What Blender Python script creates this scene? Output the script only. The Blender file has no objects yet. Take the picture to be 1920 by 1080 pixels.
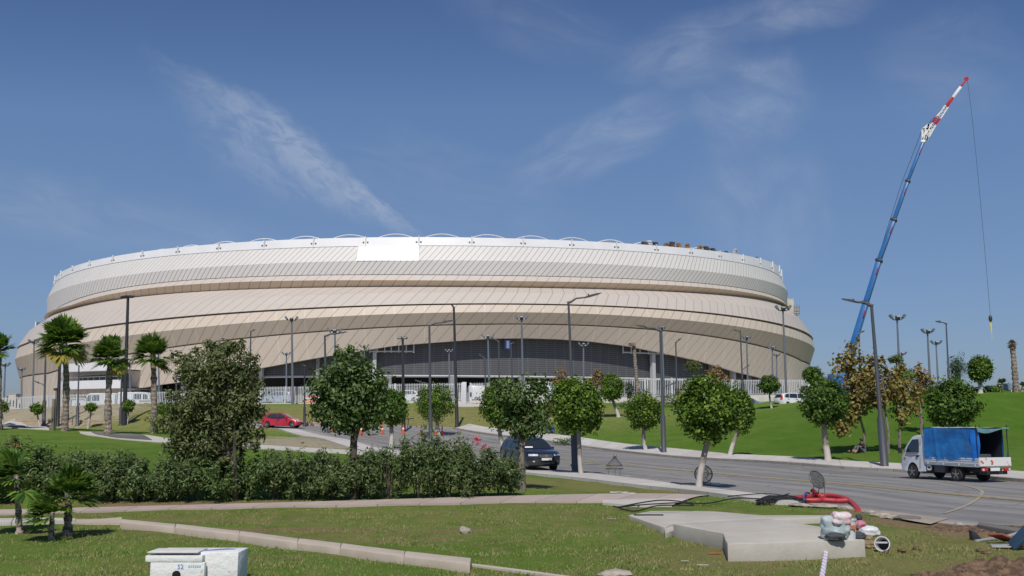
import bpy, bmesh, math, random
import numpy as np
from mathutils import Vector, Matrix
random.seed(11)
rng = np.random.default_rng(11)
scene = bpy.context.scene
COL = scene.collection
rad = math.radians
# ------------------------------------------------------------------ survey of the photograph
F = 1867.0; PITCH = rad(7.75); CH = 2.5          # focal length (px of a 1920 wide picture), camera pitch and height
CP, SP = math.cos(PITCH), math.sin(PITCH)
def ray(px, py):
    x, y = (px-960)/F, (540-py)/F
    return x, CP - SP*y, SP + CP*y
def at(px, py, Y):
    x, fy, z = ray(px, py); t = Y/fy
    return Vector((x*t, Y, CH + z*t))
def proj(X, Y, Z):
    d = Y*CP + (Z-CH)*SP; v = -Y*SP + (Z-CH)*CP
    return 960 + F*X/d, 540 - F*v/d
# ------------------------------------------------------------------ terrain (thin plate spline through surveyed points)
CT = [(-400,1080,17),(0,1080,17),(480,1080,17),(960,1080,17),(1440,1080,17),(1920,1080,17),(2400,1080,17)]
SURV = [
 # left lawn and bank
 (0,945,30),(350,945,30),(700,940,30.5),(1000,935,31),(1300,932,31.5),
 (0,868,41),(300,868,41),(600,868,42),(600,850,55),(440,835,64),(203,817,68),(121,808,70),(289,813,68),(0,797,74),(-300,797,74),
 (170,797,98),(20,790,101),(310,797,96),(170,779,100.5),(20,780,103),(310,778,98.5),(200,768,133),(0,774,133),(-300,778,133),
 (500,805,97),(640,825,80),(720,845,66),(560,806,96),(600,799,105),(700,790,110),(700,757,130),(870,757,130),(540,757,132),(400,760,132),(400,790,100),
 # road
 (850,805,102),(1095,840,82),(1330,865,64),(1690,887,51.5),(1910,905,43.2),(2150,925,37),
 (985,885,52.6),(1300,917,39.3),(1500,945,31.9),(1920,1000,23.4),(1053,862,63),(1280,883,53.5),(1560,907,42.4),(1913,940,32.9),
 (800,830,88),(850,850,66),
 # right lawn
 (960,800,103),(1000,825,88),(1040,805,97),(1160,782,105),(1100,758,122),(1300,790,99),(1300,765,116),(1440,765,104),(1520,757,101),
 (1620,745,94),(1740,735,87),(1900,735,84),(2150,740,84),(1600,852,62),(1800,855,58),(1700,800,73),(1900,800,71),(2100,810,68),(1400,850,70),
]
FLAT = [(-60,8,0),(0,8,0),(60,8,0),(-20,24,0),(-8,24,0),(4,22,0),
 (-60,200,5.6),(0,150,5.7),(0,200,5.9),(-120,240,6),(0,330,6),(60,240,6),(60,150,5.7),(28,112,4.9),(40,112,5.0),(50,110,4.9),(90,120,4.6),(100,200,5),(160,320,5),(-200,400,6),(200,400,6),(0,520,6),(-150,60,2),(-150,120,5),(110,60,3),(90,30,1)]
pts = []
for (px,py,Y) in SURV:
    p = at(px,py,Y); pts.append((p.x,p.y,p.z))
for (px,py,Y) in CT:
    p = at(px,py,Y); pts.append((p.x,p.y,0.0))
pts += FLAT
pts = np.array(pts)
def _k(r2):
    r2 = np.maximum(r2, 1e-12); return r2*np.log(r2)*.5
def _fit(p, lam=2e-4):
    n = len(p); xy = p[:,:2]/100
    K = _k(((xy[:,None]-xy[None])**2).sum(-1)) + lam*np.eye(n)
    Pm = np.c_[np.ones(n), xy]
    A = np.block([[K,Pm],[Pm.T,np.zeros((3,3))]])
    return xy, np.linalg.solve(A, np.r_[p[:,2], 0,0,0])
_xy, _w = _fit(pts)
def hz(X, Y):
    X = np.asarray(X,float); Y = np.asarray(Y,float); s = X.shape
    q = np.c_[np.clip(X.ravel(),-300,300), np.clip(Y.ravel(),0,540)]/100
    out = np.empty(len(q))
    for i in range(0,len(q),20000):
        qq = q[i:i+20000]
        K = _k(((qq[:,None]-_xy[None])**2).sum(-1))
        out[i:i+20000] = K@_w[:-3] + np.c_[np.ones(len(qq)),qq]@_w[-3:]
    return out.reshape(s)
def h(x, y): return float(hz(np.array([x]),np.array([y]))[0])
_ts = np.concatenate([np.arange(8,60,.15),np.arange(60,160,.3),np.arange(160,500,2)])
def gp(px, py, dz=0.0):
    """the point of the ground seen at a photo pixel"""
    x, fy, z = ray(px,py); Y = _ts; X = x/fy*Y; Z = CH + z/fy*Y
    d = Z - hz(X,Y)
    i = np.argmax(d <= 0) if (d<=0).any() else len(Y)-1
    i = max(i,1); a,b = d[i-1],d[i]; t = a/(a-b) if a!=b else 0
    y = Y[i-1]+(Y[i]-Y[i-1])*t
    X = x/fy*y
    return Vector((X,y,h(X,y)+dz))
def gd(px, Y, dz=0.0):
    """ground point in the photo column px at depth Y"""
    X = (px-960)/F*Y*1.0/ (CP)   # near the horizon
    for _ in range(3):
        z = h(X,Y); d = Y*CP+(z-CH)*SP; X = (px-960)/F*d
    return Vector((X,Y,h(X,Y)+dz))
# ------------------------------------------------------------------ materials
def newmat(name):
    m = bpy.data.materials.new(name); m.use_nodes = True
    nt = m.node_tree; b = nt.nodes['Principled BSDF']
    return m, nt, b
def N(nt, t, **k):
    n = nt.nodes.new(t)
    for a,v in k.items():
        if a.startswith('i_'): n.inputs[int(a[2:])].default_value = v
        else: setattr(n,a,v)
    return n
def L(nt,a,b): nt.links.new(a,b)
def mix(nt, fac, a, b, mode='MIX'):
    n = nt.nodes.new('ShaderNodeMix'); n.data_type='RGBA'; n.blend_type=mode
    for s,v in ((n.inputs[0],fac),(n.inputs[6],a),(n.inputs[7],b)):
        if hasattr(v,'is_output'): L(nt,v,s)
        else: s.default_value = v if not isinstance(v,tuple) else (*v,1)[:4]
    return n.outputs[2]
def math_(nt, op, a, b=None, c=None, clamp=False):
    n = nt.nodes.new('ShaderNodeMath'); n.operation=op; n.use_clamp=clamp
    for i,v in enumerate((a,b,c)):
        if v is None: continue
        if hasattr(v,'is_output'): L(nt,v,n.inputs[i])
        else: n.inputs[i].default_value=v
    return n.outputs[0]
def sstep(nt, x, lo, hi, a=0.0, b=1.0):
    n = nt.nodes.new('ShaderNodeMapRange'); n.interpolation_type='SMOOTHSTEP'
    L(nt,x,n.inputs[0]); n.inputs[1].default_value=lo; n.inputs[2].default_value=hi; n.inputs[3].default_value=a; n.inputs[4].default_value=b
    return n.outputs[0]
def noise(nt, scale, detail=4, rough=.55, vec=None, dist=0.0):
    n = N(nt,'ShaderNodeTexNoise'); n.inputs['Scale'].default_value=scale; n.inputs['Detail'].default_value=detail
    n.inputs['Roughness'].default_value=rough; n.inputs['Distortion'].default_value=dist
    if vec is not None: L(nt,vec,n.inputs['Vector'])
    return n.outputs[0]
def objco(nt, scale=None):
    t = N(nt,'ShaderNodeTexCoord').outputs['Object']
    if scale:
        m = N(nt,'ShaderNodeMapping'); L(nt,t,m.inputs[0]); m.inputs['Scale'].default_value=scale; return m.outputs[0]
    return t
def mat(name, col, rough=.6, metal=0.0, var=.0, vscale=3.0, dark=None, bump=0.0, bscale=30.0, spec=.5, coat=0.0, stretch=None, vmin=.4, vmax=.65):
    m,nt,b = newmat(name)
    b.inputs['Roughness'].default_value=rough; b.inputs['Metallic'].default_value=metal
    b.inputs['Specular IOR Level'].default_value=spec; b.inputs['Coat Weight'].default_value=coat
    b.inputs['Coat Roughness'].default_value=.06
    co = objco(nt,stretch)
    if var or dark:
        f = noise(nt,vscale,6,.6,co)
        f = sstep(nt,f,vmin,vmax)
        d = dark if dark else tuple(c*(1-var) for c in col)
        L(nt,mix(nt,f,d,col),b.inputs['Base Color'])
    else: b.inputs['Base Color'].default_value=(*col,1)
    if bump:
        bn = N(nt,'ShaderNodeBump'); bn.inputs['Strength'].default_value=bump; bn.inputs['Distance'].default_value=.05
        L(nt,noise(nt,bscale,5,.6,co),bn.inputs['Height']); L(nt,bn.outputs[0],b.inputs['Normal'])
    return m
def leafmat(name, cols, trans=.22, rough=.55):
    m,nt,b = newmat(name)
    g = N(nt,'ShaderNodeNewGeometry')
    r = N(nt,'ShaderNodeValToRGB'); r.color_ramp.interpolation='LINEAR'
    el = r.color_ramp.elements
    for i,c in enumerate(cols):
        e = el[i] if i<2 else el.new(1.0)
        e.position = i/(len(cols)-1); e.color=(*c,1)
    L(nt,g.outputs['Random Per Island'],r.inputs[0])
    L(nt,r.outputs[0],b.inputs['Base Color']); b.inputs['Roughness'].default_value=rough
    b.inputs['Specular IOR Level'].default_value=.3
    t = N(nt,'ShaderNodeBsdfTranslucent'); L(nt,mix(nt,.4,r.outputs[0],(.16,.22,.02)),t.inputs[0])
    mx = N(nt,'ShaderNodeMixShader'); mx.inputs[0].default_value=trans
    L(nt,b.outputs[0],mx.inputs[1]); L(nt,t.outputs[0],mx.inputs[2])
    L(nt,mx.outputs[0],nt.nodes['Material Output'].inputs[0])
    return m
# ------------------------------------------------------------------ mesh building
class MB:
    def __init__(s): s.v=[]; s.f=[]; s.uv=None
    def add(s, vs, fs):
        o=len(s.v); s.v += [tuple(v) for v in vs]; s.f += [tuple(i+o for i in f) for f in fs]; return s
    def box(s, c, size, R=None, bevel=0.0):
        x,y,z = (k/2 for k in size)
        vs=[Vector((a*x,b*y,d*z)) for d in (-1,1) for b in (-1,1) for a in (-1,1)]
        if R is not None: vs=[R@v for v in vs]
        c=Vector(c); vs=[v+c for v in vs]
        return s.add(vs,[(0,2,3,1),(4,5,7,6),(0,1,5,4),(2,6,7,3),(0,4,6,2),(1,3,7,5)])
    def bar(s, a, b, w, hgt=None):
        """square bar from a to b"""
        a=Vector(a); b=Vector(b); d=b-a; l=d.length
        if l<1e-6: return s
        R = d.to_track_quat('Z','Y').to_matrix()
        return s.box((a+b)/2,(w,hgt or w,l),R)
    def tube(s, path, radii, n=8, cap=True, wob=0.0):
        path=[Vector(p) for p in path]
        if not hasattr(radii,'__len__'): radii=[radii]*len(path)
        vs=[]; up=None
        for i,p in enumerate(path):
            d=(path[min(i+1,len(path)-1)]-path[max(i-1,0)]).normalized()
            if up is None: up = Vector((1,0,0)) if abs(d.x)<.8 else Vector((0,1,0))
            u=(up-d*up.dot(d)).normalized(); up=u; w=d.cross(u)
            for k in range(n):
                a=2*math.pi*k/n; r=radii[i]*(1+wob*random.uniform(-1,1))
                vs.append(p+(u*math.cos(a)+w*math.sin(a))*r)
        fs=[]
        for i in range(len(path)-1):
            for k in range(n):
                a=i*n+k; b=i*n+(k+1)%n; fs.append((a,b,b+n,a+n))
        if cap: fs.append(tuple(range(n-1,-1,-1))); m=(len(path)-1)*n; fs.append(tuple(range(m,m+n)))
        return s.add(vs,fs)
    def lathe(s, prof, c=(0,0,0), axis='Z', n=20, R=None):
        """prof: (r, z) list"""
        vs=[];c=Vector(c)
        for r,z in prof:
            for k in range(n):
                a=2*math.pi*k/n; v=Vector((r*math.cos(a),r*math.sin(a),z))
                if axis=='Y': v=Vector((v.x,v.z,v.y))
                if axis=='X': v=Vector((v.z,v.x,v.y))
                if R is not None: v=R@v
                vs.append(v+c)
        fs=[]
        for i in range(len(prof)-1):
            for k in range(n):
                a=i*n+k;b=i*n+(k+1)%n; fs.append((a,b,b+n,a+n))
        fs.append(tuple(range(n-1,-1,-1))); m=(len(prof)-1)*n; fs.append(tuple(range(m,m+n)))
        return s.add(vs,fs)
    def prism(s, poly, axis_from, axis_to, fn):
        """poly of 2d points extruded; fn(p2d, t) -> 3d"""
        n=len(poly); vs=[fn(p,axis_from) for p in poly]+[fn(p,axis_to) for p in poly]
        fs=[tuple(range(n-1,-1,-1)),tuple(range(n,2*n))]+[(i,(i+1)%n,(i+1)%n+n,i+n) for i in range(n)]
        return s.add(vs,fs)
    def grid(s, P):
        """P: rows x cols of points"""
        r=len(P); c=len(P[0]); vs=[p for row in P for p in row]
        fs=[(i*c+j,i*c+j+1,(i+1)*c+j+1,(i+1)*c+j) for i in range(r-1) for j in range(c-1)]
        return s.add(vs,fs)
def obj(name, mb, m, parent=None, off=None, smooth=None, bevel=0.0):
    me=bpy.data.meshes.new(name)
    vs=mb.v
    if off is not None: o=Vector(off); vs=[(v[0]-o.x,v[1]-o.y,v[2]-o.z) for v in vs]
    me.from_pydata(vs,[],mb.f); me.update()
    if bevel:
        bm=bmesh.new(); bm.from_mesh(me)
        bmesh.ops.recalc_face_normals(bm,faces=bm.faces)
        es=[e for e in bm.edges if e.is_manifold and e.calc_face_angle(0)>.5]
        bmesh.ops.bevel(bm,geom=es,offset=bevel,segments=2,affect='EDGES',profile=.5)
        bm.to_mesh(me); bm.free()
    elif smooth is None or smooth>=0:
        bm=bmesh.new(); bm.from_mesh(me); bmesh.ops.recalc_face_normals(bm,faces=bm.faces); bm.to_mesh(me); bm.free()
    if smooth or bevel:
        me.polygons.foreach_set('use_smooth',[True]*len(me.polygons))
        try: me.set_sharp_from_angle(angle=rad(abs(smooth) if smooth else 35))
        except Exception: pass
    for mm in (m if isinstance(m,(list,tuple)) else [m]): me.materials.append(mm)
    o=bpy.data.objects.new(name,me); COL.objects.link(o)
    if parent is not None: o.parent=parent
    return o
def tag(o, label=None, cat=None, group=None, kind=None):
    if label: o['label']=label
    if cat: o['category']=cat
    if group: o['group']=group
    if kind: o['kind']=kind
    return o
def thing(name, label, cat, loc=(0,0,0), rz=0.0, group=None):
    o=bpy.data.objects.new(name,None); COL.objects.link(o); o.empty_display_size=.3
    o.location=loc; o.rotation_euler=(0,0,rz)
    return tag(o,label,cat,group)
def copy_tree(o, parent=None):
    c=o.copy(); COL.objects.link(c)
    if parent is not None: c.parent=parent
    for ch in list(o.children): copy_tree(ch,c)
    return c
def raw_mesh(name, V, Fq, m, parent=None, nper=4):
    """fast mesh from numpy arrays, faces of nper corners"""
    me=bpy.data.meshes.new(name)
    me.vertices.add(len(V)); me.vertices.foreach_set('co',np.ascontiguousarray(V,dtype=np.float32).ravel())
    nf=len(Fq); me.loops.add(nf*nper); me.loops.foreach_set('vertex_index',np.ascontiguousarray(Fq,dtype=np.int32).ravel())
    me.polygons.add(nf); me.polygons.foreach_set('loop_start',np.arange(nf,dtype=np.int32)*nper)
    try: me.polygons.foreach_set('loop_total',np.full(nf,nper,dtype=np.int32))
    except Exception: pass
    me.update(calc_edges=True); me.validate()
    me.materials.append(m)
    o=bpy.data.objects.new(name,me); COL.objects.link(o)
    if parent is not None: o.parent=parent
    return o
def polyline(pts, n):
    """resample a smooth curve through points to n points"""
    p=np.array([tuple(q) for q in pts],float)
    d=np.r_[0,np.cumsum(np.linalg.norm(np.diff(p,axis=0),axis=1))]
    t=np.linspace(0,d[-1],n)
    # catmull-rom
    out=[]
    for tt in t:
        i=min(max(np.searchsorted(d,tt)-1,0),len(p)-2)
        u=(tt-d[i])/(d[i+1]-d[i]+1e-9)
        p0=p[max(i-1,0)];p1=p[i];p2=p[i+1];p3=p[min(i+2,len(p)-1)]
        out.append(.5*((2*p1)+(-p0+p2)*u+(2*p0-5*p1+4*p2-p3)*u*u+(-p0+3*p1-3*p2+p3)*u**3))
    return np.array(out)
def strip(name, A, B, m, dz, kind='structure', n=120, k=8, skirt=.3, zfun=None):
    """a sheet between two ground lines, draped on the terrain dz above it"""
    a=polyline(A,n); b=polyline(B,n)
    t=np.linspace(0,1,k+1)
    X=a[:,None,0]*(1-t)+b[:,None,0]*t; Y=a[:,None,1]*(1-t)+b[:,None,1]*t
    Z=hz(X,Y)+dz
    mb=MB(); R=[]
    for i in range(n):
        row=[(X[i,0],Y[i,0],Z[i,0]-skirt)]+[(X[i,j],Y[i,j],Z[i,j]) for j in range(k+1)]+[(X[i,k],Y[i,k],Z[i,k]-skirt)]
        R.append(row)
    mb.grid(R)
    o=obj(name,mb,m,smooth=40)
    uv=o.data.uv_layers.new(name='UVMap')
    s=np.r_[0,np.cumsum(np.linalg.norm(np.diff((a+b)/2,axis=0),axis=1))]
    w=np.linalg.norm(b[:,:2]-a[:,:2],axis=1)
    vu=[(s[i], w[i]*(0 if j==0 else 1 if j==k+2 else t[j-1])) for i in range(n) for j in range(k+3)]
    for lp in o.data.loops: uv.data[lp.index].uv=vu[lp.vertex_index]
    if kind: o['kind']=kind
    return o
# ------------------------------------------------------------------ camera, light, sky
cam=bpy.data.cameras.new('camera'); co=bpy.data.objects.new('camera',cam); COL.objects.link(co)
cam.sensor_width=36.0; cam.lens=F/1920*36; cam.clip_end=6000; cam.clip_start=.1
co.location=(0,0,CH); co.rotation_euler=(math.pi/2+PITCH,0,0)
scene.camera=co
SUN_EL=rad(52); SUN_DIR=Vector((-.07,-1,0)).normalized()      # towards the sun
sd=Vector((SUN_DIR.x*math.cos(SUN_EL),SUN_DIR.y*math.cos(SUN_EL),math.sin(SUN_EL)))
sl=bpy.data.lights.new('sun','SUN'); so=bpy.data.objects.new('sun',sl); COL.objects.link(so)
sl.energy=4.0; sl.angle=rad(.5); sl.color=(1,.94,.86)
so.rotation_euler=sd.to_track_quat('Z','Y').to_euler(); so.location=(0,-20,60)
w=bpy.data.worlds.new('World'); scene.world=w; w.use_nodes=True
nt=w.node_tree; bg=nt.nodes['Background']; bg.inputs[1].default_value=.085
sky=N(nt,'ShaderNodeTexSky'); sky.sky_type='NISHITA'; sky.sun_disc=False
sky.sun_elevation=SUN_EL; sky.sun_rotation=math.atan2(SUN_DIR.x,SUN_DIR.y)
sky.altitude=50; sky.air_density=1.0; sky.dust_density=0.6; sky.ozone_density=4.0
# thin high cloud, by direction in the sky (x/y, z/y of the view direction towards the north)
tc=N(nt,'ShaderNodeTexCoord'); sx=N(nt,'ShaderNodeSeparateXYZ'); L(nt,tc.outputs['Generated'],sx.inputs[0])
yy=math_(nt,'MAXIMUM',sx.outputs[1],.05)
U=math_(nt,'DIVIDE',sx.outputs[0],yy); W=math_(nt,'DIVIDE',sx.outputs[2],yy)
front=sstep(nt,sx.outputs[1],.2,.5)
def sk(px,py):
    x,fy,z=ray(px,py); return x/fy, z/fy
def rot_uv(c, ang):
    du=math_(nt,'SUBTRACT',U,c[0]); dw=math_(nt,'SUBTRACT',W,c[1]); ca,sa=math.cos(ang),math.sin(ang)
    s=math_(nt,'ADD',math_(nt,'MULTIPLY',du,ca),math_(nt,'MULTIPLY',dw,sa))
    t=math_(nt,'ADD',math_(nt,'MULTIPLY',du,-sa),math_(nt,'MULTIPLY',dw,ca))
    return s,t
def nz(s,t,ss,ts,scale=1.0,detail=5,seed=0.0,rough=.6,dist=.4):
    c=N(nt,'ShaderNodeCombineXYZ'); L(nt,math_(nt,'MULTIPLY',s,ss),c.inputs[0]); L(nt,math_(nt,'MULTIPLY',t,ts),c.inputs[1]); c.inputs[2].default_value=seed
    return noise(nt,scale,detail,rough,c.outputs[0],dist)
# contrail
A_,B_,C_=sk(225,60),sk(560,300),sk(775,435)
ang=math.atan2(C_[1]-A_[1],C_[0]-A_[0]); ln=math.hypot(C_[0]-A_[0],C_[1]-A_[1])
s,t=rot_uv(A_,ang); s=math_(nt,'DIVIDE',s,ln); t=math_(nt,'DIVIDE',t,ln)
# arc offset of the middle point
db=((B_[0]-A_[0])*-math.sin(ang)+(B_[1]-A_[1])*math.cos(ang))/ln; sb=((B_[0]-A_[0])*math.cos(ang)+(B_[1]-A_[1])*math.sin(ang))/ln
arc=math_(nt,'MULTIPLY',math_(nt,'MULTIPLY',s,math_(nt,'SUBTRACT',1.0,s)),db/(sb*(1-sb)))
t2=math_(nt,'SUBTRACT',t,arc)
rag=math_(nt,'MULTIPLY',math_(nt,'SUBTRACT',nz(s,t,20,20,1,5,3.1),.5),.05)
t2=math_(nt,'ADD',t2,rag)
wid=math_(nt,'ADD',.02,math_(nt,'MULTIPLY',math_(nt,'SINE',math_(nt,'MULTIPLY',sstep(nt,s,0,1.02),3.1416)),.085))
q=math_(nt,'DIVIDE',t2,wid)
edge=math_(nt,'MULTIPLY',sstep(nt,q,.45,1.0,1,0),sstep(nt,q,-1.9,.5,0,1))
along=math_(nt,'MULTIPLY',sstep(nt,s,.0,.6),sstep(nt,s,.85,1.12,1,0))
tex=sstep(nt,nz(s,t,13,26,1,6,1.7,.6,.8),.30,.68,.30,1)
trail=math_(nt,'MULTIPLY',math_(nt,'MULTIPLY',edge,along),math_(nt,'MULTIPLY',tex,.46))
clouds=trail
def patch(px,py,rx,ry,ang,amp,seed,st=3.0):
    global clouds
    c=sk(px,py); s,t=rot_uv(c,rad(ang))
    s1=math_(nt,'DIVIDE',s,rx/F); t1=math_(nt,'DIVIDE',t,ry/F)
    r=math_(nt,'ADD',math_(nt,'MULTIPLY',s1,s1),math_(nt,'MULTIPLY',t1,t1))
    n1=nz(s,t,9,9*st,1,7,seed,.62,1.2)
    r=math_(nt,'ADD',r,math_(nt,'MULTIPLY',math_(nt,'SUBTRACT',nz(s,t,11,14,1,4,seed+5),.5),3.0))
    m=math_(nt,'MULTIPLY',sstep(nt,r,-.6,2.2,1,0),sstep(nt,n1,.30,.75,.25,1))
    clouds=math_(nt,'ADD',clouds,math_(nt,'MULTIPLY',m,amp*1.4))
patch(1130,265,170,50,25,.24,1.3); patch(1420,185,75,115,-60,.24,4.2,1.6); patch(1430,385,120,120,-70,.15,7.7,1.5)
patch(1450,30,190,36,8,.24,9.1); patch(1270,110,110,50,10,.20,12.5); patch(150,400,360,60,-12,.13,15.2,4); patch(820,350,260,80,-15,.07,18.8,4); patch(1010,40,170,60,-20,.10,22.2); patch(1780,120,130,110,0,.10,26.0,2)
cl=math_(nt,'MULTIPLY',math_(nt,'MINIMUM',clouds,.8),front)
CLOUD_LUM=6.6
rp=N(nt,'ShaderNodeValToRGB'); L(nt,math_(nt,'MULTIPLY',W,2.0,clamp=True),rp.inputs[0])   # dusty sea air near the horizon
for k,(ps,c) in enumerate([(.04,(.54,.60,.82)),(.20,(.64,.68,.85)),(.426,(.79,.81,.92)),(.65,(.90,.95,1.06)),(.88,(.72,.80,.98))]):
    e=rp.color_ramp.elements[k] if k<2 else rp.color_ramp.elements.new(ps)
    e.position=ps; e.color=(*c,1)
lowair=rp.outputs[0]
skb=mix(nt,1.0,sky.outputs[0],lowair,'MULTIPLY')
skc=mix(nt,cl,skb,(CLOUD_LUM*.86,CLOUD_LUM*.96,CLOUD_LUM*1.14))
L(nt,skc,bg.inputs[0])
scene.view_settings.view_transform='Standard'; scene.view_settings.look='None'; scene.view_settings.exposure=0; scene.view_settings.gamma=1
scene.cycles.max_bounces=6; scene.cycles.diffuse_bounces=3; scene.cycles.transparent_max_bounces=8
scene.cycles.use_denoising=True
def pz(px,py,z):
    x,fy,rz=ray(px,py); t=(z-CH)/rz; return Vector((x*t,fy*t,z))
# ------------------------------------------------------------------ ground
def axis(segs):
    o=[segs[0][0]]
    for a,b,st in segs:
        n=max(1,int(round((b-a)/st))); o+=list(a+(b-a)*np.arange(1,n+1)/n)
    return np.array(o)
gx=axis([(-3000,-300,900),(-300,-80,11),(-80,80,.8),(80,300,11),(300,3000,900)])
gy=axis([(-60,6,11),(6,60,.5),(60,115,.8),(115,160,1.6),(160,540,12),(540,4500,660)])
GX,GY=np.meshgrid(gx,gy)
GZ=hz(GX,GY)
GZ[(GX>-75)&(GX<75)&(GY>8)&(GY<60)] += (0.012*np.sin(GX*1.9+GY*.7)+.012*np.sin(GX*.8-GY*2.3))[(GX>-75)&(GX<75)&(GY>8)&(GY<60)]
V=np.c_[GX.ravel(),GY.ravel(),GZ.ravel()]
nx=len(gx); ny=len(gy)
ii,jj=np.meshgrid(np.arange(ny-1),np.arange(nx-1),indexing='ij')
q=(ii*nx+jj).ravel(); FQ=np.c_[q,q+1,q+nx+1,q+nx]
def blob(lst, X, Y):
    r=np.zeros_like(X)
    for px,py,rx,ry,a in lst:
        c=gp(px,py); r=np.maximum(r,a*np.exp(-(((X-c.x)/rx)**2+((Y-c.y)/ry)**2)**1.6))
    return r
dryb=[(700,785,26,14,.9),(560,775,14,12,.55),(830,780,9,12,.95),(350,770,30,14,.75),(250,772,30,10,.55),(1130,775,5,9,.6),(1100,910,9,5,.85),(1230,920,5,3,.85),
 (1000,975,10,4,.45),(700,1000,8,3,.4),(1620,1030,5,3.5,.95),(1500,1050,4,2.5,.9),(1750,1030,5,4,.9),(550,965,16,3.2,.5),(1180,800,6,7,.45),(1260,790,5,7,.4),(450,815,4,6,.5),(350,1055,4,1.5,.35),(600,1000,6,2,.6),(60,785,14,12,.6),(540,825,5,7,.6)]
dirtb=[(430,976,4,.35,.7),(330,968,4,.3,.5),(560,992,4,.4,.7),(250,1000,3,.6,.5),(760,1012,3,.5,.6),(1800,985,2.4,1.5,1),(1900,1000,2.2,1.6,1),(1720,978,1.5,.8,.9),(1560,948,3,.7,.95),(1640,962,2.0,.8,.9),(1640,962,1.5,.7,.8),(1900,1070,1.3,1.2,1),(1840,1082,1.6,.8,1),(1450,1040,2.2,.6,.6),(690,1003,1.6,.5,.5),(1700,975,2,.7,.8),(1350,1030,1.0,.7,.5),(600,1042,3,.35,.55),(860,997,.7,.3,.8),(1660,952,2,.5,.8),(1430,1055,1.6,.5,.6),(1000,1070,2.2,.35,.6),(550,990,5,.35,.45),(1125,955,1.0,.5,.5),(95,1000,1.6,.8,.6),(240,945,18,.6,.8),(520,943,12,.6,.8)]
dry=blob(dryb,GX,GY).ravel(); dirt=blob(dirtb,GX,GY).ravel()
sand=blob([(40,782,13,9,1),(90,776,9,6,.8),(590,832,5,6,.95),(620,822,3,4,.9),(560,822,4,5,.6),(20,770,20,8,.7),(330,767,14,3,.5),(860,800,3,3,.4)],GX,GY).ravel()
lush=blob([(1700,800,26,16,1),(1350,800,18,14,.7),(1900,780,26,16,1),(200,850,24,16,.45)],GX,GY).ravel()
gm,nt,b=newmat('lawn')
at_=N(nt,'ShaderNodeAttribute'); at_.attribute_name='zone'; sp=N(nt,'ShaderNodeSeparateColor'); L(nt,at_.outputs['Color'],sp.inputs[0])
oc=objco(nt)
n1=noise(nt,.35,5,.6,oc); n2=noise(nt,2.2,6,.65,objco(nt,(1,.7,1))); n3=noise(nt,9,4,.7,oc); n4=noise(nt,38,3,.7,oc); n5=noise(nt,.09,3,.5,oc)
g1=mix(nt,sstep(nt,n1,.35,.65),(.135,.240,.036),(.200,.300,.058))
g1=mix(nt,sstep(nt,n5,.4,.62),g1,(.145,.250,.036))
g1=mix(nt,math_(nt,'MULTIPLY',math_(nt,'MULTIPLY',sp.outputs[2],sstep(nt,noise(nt,.22,5,.6,oc),.25,.6,.55,1)),.85),g1,(.062,.170,.009))
dr=mix(nt,n2,(.33,.29,.12),(.26,.25,.09))
df=math_(nt,'ADD',sp.outputs[0],math_(nt,'MULTIPLY',math_(nt,'SUBTRACT',n2,.5),2.4))
df=math_(nt,'MULTIPLY',sstep(nt,df,.05,.8),math_(nt,'SUBTRACT',1.0,math_(nt,'MULTIPLY',sp.outputs[2],.85)))
c=mix(nt,df,g1,dr)
pat=math_(nt,'MULTIPLY',sstep(nt,n2,.60,.74),math_(nt,'SUBTRACT',.55,math_(nt,'MULTIPLY',sp.outputs[2],.5)))
c=mix(nt,pat,c,(.33,.26,.14))
d=math_(nt,'ADD',sp.outputs[1],math_(nt,'MULTIPLY',math_(nt,'SUBTRACT',n3,.5),.9))
soil=mix(nt,n3,(.25,.15,.085),(.42,.30,.195))
c=mix(nt,sstep(nt,d,.38,.62),c,soil)
sd=math_(nt,'ADD',at_.outputs['Alpha'],math_(nt,'MULTIPLY',math_(nt,'SUBTRACT',n2,.5),.9))
c=mix(nt,sstep(nt,sd,.38,.62),c,mix(nt,n3,(.44,.36,.26),(.56,.48,.37)))
c=mix(nt,math_(nt,'MULTIPLY',sstep(nt,n4,.3,.72),.75),mix(nt,.38,c,(.03,.045,.01)),mix(nt,.25,c,(.22,.25,.08)))
mow=noise(nt,.8,6,.7,objco(nt,(1,.5,1))); c=mix(nt,sstep(nt,mow,.55,.3,0,.30),c,(.05,.09,.012)); c=mix(nt,sstep(nt,mow,.55,.75,0,.30),c,(.20,.24,.06))
L(nt,c,b.inputs['Base Color']); b.inputs['Roughness'].default_value=.95; b.inputs['Specular IOR Level'].default_value=.04
bn=N(nt,'ShaderNodeBump'); bn.inputs['Strength'].default_value=.9; bn.inputs['Distance'].default_value=.06
L(nt,math_(nt,'ADD',n4,n3),bn.inputs['Height']); L(nt,bn.outputs[0],b.inputs['Normal'])
LAWN=gm
g=raw_mesh('lawn_ground',V,FQ,gm); g['kind']='structure'
ca=g.data.color_attributes.new('zone','FLOAT_COLOR','POINT')
ca.data.foreach_set('color',np.c_[dry,dirt,lush,sand].astype(np.float32).ravel())
g.data.polygons.foreach_set('use_smooth',[True]*len(g.data.polygons))
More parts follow.
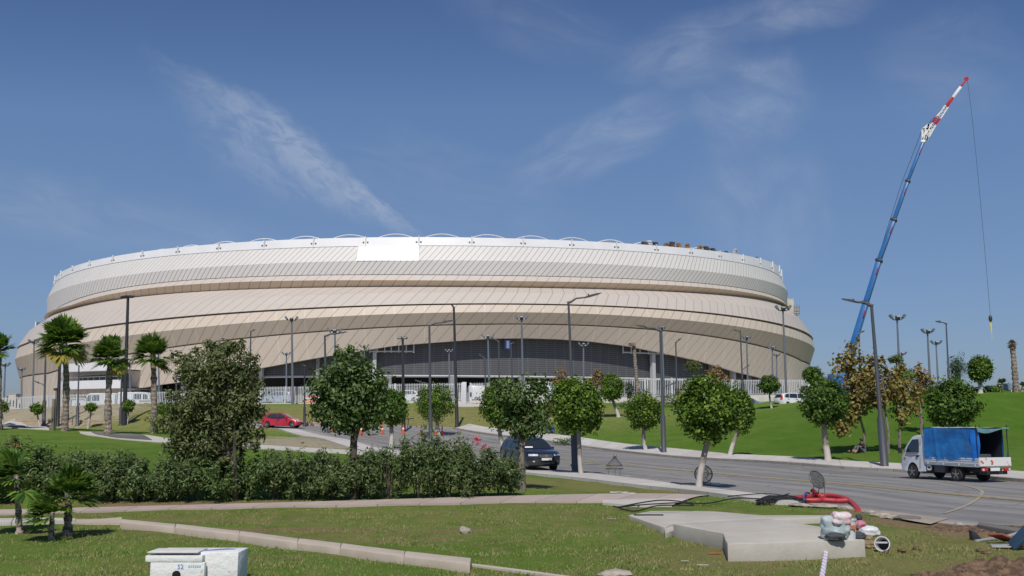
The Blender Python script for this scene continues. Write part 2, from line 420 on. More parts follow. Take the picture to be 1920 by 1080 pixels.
# ------------------------------------------------------------------ roads and paths
def asphalt():
    m,nt,b=newmat('asphalt'); oc=objco(nt); uv=N(nt,'ShaderNodeTexCoord').outputs['UV']
    su=N(nt,'ShaderNodeSeparateXYZ'); L(nt,uv,su.inputs[0])
    mp=N(nt,'ShaderNodeMapping'); L(nt,uv,mp.inputs[0]); mp.inputs['Scale'].default_value=(.05,.9,1)
    a=noise(nt,1.0,5,.6,mp.outputs[0]); b2=noise(nt,.5,5,.6,oc); f=noise(nt,25,3,.7,oc)
    c=mix(nt,sstep(nt,a,.38,.62),(.170,.166,.160),(.255,.247,.236))
    c=mix(nt,math_(nt,'MULTIPLY',sstep(nt,b2,.5,.68),.4),c,(.29,.275,.25))
    # dusty gutters
    dus=math_(nt,'MAXIMUM',sstep(nt,su.outputs[1],1.4,.0,0,1),0.0)
    c=mix(nt,math_(nt,'MULTIPLY',dus,.75),c,(.42,.38,.33))
    # cracks
    vo=N(nt,'ShaderNodeTexVoronoi'); vo.feature='DISTANCE_TO_EDGE'; vo.inputs['Scale'].default_value=.22
    L(nt,N_warp(nt,oc,1.2),vo.inputs['Vector'])
    c=mix(nt,math_(nt,'MULTIPLY',sstep(nt,vo.outputs[0],.012,.0),.5),c,(.08,.08,.08))
    c=mix(nt,math_(nt,'MULTIPLY',f,.22),c,(.09,.09,.09))
    L(nt,c,b.inputs['Base Color']); b.inputs['Roughness'].default_value=.85; b.inputs['Specular IOR Level'].default_value=.25
    bn=N(nt,'ShaderNodeBump'); bn.inputs['Strength'].default_value=.35; bn.inputs['Distance'].default_value=.02; L(nt,f,bn.inputs['Height']); L(nt,bn.outputs[0],b.inputs['Normal'])
    return m
def N_warp(nt,co,amt):
    n=N(nt,'ShaderNodeTexNoise'); n.inputs['Scale'].default_value=.8; L(nt,co,n.inputs['Vector'])
    v=N(nt,'ShaderNodeVectorMath'); v.operation='MULTIPLY_ADD'; L(nt,n.outputs['Color'],v.inputs[0]); v.inputs[1].default_value=(amt,)*3; L(nt,co,v.inputs[2])
    return v.outputs[0]
def paved(name,c1,c2,su=0,sv=0,joint=.02,jc=(.12,.11,.10),dust=(.42,.37,.30)):
    m,nt,b=newmat(name); oc=objco(nt)
    n=noise(nt,1.3,6,.65,oc); n2=noise(nt,.25,4,.5,oc); n3=noise(nt,14,4,.7,oc)
    c=mix(nt,sstep(nt,n,.3,.7),c1,c2); c=mix(nt,math_(nt,'MULTIPLY',sstep(nt,n2,.45,.7),.4),c,dust)
    c=mix(nt,math_(nt,'MULTIPLY',n3,.3),c,tuple(k*.6 for k in c1))
    if su:
        uv=N(nt,'ShaderNodeSeparateXYZ'); L(nt,N(nt,'ShaderNodeTexCoord').outputs['UV'],uv.inputs[0])
        fu=math_(nt,'FRACT',math_(nt,'DIVIDE',uv.outputs[0],su)); j=math_(nt,'LESS_THAN',fu,joint/su)
        if sv:
            fv=math_(nt,'FRACT',math_(nt,'DIVIDE',uv.outputs[1],sv)); j=math_(nt,'MAXIMUM',j,math_(nt,'LESS_THAN',fv,joint/sv))
        wn=N(nt,'ShaderNodeTexWhiteNoise'); wn.noise_dimensions='1D'; L(nt,math_(nt,'FLOOR',math_(nt,'DIVIDE',uv.outputs[0],su)),wn.inputs['W'])
        c=mix(nt,math_(nt,'MULTIPLY',wn.outputs[0],.28),c,tuple(k*.55 for k in c1))
        c=mix(nt,math_(nt,'MULTIPLY',j,.8),c,jc)
    L(nt,c,b.inputs['Base Color']); b.inputs['Roughness'].default_value=.85; b.inputs['Specular IOR Level'].default_value=.25
    bn=N(nt,'ShaderNodeBump'); bn.inputs['Strength'].default_value=.3; bn.inputs['Distance'].default_value=.02; L(nt,n3,bn.inputs['Height']); L(nt,bn.outputs[0],b.inputs['Normal'])
    return m
ASPH=asphalt()
WALK=paved('sidewalk_concrete',(.48,.46,.425),(.58,.555,.515),2.0,0,.03)
KERB=paved('kerb_stone',(.27,.25,.225),(.36,.335,.30),1.0,0,.04,dust=(.30,.27,.23))
PINK=paved('pink_paving',(.40,.325,.29),(.47,.39,.345),1.2,0,.03)
CONC=paved('rough_concrete',(.45,.43,.385),(.53,.505,.455))
PLAZA=paved('plaza_paving',(.47,.44,.40),(.54,.51,.47))
G=lambda *l:[gp(*p) for p in l]
nearE=[gp(2350,1060),gp(2120,1028)]+G((1920,1000),(1700,974),(1500,943),(1400,927),(1260,909),(1100,890),(985,878),(850,861),(720,843),(640,824),(560,806),(470,801),(380,799))
farE=[gp(2500,965),gp(2150,925)]+G((1910,905),(1800,895),(1690,887),(1560,879),(1330,864),(1200,853),(1095,840),(970,823),(850,805),(740,801),(600,797),(500,794),(380,792))
def back(l,d=45):
    a,b_=Vector(l[0][:2]+(0,)) if isinstance(l[0],tuple) else l[0],l[1]; v=(l[0]-l[1]); v.z=0; v.normalize(); p=l[0]+v*d*.5; q=l[0]+v*d
    return [Vector((q.x,q.y,h(q.x,q.y))),Vector((p.x,p.y,h(p.x,p.y)))]+l
nearE=back(nearE); farE=back(farE)
strip('road',nearE,farE,ASPH,.03,n=220,k=16)
def ofs(line,d):
    l=polyline(line,160); t=np.gradient(l[:,:2],axis=0); t/=np.linalg.norm(t,axis=1)[:,None]
    r=l.copy(); r[:,0]+= -t[:,1]*d; r[:,1]+= t[:,0]*d; return [tuple(p) for p in r]
# far pavement with its kerb
farW=farE[:13]
lawnE=back([gp(2500,940),gp(2150,905)])+G((1910,889),(1800,881),(1690,874),(1560,866),(1330,851),(1200,838),(1095,824),(985,812),(880,797))
fk=ofs(farW,-.32)
strip('kerb',fk,farW,KERB,.17,n=200,k=2)
strip('pavement',[tuple(p) for p in ofs(farW,-.33)],lawnE,WALK,.155,n=160,k=6)
# kerb on the bend
bend=[gp(850,805),gp(740,801),gp(600,797),gp(500,794),gp(380,792)]
strip('kerb',ofs(bend,-.3),bend,KERB,.17,n=80,k=2)
# near pavement
nearW=nearE[6:15]
inner=G((1475,944),(1400,939),(1330,931),(1260,921),(1100,902),(985,890),(850,874),(720,852),(640,846),(600,845)) 
inner=[gp(1500,948),gp(1405,940),gp(1260,921),gp(1100,902),gp(985,890),gp(850,872),gp(700,850),gp(600,824),gp(520,805)]
nk=ofs(nearW,.28)
strip('kerb',nearW,nk,KERB,.13,n=160,k=2)
strip('pavement',ofs(nearW,.29),inner,WALK,.115,n=160,k=6)
# pink footpath of the foreground
upE=G((-400,968),(-60,960),(300,951),(640,942),(975,932),(1280,929),(1330,931))
loE=G((-400,977),(-60,969),(300,958),(640,950),(1000,944),(1150,943),(1290,939))
strip('footpath',loE,upE,PINK,.05,n=140,k=4)
strip('path',G((1130,946),(1200,952),(1260,951)),G((1130,941),(1210,939),(1290,939)),CONC,.06,n=30,k=3)
# paths on the left lawn
strip('path',G((150,813),(205,822),(285,829),(340,832),(460,841),(620,850),(720,856)),G((148,810),(205,813),(275,817),(335,825),(460,833),(620,843),(715,848)),CONC,.05,n=90,k=4)
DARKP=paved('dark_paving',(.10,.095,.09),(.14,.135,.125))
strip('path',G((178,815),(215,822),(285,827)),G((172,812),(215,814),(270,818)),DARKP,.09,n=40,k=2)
strip('path',G((-80,799),(0,802),(60,805),(92,807)),G((-80,796),(0,797),(50,799),(92,805)),CONC,.05,n=40,k=3)
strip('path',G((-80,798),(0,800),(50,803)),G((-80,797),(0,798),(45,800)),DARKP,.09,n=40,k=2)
# yellow centre line, double
yl=back([gp(2300,985),gp(2100,958)])+G((2000,947),(1913,940),(1560,907),(1280,883),(1053,862),(930,848),(800,832),(690,820),(600,809))
YEL=mat('yellow_road_paint',(.46,.33,.12),.8,var=.45,vscale=3.0,vmin=.35,vmax=.55)
strip('road_marking',ofs(yl,.07),ofs(yl,.20),YEL,.05,n=200,k=1,skirt=0)
strip('road_marking',ofs(yl,-.20),ofs(yl,-.07),YEL,.05,n=200,k=1,skirt=0)
# a trench patch across the road
TAN=paved('trench_fill',(.28,.245,.20),(.34,.30,.245))
tr=G((1770,965),(1800,955),(1830,940),(1842,925),(1830,918),(1800,911),(1770,906))
strip('road_patch',ofs(tr,.06),ofs(tr,-.06),TAN,.045,n=60,k=2,skirt=0)
strip('road_patch',G((1640,966),(1700,978),(1745,986)),G((1655,960),(1720,968),(1780,975)),TAN,.045,n=40,k=3,skirt=0)
# paved plaza behind the fence and the ramp to the gate
strip('plaza',[(-260,131,0),(-60,133,0),(-30,131,0),(0,129.5,0),(30,127.5,0),(44,127,0),(80,140,0)],[(-260,420,0),(-60,420,0),(-30,420,0),(0,420,0),(30,420,0),(44,420,0),(140,420,0)],PLAZA,.05,n=100,k=40)
strip('path',G((846,763),(905,763),(930,765)),[gd(852,130.5),gd(890,130.5),gd(915,130.5)],PLAZA,.06,n=20,k=4)
w.cycles.sampling_method='MANUAL'; w.cycles.sample_map_resolution=512
# ------------------------------------------------------------------ stadium
SC=(-32.0,372.0)
PHI=np.linspace(math.pi,2*math.pi,1801)
def edge_z(px_py, a, b, deg):
    """height of a level line of the shell as a function of t=cos(phi), from points of it seen in the photo"""
    T=[];Z=[]
    for px,py in px_py:
        z=20.0
        for _ in range(4):
            X=SC[0]+a*np.cos(PHI); Y=SC[1]+b*np.sin(PHI)
            vis=((np.cos(PHI)/a)*(0-X)+(np.sin(PHI)/b)*(0-Y))>-.02
            u,_v=proj(X,Y,z); u=np.where(vis,u,1e6)
            k=int(np.argmin(abs(u-px))); x,y=X[k],Y[k]
            rx,ry,rz=ray(px,py); z=CH+rz/ry*y
        T.append(math.cos(PHI[k])); Z.append(z)
    T=np.array(T);Z=np.array(Z)
    if deg<0:
        o=np.argsort(T); return lambda t: np.interp(t,T[o],Z[o])
    c=np.polyfit(T,Z,deg); lo,hi=T.min(),T.max()
    return lambda t: np.polyval(c,np.clip(t,lo,hi))
ED={}
def E_(name,a,b,deg,pts_): ED[name]=(a,b,edge_z(pts_,a,b,deg))
E_('top',129.5,116.5,4,[(97,523),(123,508),(183,487),(293,468),(457,452),(563,448),(633,447),(773,446),(897,446),(1010,449),(1100,452),(1187,457),(1273,462),(1347,472),(1400,480),(1433,488),(1463,506)])
E_('fas',130,117,4,[(97,538),(182,501),(293,481),(467,468),(633,462),(773,461),(897,461),(1100,467),(1187,472),(1273,477),(1347,486),(1433,503),(1463,520)])
E_('ridge',131.8,118.8,4,[(85,563),(180,528),(300,507),(467,494),(633,490),(773,489),(900,490),(1120,495),(1273,503),(1347,510),(1413,523),(1473,542)])
E_('white',131.2,118.2,4,[(90,594),(110,580),(187,547),(300,528),(467,518),(633,516),(773,515),(973,517),(1120,520),(1273,525),(1347,533),(1413,547),(1470,563)])
E_('cream',132.2,119.2,4,[(133,572),(200,554),(300,537),(467,528),(633,526),(773,526),(973,527),(1120,529),(1273,535),(1347,541),(1413,552),(1470,567)])
E_('brown',130.6,117.6,4,[(133,578),(200,564),(300,550),(467,542),(633,538),(773,538),(973,538),(1120,540),(1273,546),(1347,552),(1413,559),(1465,570)])
E_('line1',139.6,126.4,4,[(47,643),(160,617),(267,600),(400,587),(633,574),(873,569),(1007,570),(1140,573),(1273,581),(1347,587),(1413,597),(1480,611),(1531,636)])
E_('line1b',139.4,126.2,4,[(47,647),(160,621),(267,604),(400,590.5),(633,577),(873,572),(1007,573),(1140,576),(1273,584),(1347,590),(1413,601),(1480,616),(1530,641)])
E_('ridge2',140,126.8,4,[(48,667),(167,638),(267,627),(400,612),(633,593),(873,585),(1007,586),(1140,590),(1273,600),(1347,605),(1413,617),(1480,633),(1527,652)])
E_('line2',138.3,125.3,4,[(90,699),(142,682),(240,663),(333,648),(467,633),(633,617),(873,606),(1007,606),(1140,612),(1273,621),(1347,631),(1413,644),(1480,662),(1505,676)])
E_('line2b',138.4,125.4,4,[(90,703),(142,685),(240,666),(333,651),(467,636),(633,620),(873,609),(1007,609),(1140,615),(1273,625),(1347,635),(1413,648),(1480,667),(1505,681)])
E_('hem',136.4,123.4,-1,[(60,775),(88,770),(136,765),(140,745),(215,738),(293,722),(333,717),(400,705),(490,690),(600,670),(663,660),(740,648),(873,638),(930,634.5),(990,634),(1050,636),(1107,640),(1173,648),(1273,668),(1313,677),(1380,697),(1423,707),(1470,724),(1480,760),(1505,765)])
NPH=420
PH=np.linspace(0,2*math.pi,NPH+1)
def ring(name,off=0.0,dz=0.0,ph=PH):
    a,b,f=ED[name]; t=np.cos(ph); z=f(t)+dz
    return np.c_[SC[0]+(a+off)*t, SC[1]+(b+off)*np.sin(ph), z]
def arclen(ph,a=136,b=123): 
    p=np.c_[a*np.cos(ph),b*np.sin(ph)]; return np.r_[0,np.cumsum(np.linalg.norm(np.diff(p,axis=0),axis=1))]
def skin(name,R0,R1,m,parent,rows=3,ph=PH,slant=.85,flip=False):
    P=[R0+(R1-R0)*k/rows for k in range(rows+1)]
    mb=MB(); mb.grid([[tuple(p) for p in r] for r in P])
    o=obj(name,mb,m,parent,off=STO,smooth=-1 if False else 25)
    uv=o.data.uv_layers.new(name='UVMap'); al=arclen(ph); n=len(ph)
    # seams run downwards to the left as seen from outside
    U_=[];
    for r in P:
        U_.append(np.c_[al - slant*r[:,2], r[:,2]])
    U_=np.concatenate(U_)
    idx=np.empty(len(o.data.loops),dtype=np.int32); o.data.loops.foreach_get('vertex_index',idx)
    uv.data.foreach_set('uv',U_[idx].astype(np.float32).ravel())
    return o
def cladding(name,col,seam,width,jc,var=.10,rough=.55,verts=0.0):
    m,nt,b=newmat(name)
    uv=N(nt,'ShaderNodeSeparateXYZ'); L(nt,N(nt,'ShaderNodeTexCoord').outputs['UV'],uv.inputs[0])
    x=math_(nt,'DIVIDE',uv.outputs[0],seam)
    fr=math_(nt,'FRACT',x); j=math_(nt,'LESS_THAN',fr,width/seam)
    wn=N(nt,'ShaderNodeTexWhiteNoise'); wn.noise_dimensions='1D'; L(nt,math_(nt,'FLOOR',x),wn.inputs['W'])
    c=mix(nt,math_(nt,'MULTIPLY',wn.outputs[0],var),col,tuple(k*.8 for k in col))
    # horizontal perforation rows and weather streaks
    zr=math_(nt,'FRACT',math_(nt,'DIVIDE',uv.outputs[1],.62))
    c=mix(nt,math_(nt,'MULTIPLY',math_(nt,'LESS_THAN',zr,.16),.10),c,tuple(k*.6 for k in col))
    n=noise(nt,.10,5,.6,objco(nt,(1,1,.6))); c=mix(nt,math_(nt,'MULTIPLY',sstep(nt,n,.4,.7),.22),c,tuple(k*.82 for k in col))
    n2=noise(nt,.5,5,.7,objco(nt,(1,1,.2))); c=mix(nt,math_(nt,'MULTIPLY',sstep(nt,n2,.5,.75),.15),c,tuple(k*.75 for k in col))
    if verts:
        xa=math_(nt,'ADD',uv.outputs[0],math_(nt,'MULTIPLY',uv.outputs[1],.85))
        fv=math_(nt,'FRACT',math_(nt,'DIVIDE',xa,verts)); c=mix(nt,math_(nt,'MULTIPLY',math_(nt,'LESS_THAN',fv,.05),.30),c,tuple(min(1,k*1.35) for k in col))
    c=mix(nt,math_(nt,'MULTIPLY',j,.85),c,jc)
    L(nt,c,b.inputs['Base Color']); b.inputs['Roughness'].default_value=rough; b.inputs['Specular IOR Level'].default_value=.35
    bn=N(nt,'ShaderNodeBump'); bn.inputs['Strength'].default_value=.6; bn.inputs['Distance'].default_value=.15; bn.invert=True
    L(nt,j,bn.inputs['Height']); L(nt,bn.outputs[0],b.inputs['Normal'])
    return m
WHT=mat('white_membrane',(.66,.665,.67),.45,var=.06,vscale=.15)
CLW=cladding('white_cladding',(.61,.595,.565),1.62,.16,(.26,.23,.21),.12)
CLW2=cladding('underside_white_cladding',(.66,.635,.61),1.62,.18,(.20,.17,.15),.14)  # same white cladding, colour lightened to lift the shaded underside
CLC=cladding('cream_cladding',(.485,.437,.39),3.1,.15,(.27,.21,.16),.10)
CLT=cladding('brown_cladding',(.60,.47,.35),3.1,.16,(.22,.14,.08),.18)
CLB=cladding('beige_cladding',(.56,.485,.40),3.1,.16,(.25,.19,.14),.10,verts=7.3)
CLD=cladding('shaded_beige_cladding',(.43,.365,.29),3.1,.17,(.20,.15,.11),.16,verts=7.3)  # the beige cladding again, its colour darkened for the shaded underside
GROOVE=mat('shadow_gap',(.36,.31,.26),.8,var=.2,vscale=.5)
STO=(SC[0],SC[1],6.0)
stad=thing('stadium','huge oval stadium with stacked white and beige panelled bands above a grey louvred opening','stadium',STO)
skin('roof_fascia',ring('top'),ring('fas',.12),WHT,stad,2)
skin('white_band',ring('fas'),ring('ridge'),CLW,stad,3)
skin('white_band_underside',ring('ridge'),ring('white'),CLW2,stad,3)
skin('cream_ledge',ring('white',-.2),ring('cream'),CLC,stad,2)
skin('brown_soffit',ring('cream'),ring('brown'),CLT,stad,2)
# sloped beige shoulder, bulging
r0=ring('brown',-.15); r1=ring('line1'); mid=r0*.42+r1*.58
nrm=np.c_[np.cos(PH),np.sin(PH),np.full_like(PH,.9)]; mid=mid+nrm*.9
skin('beige_shoulder',r0,mid,CLC,stad,2); skin('beige_shoulder',mid,r1,CLC,stad,3)
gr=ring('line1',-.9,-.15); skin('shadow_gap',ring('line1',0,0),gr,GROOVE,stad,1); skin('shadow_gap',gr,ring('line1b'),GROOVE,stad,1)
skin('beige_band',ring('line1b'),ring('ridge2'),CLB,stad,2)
skin('shaded_beige_underside',ring('ridge2'),ring('line2'),CLD,stad,3)
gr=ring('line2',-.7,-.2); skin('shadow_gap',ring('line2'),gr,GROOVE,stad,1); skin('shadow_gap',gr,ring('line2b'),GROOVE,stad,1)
lo=ring('hem'); l2=ring('line2b')
lo[:,2]=np.minimum(lo[:,2],l2[:,2]-.5)
skin('lower_skirt',l2,lo,CLB,stad,4)
TRIM=mat('pale_trim',(.62,.58,.53),.5,var=.1)
mb=MB(); mb.grid([[tuple(p) for p in lo],[tuple(p) for p in lo+np.c_[-1.0*np.cos(PH),-1.0*np.sin(PH),0*PH]],[tuple(p) for p in lo+np.c_[-1.0*np.cos(PH),-1.0*np.sin(PH),0*PH+.5]]])
obj('skirt_hem',mb,TRIM,stad,off=STO,smooth=25)
# brighter replacement panel of the white band
def phi_at(px,name,off=0,z=None):
    a,b,f=ED[name]; a+=off;b+=off
    X=SC[0]+a*np.cos(PHI);Y=SC[1]+b*np.sin(PHI)
    vis=((np.cos(PHI)/a)*(0-X)+(np.sin(PHI)/b)*(0-Y))>0
    zz=f(np.cos(PHI)) if z is None else z
    u,_=proj(X,Y,zz); u=np.where(vis,u,1e6); return PHI[int(np.argmin(abs(u-px)))]
pa,pb=phi_at(669,'ridge'),phi_at(784,'ridge')
pp=np.linspace(pa,pb,14)
BRT=cladding('bright_white_panel',(.75,.75,.755),1.62,.12,(.55,.55,.55),.04,rough=.25)
mb=MB(); R0=ring('fas',.10,0,pp); R1=ring('ridge',.10,0,pp)
skin('bright_panel',R0,R1,BRT,stad,2,ph=pp)
# roof: membrane sloping inward, ribs ending in small posts, arches
roof=[]
for k,(s_,dz) in enumerate([(0,0),(-1.0,.0),(-1.3,-.4),(-40,-2.0),(-62,-6.0)]):
    a,b,f=ED['top']; t=np.cos(PH); roof.append([tuple(p) for p in np.c_[SC[0]+(a+s_)*t,SC[1]+(b+s_)*np.sin(PH),f(t)+dz]])
mb=MB(); mb.grid(roof); obj('roof',mb,WHT,stad,off=STO,smooth=25)
NPOST=60
dph=(phi_at(833,'top')-phi_at(733,'top')); ph0=phi_at(785,'fas')
DOT=mat('dark_fixing',(.14,.14,.15),.5)
for k in range(-16,17):
    ph=ph0+k*dph*1.0
    if not (math.pi*1.0<ph<2*math.pi): continue
    p=ring('top',.25,0,np.array([ph]))[0]; q=ring('fas',.25,0,np.array([ph]))[0]
    rz=math.atan2(math.sin(ph)*129,math.cos(ph)*117); R=Matrix.Rotation(rz,3,'Z')
    mb=MB(); H=p[2]-q[2]
    mb.box(((p[0]+q[0])/2,(p[1]+q[1])/2,(p[2]+q[2])/2+.1),(.4,.22,H+.25),R)
    o=obj('fascia_post',mb,WHT,stad,off=STO)
    for sgn in (-1,1):
        mb=MB(); pq=ring('top',.16,0,np.array([ph+sgn*dph*.04]))[0]; qq=ring('fas',.16,0,np.array([ph+sgn*dph*.04]))[0]
        c=pq*.42+qq*.58; mb.box(c,(.18,.42,.34),R); obj('fixing',mb,DOT,o,off=STO)
for k in range(-11,8):
    ph=ph0+(k+.48)*dph
    if not (math.pi*1.02<ph<math.pi*1.98): continue
    c=ring('top',-10.5,0,np.array([ph]))[0]; tx,ty=-math.sin(ph)*129,math.cos(ph)*117; l=math.hypot(tx,ty); tx/=l;ty/=l
    path=[]
    for j in range(-10,11):
        s_=j/10; w_=7.0; path.append((c[0]+tx*w_*s_,c[1]+ty*w_*s_,c[2]+.6+2.2*(1-s_*s_)))
    mb=MB(); mb.tube(path,.15,6); obj('roof_arch',mb,WHT,stad,off=STO,smooth=60)
# ---- opening: grey louvred screen, dark void below it, columns, beams
LOUV,nt,b=newmat('grey_louvres')
uv=N(nt,'ShaderNodeSeparateXYZ'); L(nt,N(nt,'ShaderNodeTexCoord').outputs['Object'],uv.inputs[0])
fz=math_(nt,'FRACT',math_(nt,'DIVIDE',uv.outputs[2],.55)); c=mix(nt,sstep(nt,fz,.0,.9),(.035,.037,.041),(.090,.093,.100))
fx=math_(nt,'FRACT',math_(nt,'DIVIDE',uv.outputs[0],2.4)); c=mix(nt,math_(nt,'MULTIPLY',math_(nt,'LESS_THAN',fx,.07),.45),c,(.15,.15,.155))
nn=noise(nt,.35,5,.7,objco(nt,(1,1,.5))); c=mix(nt,math_(nt,'MULTIPLY',sstep(nt,nn,.45,.75),.35),c,(.05,.05,.055))
L(nt,c,b.inputs['Base Color']); b.inputs['Roughness'].default_value=.6
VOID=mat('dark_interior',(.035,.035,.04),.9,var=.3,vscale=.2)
GREY=mat('grey_render',(.24,.235,.23),.7,var=.15,vscale=.3)
LTG=mat('pale_steel',(.42,.43,.44),.45,var=.1)
def at_ring(px,py,a,b):
    X=SC[0]+a*np.cos(PHI);Y=SC[1]+b*np.sin(PHI)
    vis=((np.cos(PHI)/a)*(0-X)+(np.sin(PHI)/b)*(0-Y))>0
    z=15
    for _ in range(4):
        u,_v=proj(X,Y,z); u=np.where(vis,u,1e6); k=int(np.argmin(abs(u-px))); rx,ry,rz=ray(px,py); z=CH+rz/ry*Y[k]
    return PHI[k],z
AI,BI=132.8,119.8
zb=at_ring(980,706,AI,BI)[1]
p0,_=at_ring(488,700,AI,BI); p1,_=at_ring(1500,700,AI,BI)
pp=np.linspace(p0,p1,120)
def cyl(name,a,b,z0,z1,pp,m,thick=0):
    R=[[(SC[0]+a*math.cos(p),SC[1]+b*math.sin(p),(z(p) if callable(z) else z)) for p in pp] for z in (z0,z1)]
    mb=MB(); mb.grid(R); return obj(name,mb,m,stad,off=STO,smooth=30)
cyl('louvre_screen',AI,BI,zb,lambda p: max(float(ED['line2'][2](math.cos(p)))-.5,zb+1),pp,LOUV)
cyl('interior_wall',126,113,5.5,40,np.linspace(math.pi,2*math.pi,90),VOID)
cyl('ground_floor_wall',130.2,117.2,5.5,zb-2.8,pp,GREY)
R=[[(SC[0]+(AI-r)*math.cos(p),SC[1]+(BI-r)*math.sin(p),zb) for p in pp] for r in (0,7)]
mb=MB(); mb.grid(R); obj('screen_soffit',mb,GREY,stad,off=STO,smooth=30)
path=[(SC[0]+(AI+.15)*math.cos(p),SC[1]+(BI+.15)*math.sin(p),zb-.1) for p in pp]
mb=MB(); mb.tube(path,.3,4); obj('screen_rail',mb,LTG,stad,off=STO)
for px,wd in ((345,1.0),(490,1.0),(596,.8),(702,.9),(730,1.2),(848,1.6),(978,1.5),(1088,1.1),(1224,1.1),(1334,1.0),(1374,1.3),(1404,1.0),(258,1.2),(300,1.0),(432,1.0)):
    p,z=at_ring(px,715,133.9,120.9)
    x,y=SC[0]+133.9*math.cos(p),SC[1]+120.9*math.sin(p)
    top=float(ED['hem'][2](math.cos(p)))+.4
    if px in (730,848,978,1088): top=zb
    mb=MB(); mb.box((x,y,(5.5+top)/2),(wd,wd,top-5.5),Matrix.Rotation(p,3,'Z')); obj('column',mb,LTG if px in(345,702,1224,490,1374) else GREY,stad,off=STO)
# steel outriggers glimpsed under the hem
for pxa,pxb,py0,py1 in ((706,784,655,659),(1158,1250,656,662)):
    mb=MB(); n=6
    P=[at_ring(pxa+(pxb-pxa)*k/n,0,134.8,121.8)[0] for k in range(n+1)]
    za=at_ring((pxa+pxb)/2,py1,134.8,121.8)[1]; pt=[]
    for p in P:
        x,y=SC[0]+134.8*math.cos(p),SC[1]+121.8*math.sin(p); zt=float(ED['hem'][2](math.cos(p)))+.3
        pt.append((x,y,za)); mb.bar((x,y,za-.3),(x,y,max(zt,za+.6)),.28)
    for a_,b_ in zip(pt,pt[1:]): mb.bar(a_,b_,.3)
    obj('outrigger_frame',mb,LTG,stad,off=STO)
# small lit display under the arch
p,z=at_ring(951,646,134.2,121.2)
BLU=mat('blue_board',(.05,.10,.36),.4); PALE=mat('pale_board',(.55,.66,.82),.4)
x,y=SC[0]+134.2*math.cos(p),SC[1]+121.2*math.sin(p); R=Matrix.Rotation(p,3,'Z')
mb=MB(); mb.box((x,y,z),(.3,1.6,2.4),R); o=obj('display_board',mb,BLU,stad,off=STO)
mb=MB(); mb.box((x+.2*math.cos(p),y+.2*math.sin(p),z),(.3,.75,1.9),R); obj('board_face',mb,PALE,o,off=STO)
# ---- white curved terraces on the west corner
RAIL=mat('grey_rail',(.30,.31,.33),.4)
def terrace(pxl,pxr,py_top,py_bot,bulge,py_ref,dark_above=None):
    pl,_=at_ring(pxl+18,py_ref,135.5,122.5); pr,_=at_ring(pxr+60,py_ref,135.5,122.5)
    zt=at_ring((pxl+pxr)/2,py_top,138,125)[1]; zl=at_ring((pxl+pxr)/2,py_bot,138,125)[1]
    ps=np.linspace(pl-.02,pr,30); out=[];inn=[]
    for k,p in enumerate(ps):
        s_=k/29; d=bulge*min(1,math.sqrt(max(0,1-(1-min(1,s_*2.2))**2)))*(1-.15*s_)
        out.append((SC[0]+(136.5+d)*math.cos(p),SC[1]+(123.5+d)*math.sin(p)))
        inn.append((SC[0]+127*math.cos(p),SC[1]+114*math.sin(p)))
    mb=MB(); mb.grid([[(*q,zl) for q in inn],[(*q,zl) for q in out],[(*q,zt) for q in out],[(SC[0]+(q[0]-SC[0])*.998,SC[1]+(q[1]-SC[1])*.998,zt) for q in out],[(SC[0]+(q[0]-SC[0])*.998,SC[1]+(q[1]-SC[1])*.998,zl+.3) for q in out],[(*q,zl+.3) for q in inn]])
    o=obj('terrace',mb,WHT,stad,off=STO,smooth=30)
    mb=MB(); mb.tube([(*q,zt+.9) for q in out],.06,5)
    for q in out[::2]: mb.bar((*q,zt),(*q,zt+.9),.06)
    obj('railing',mb,RAIL,o,off=STO)
    return out,zt,zl
terrace(137,215,684,699,8.5,694); terrace(137,215,716,731,8.5,720)
# dark glazing behind the terraces, set in the skirt
for pxa,pxb,pa_,pb_ in ((147,240,674,690),(150,240,703,718)):
    q0=at_ring(pxa,pb_,137.6,124.6)[0]; q1=at_ring(pxb,pb_,137.6,124.6)[0]; z0=at_ring((pxa+pxb)/2,pb_,137.6,124.6)[1]; z1=at_ring((pxa+pxb)/2,pa_,137.6,124.6)[1]
    qq=np.linspace(q0,q1,20)
    cyl('glazing',137.7,124.7,z0,z1,qq,mat('dark_glazing',(.05,.055,.065),.15))
# west stair tower and landings
def wbox(name,px0,px1,py0,py1,Y,dep,m,par=stad):
    a=at(px0,py1,Y); b=at(px1,py0,Y); mb=MB(); mb.box(((a.x+b.x)/2,Y+dep/2,(a.z+b.z)/2),(b.x-a.x,dep,b.z-a.z)); return obj(name,mb,m,par,off=STO)
tw=wbox('stair_tower',57,66,603,775,372,9,WHT)
wbox('stair_tower',52,62,690,775,352,6,WHT)
t1=wbox('landing',46,84,709,720,338,14,WHT); t2=wbox('landing',44,90,740,756,335,16,WHT)
mb=MB()
for k in range(9):
    a=at(46+k*4.5,709,338); mb.bar(a,a+Vector((0,0,.9)),.1)
mb.bar(at(46,704.5,338),at(84,704.5,338),.1); obj('railing',mb,RAIL,t1,off=STO)
mb=MB()
for px in (65,70,75,80): mb.bar(at(px,740,338),at(px,720,338),.35)
mb.bar(at(70,738,337),at(84,716,337),.5); mb.bar(at(84,740,337),at(94,745,337),.5)
obj('landing_posts',mb,GREY,stad,off=STO)
mb=MB()
mb.bar(at(66,708,345),at(72,693,345),.5);mb.bar(at(72,693,345),at(76,708,345),.5)
obj('mast',mb,WHT,stad,off=STO)
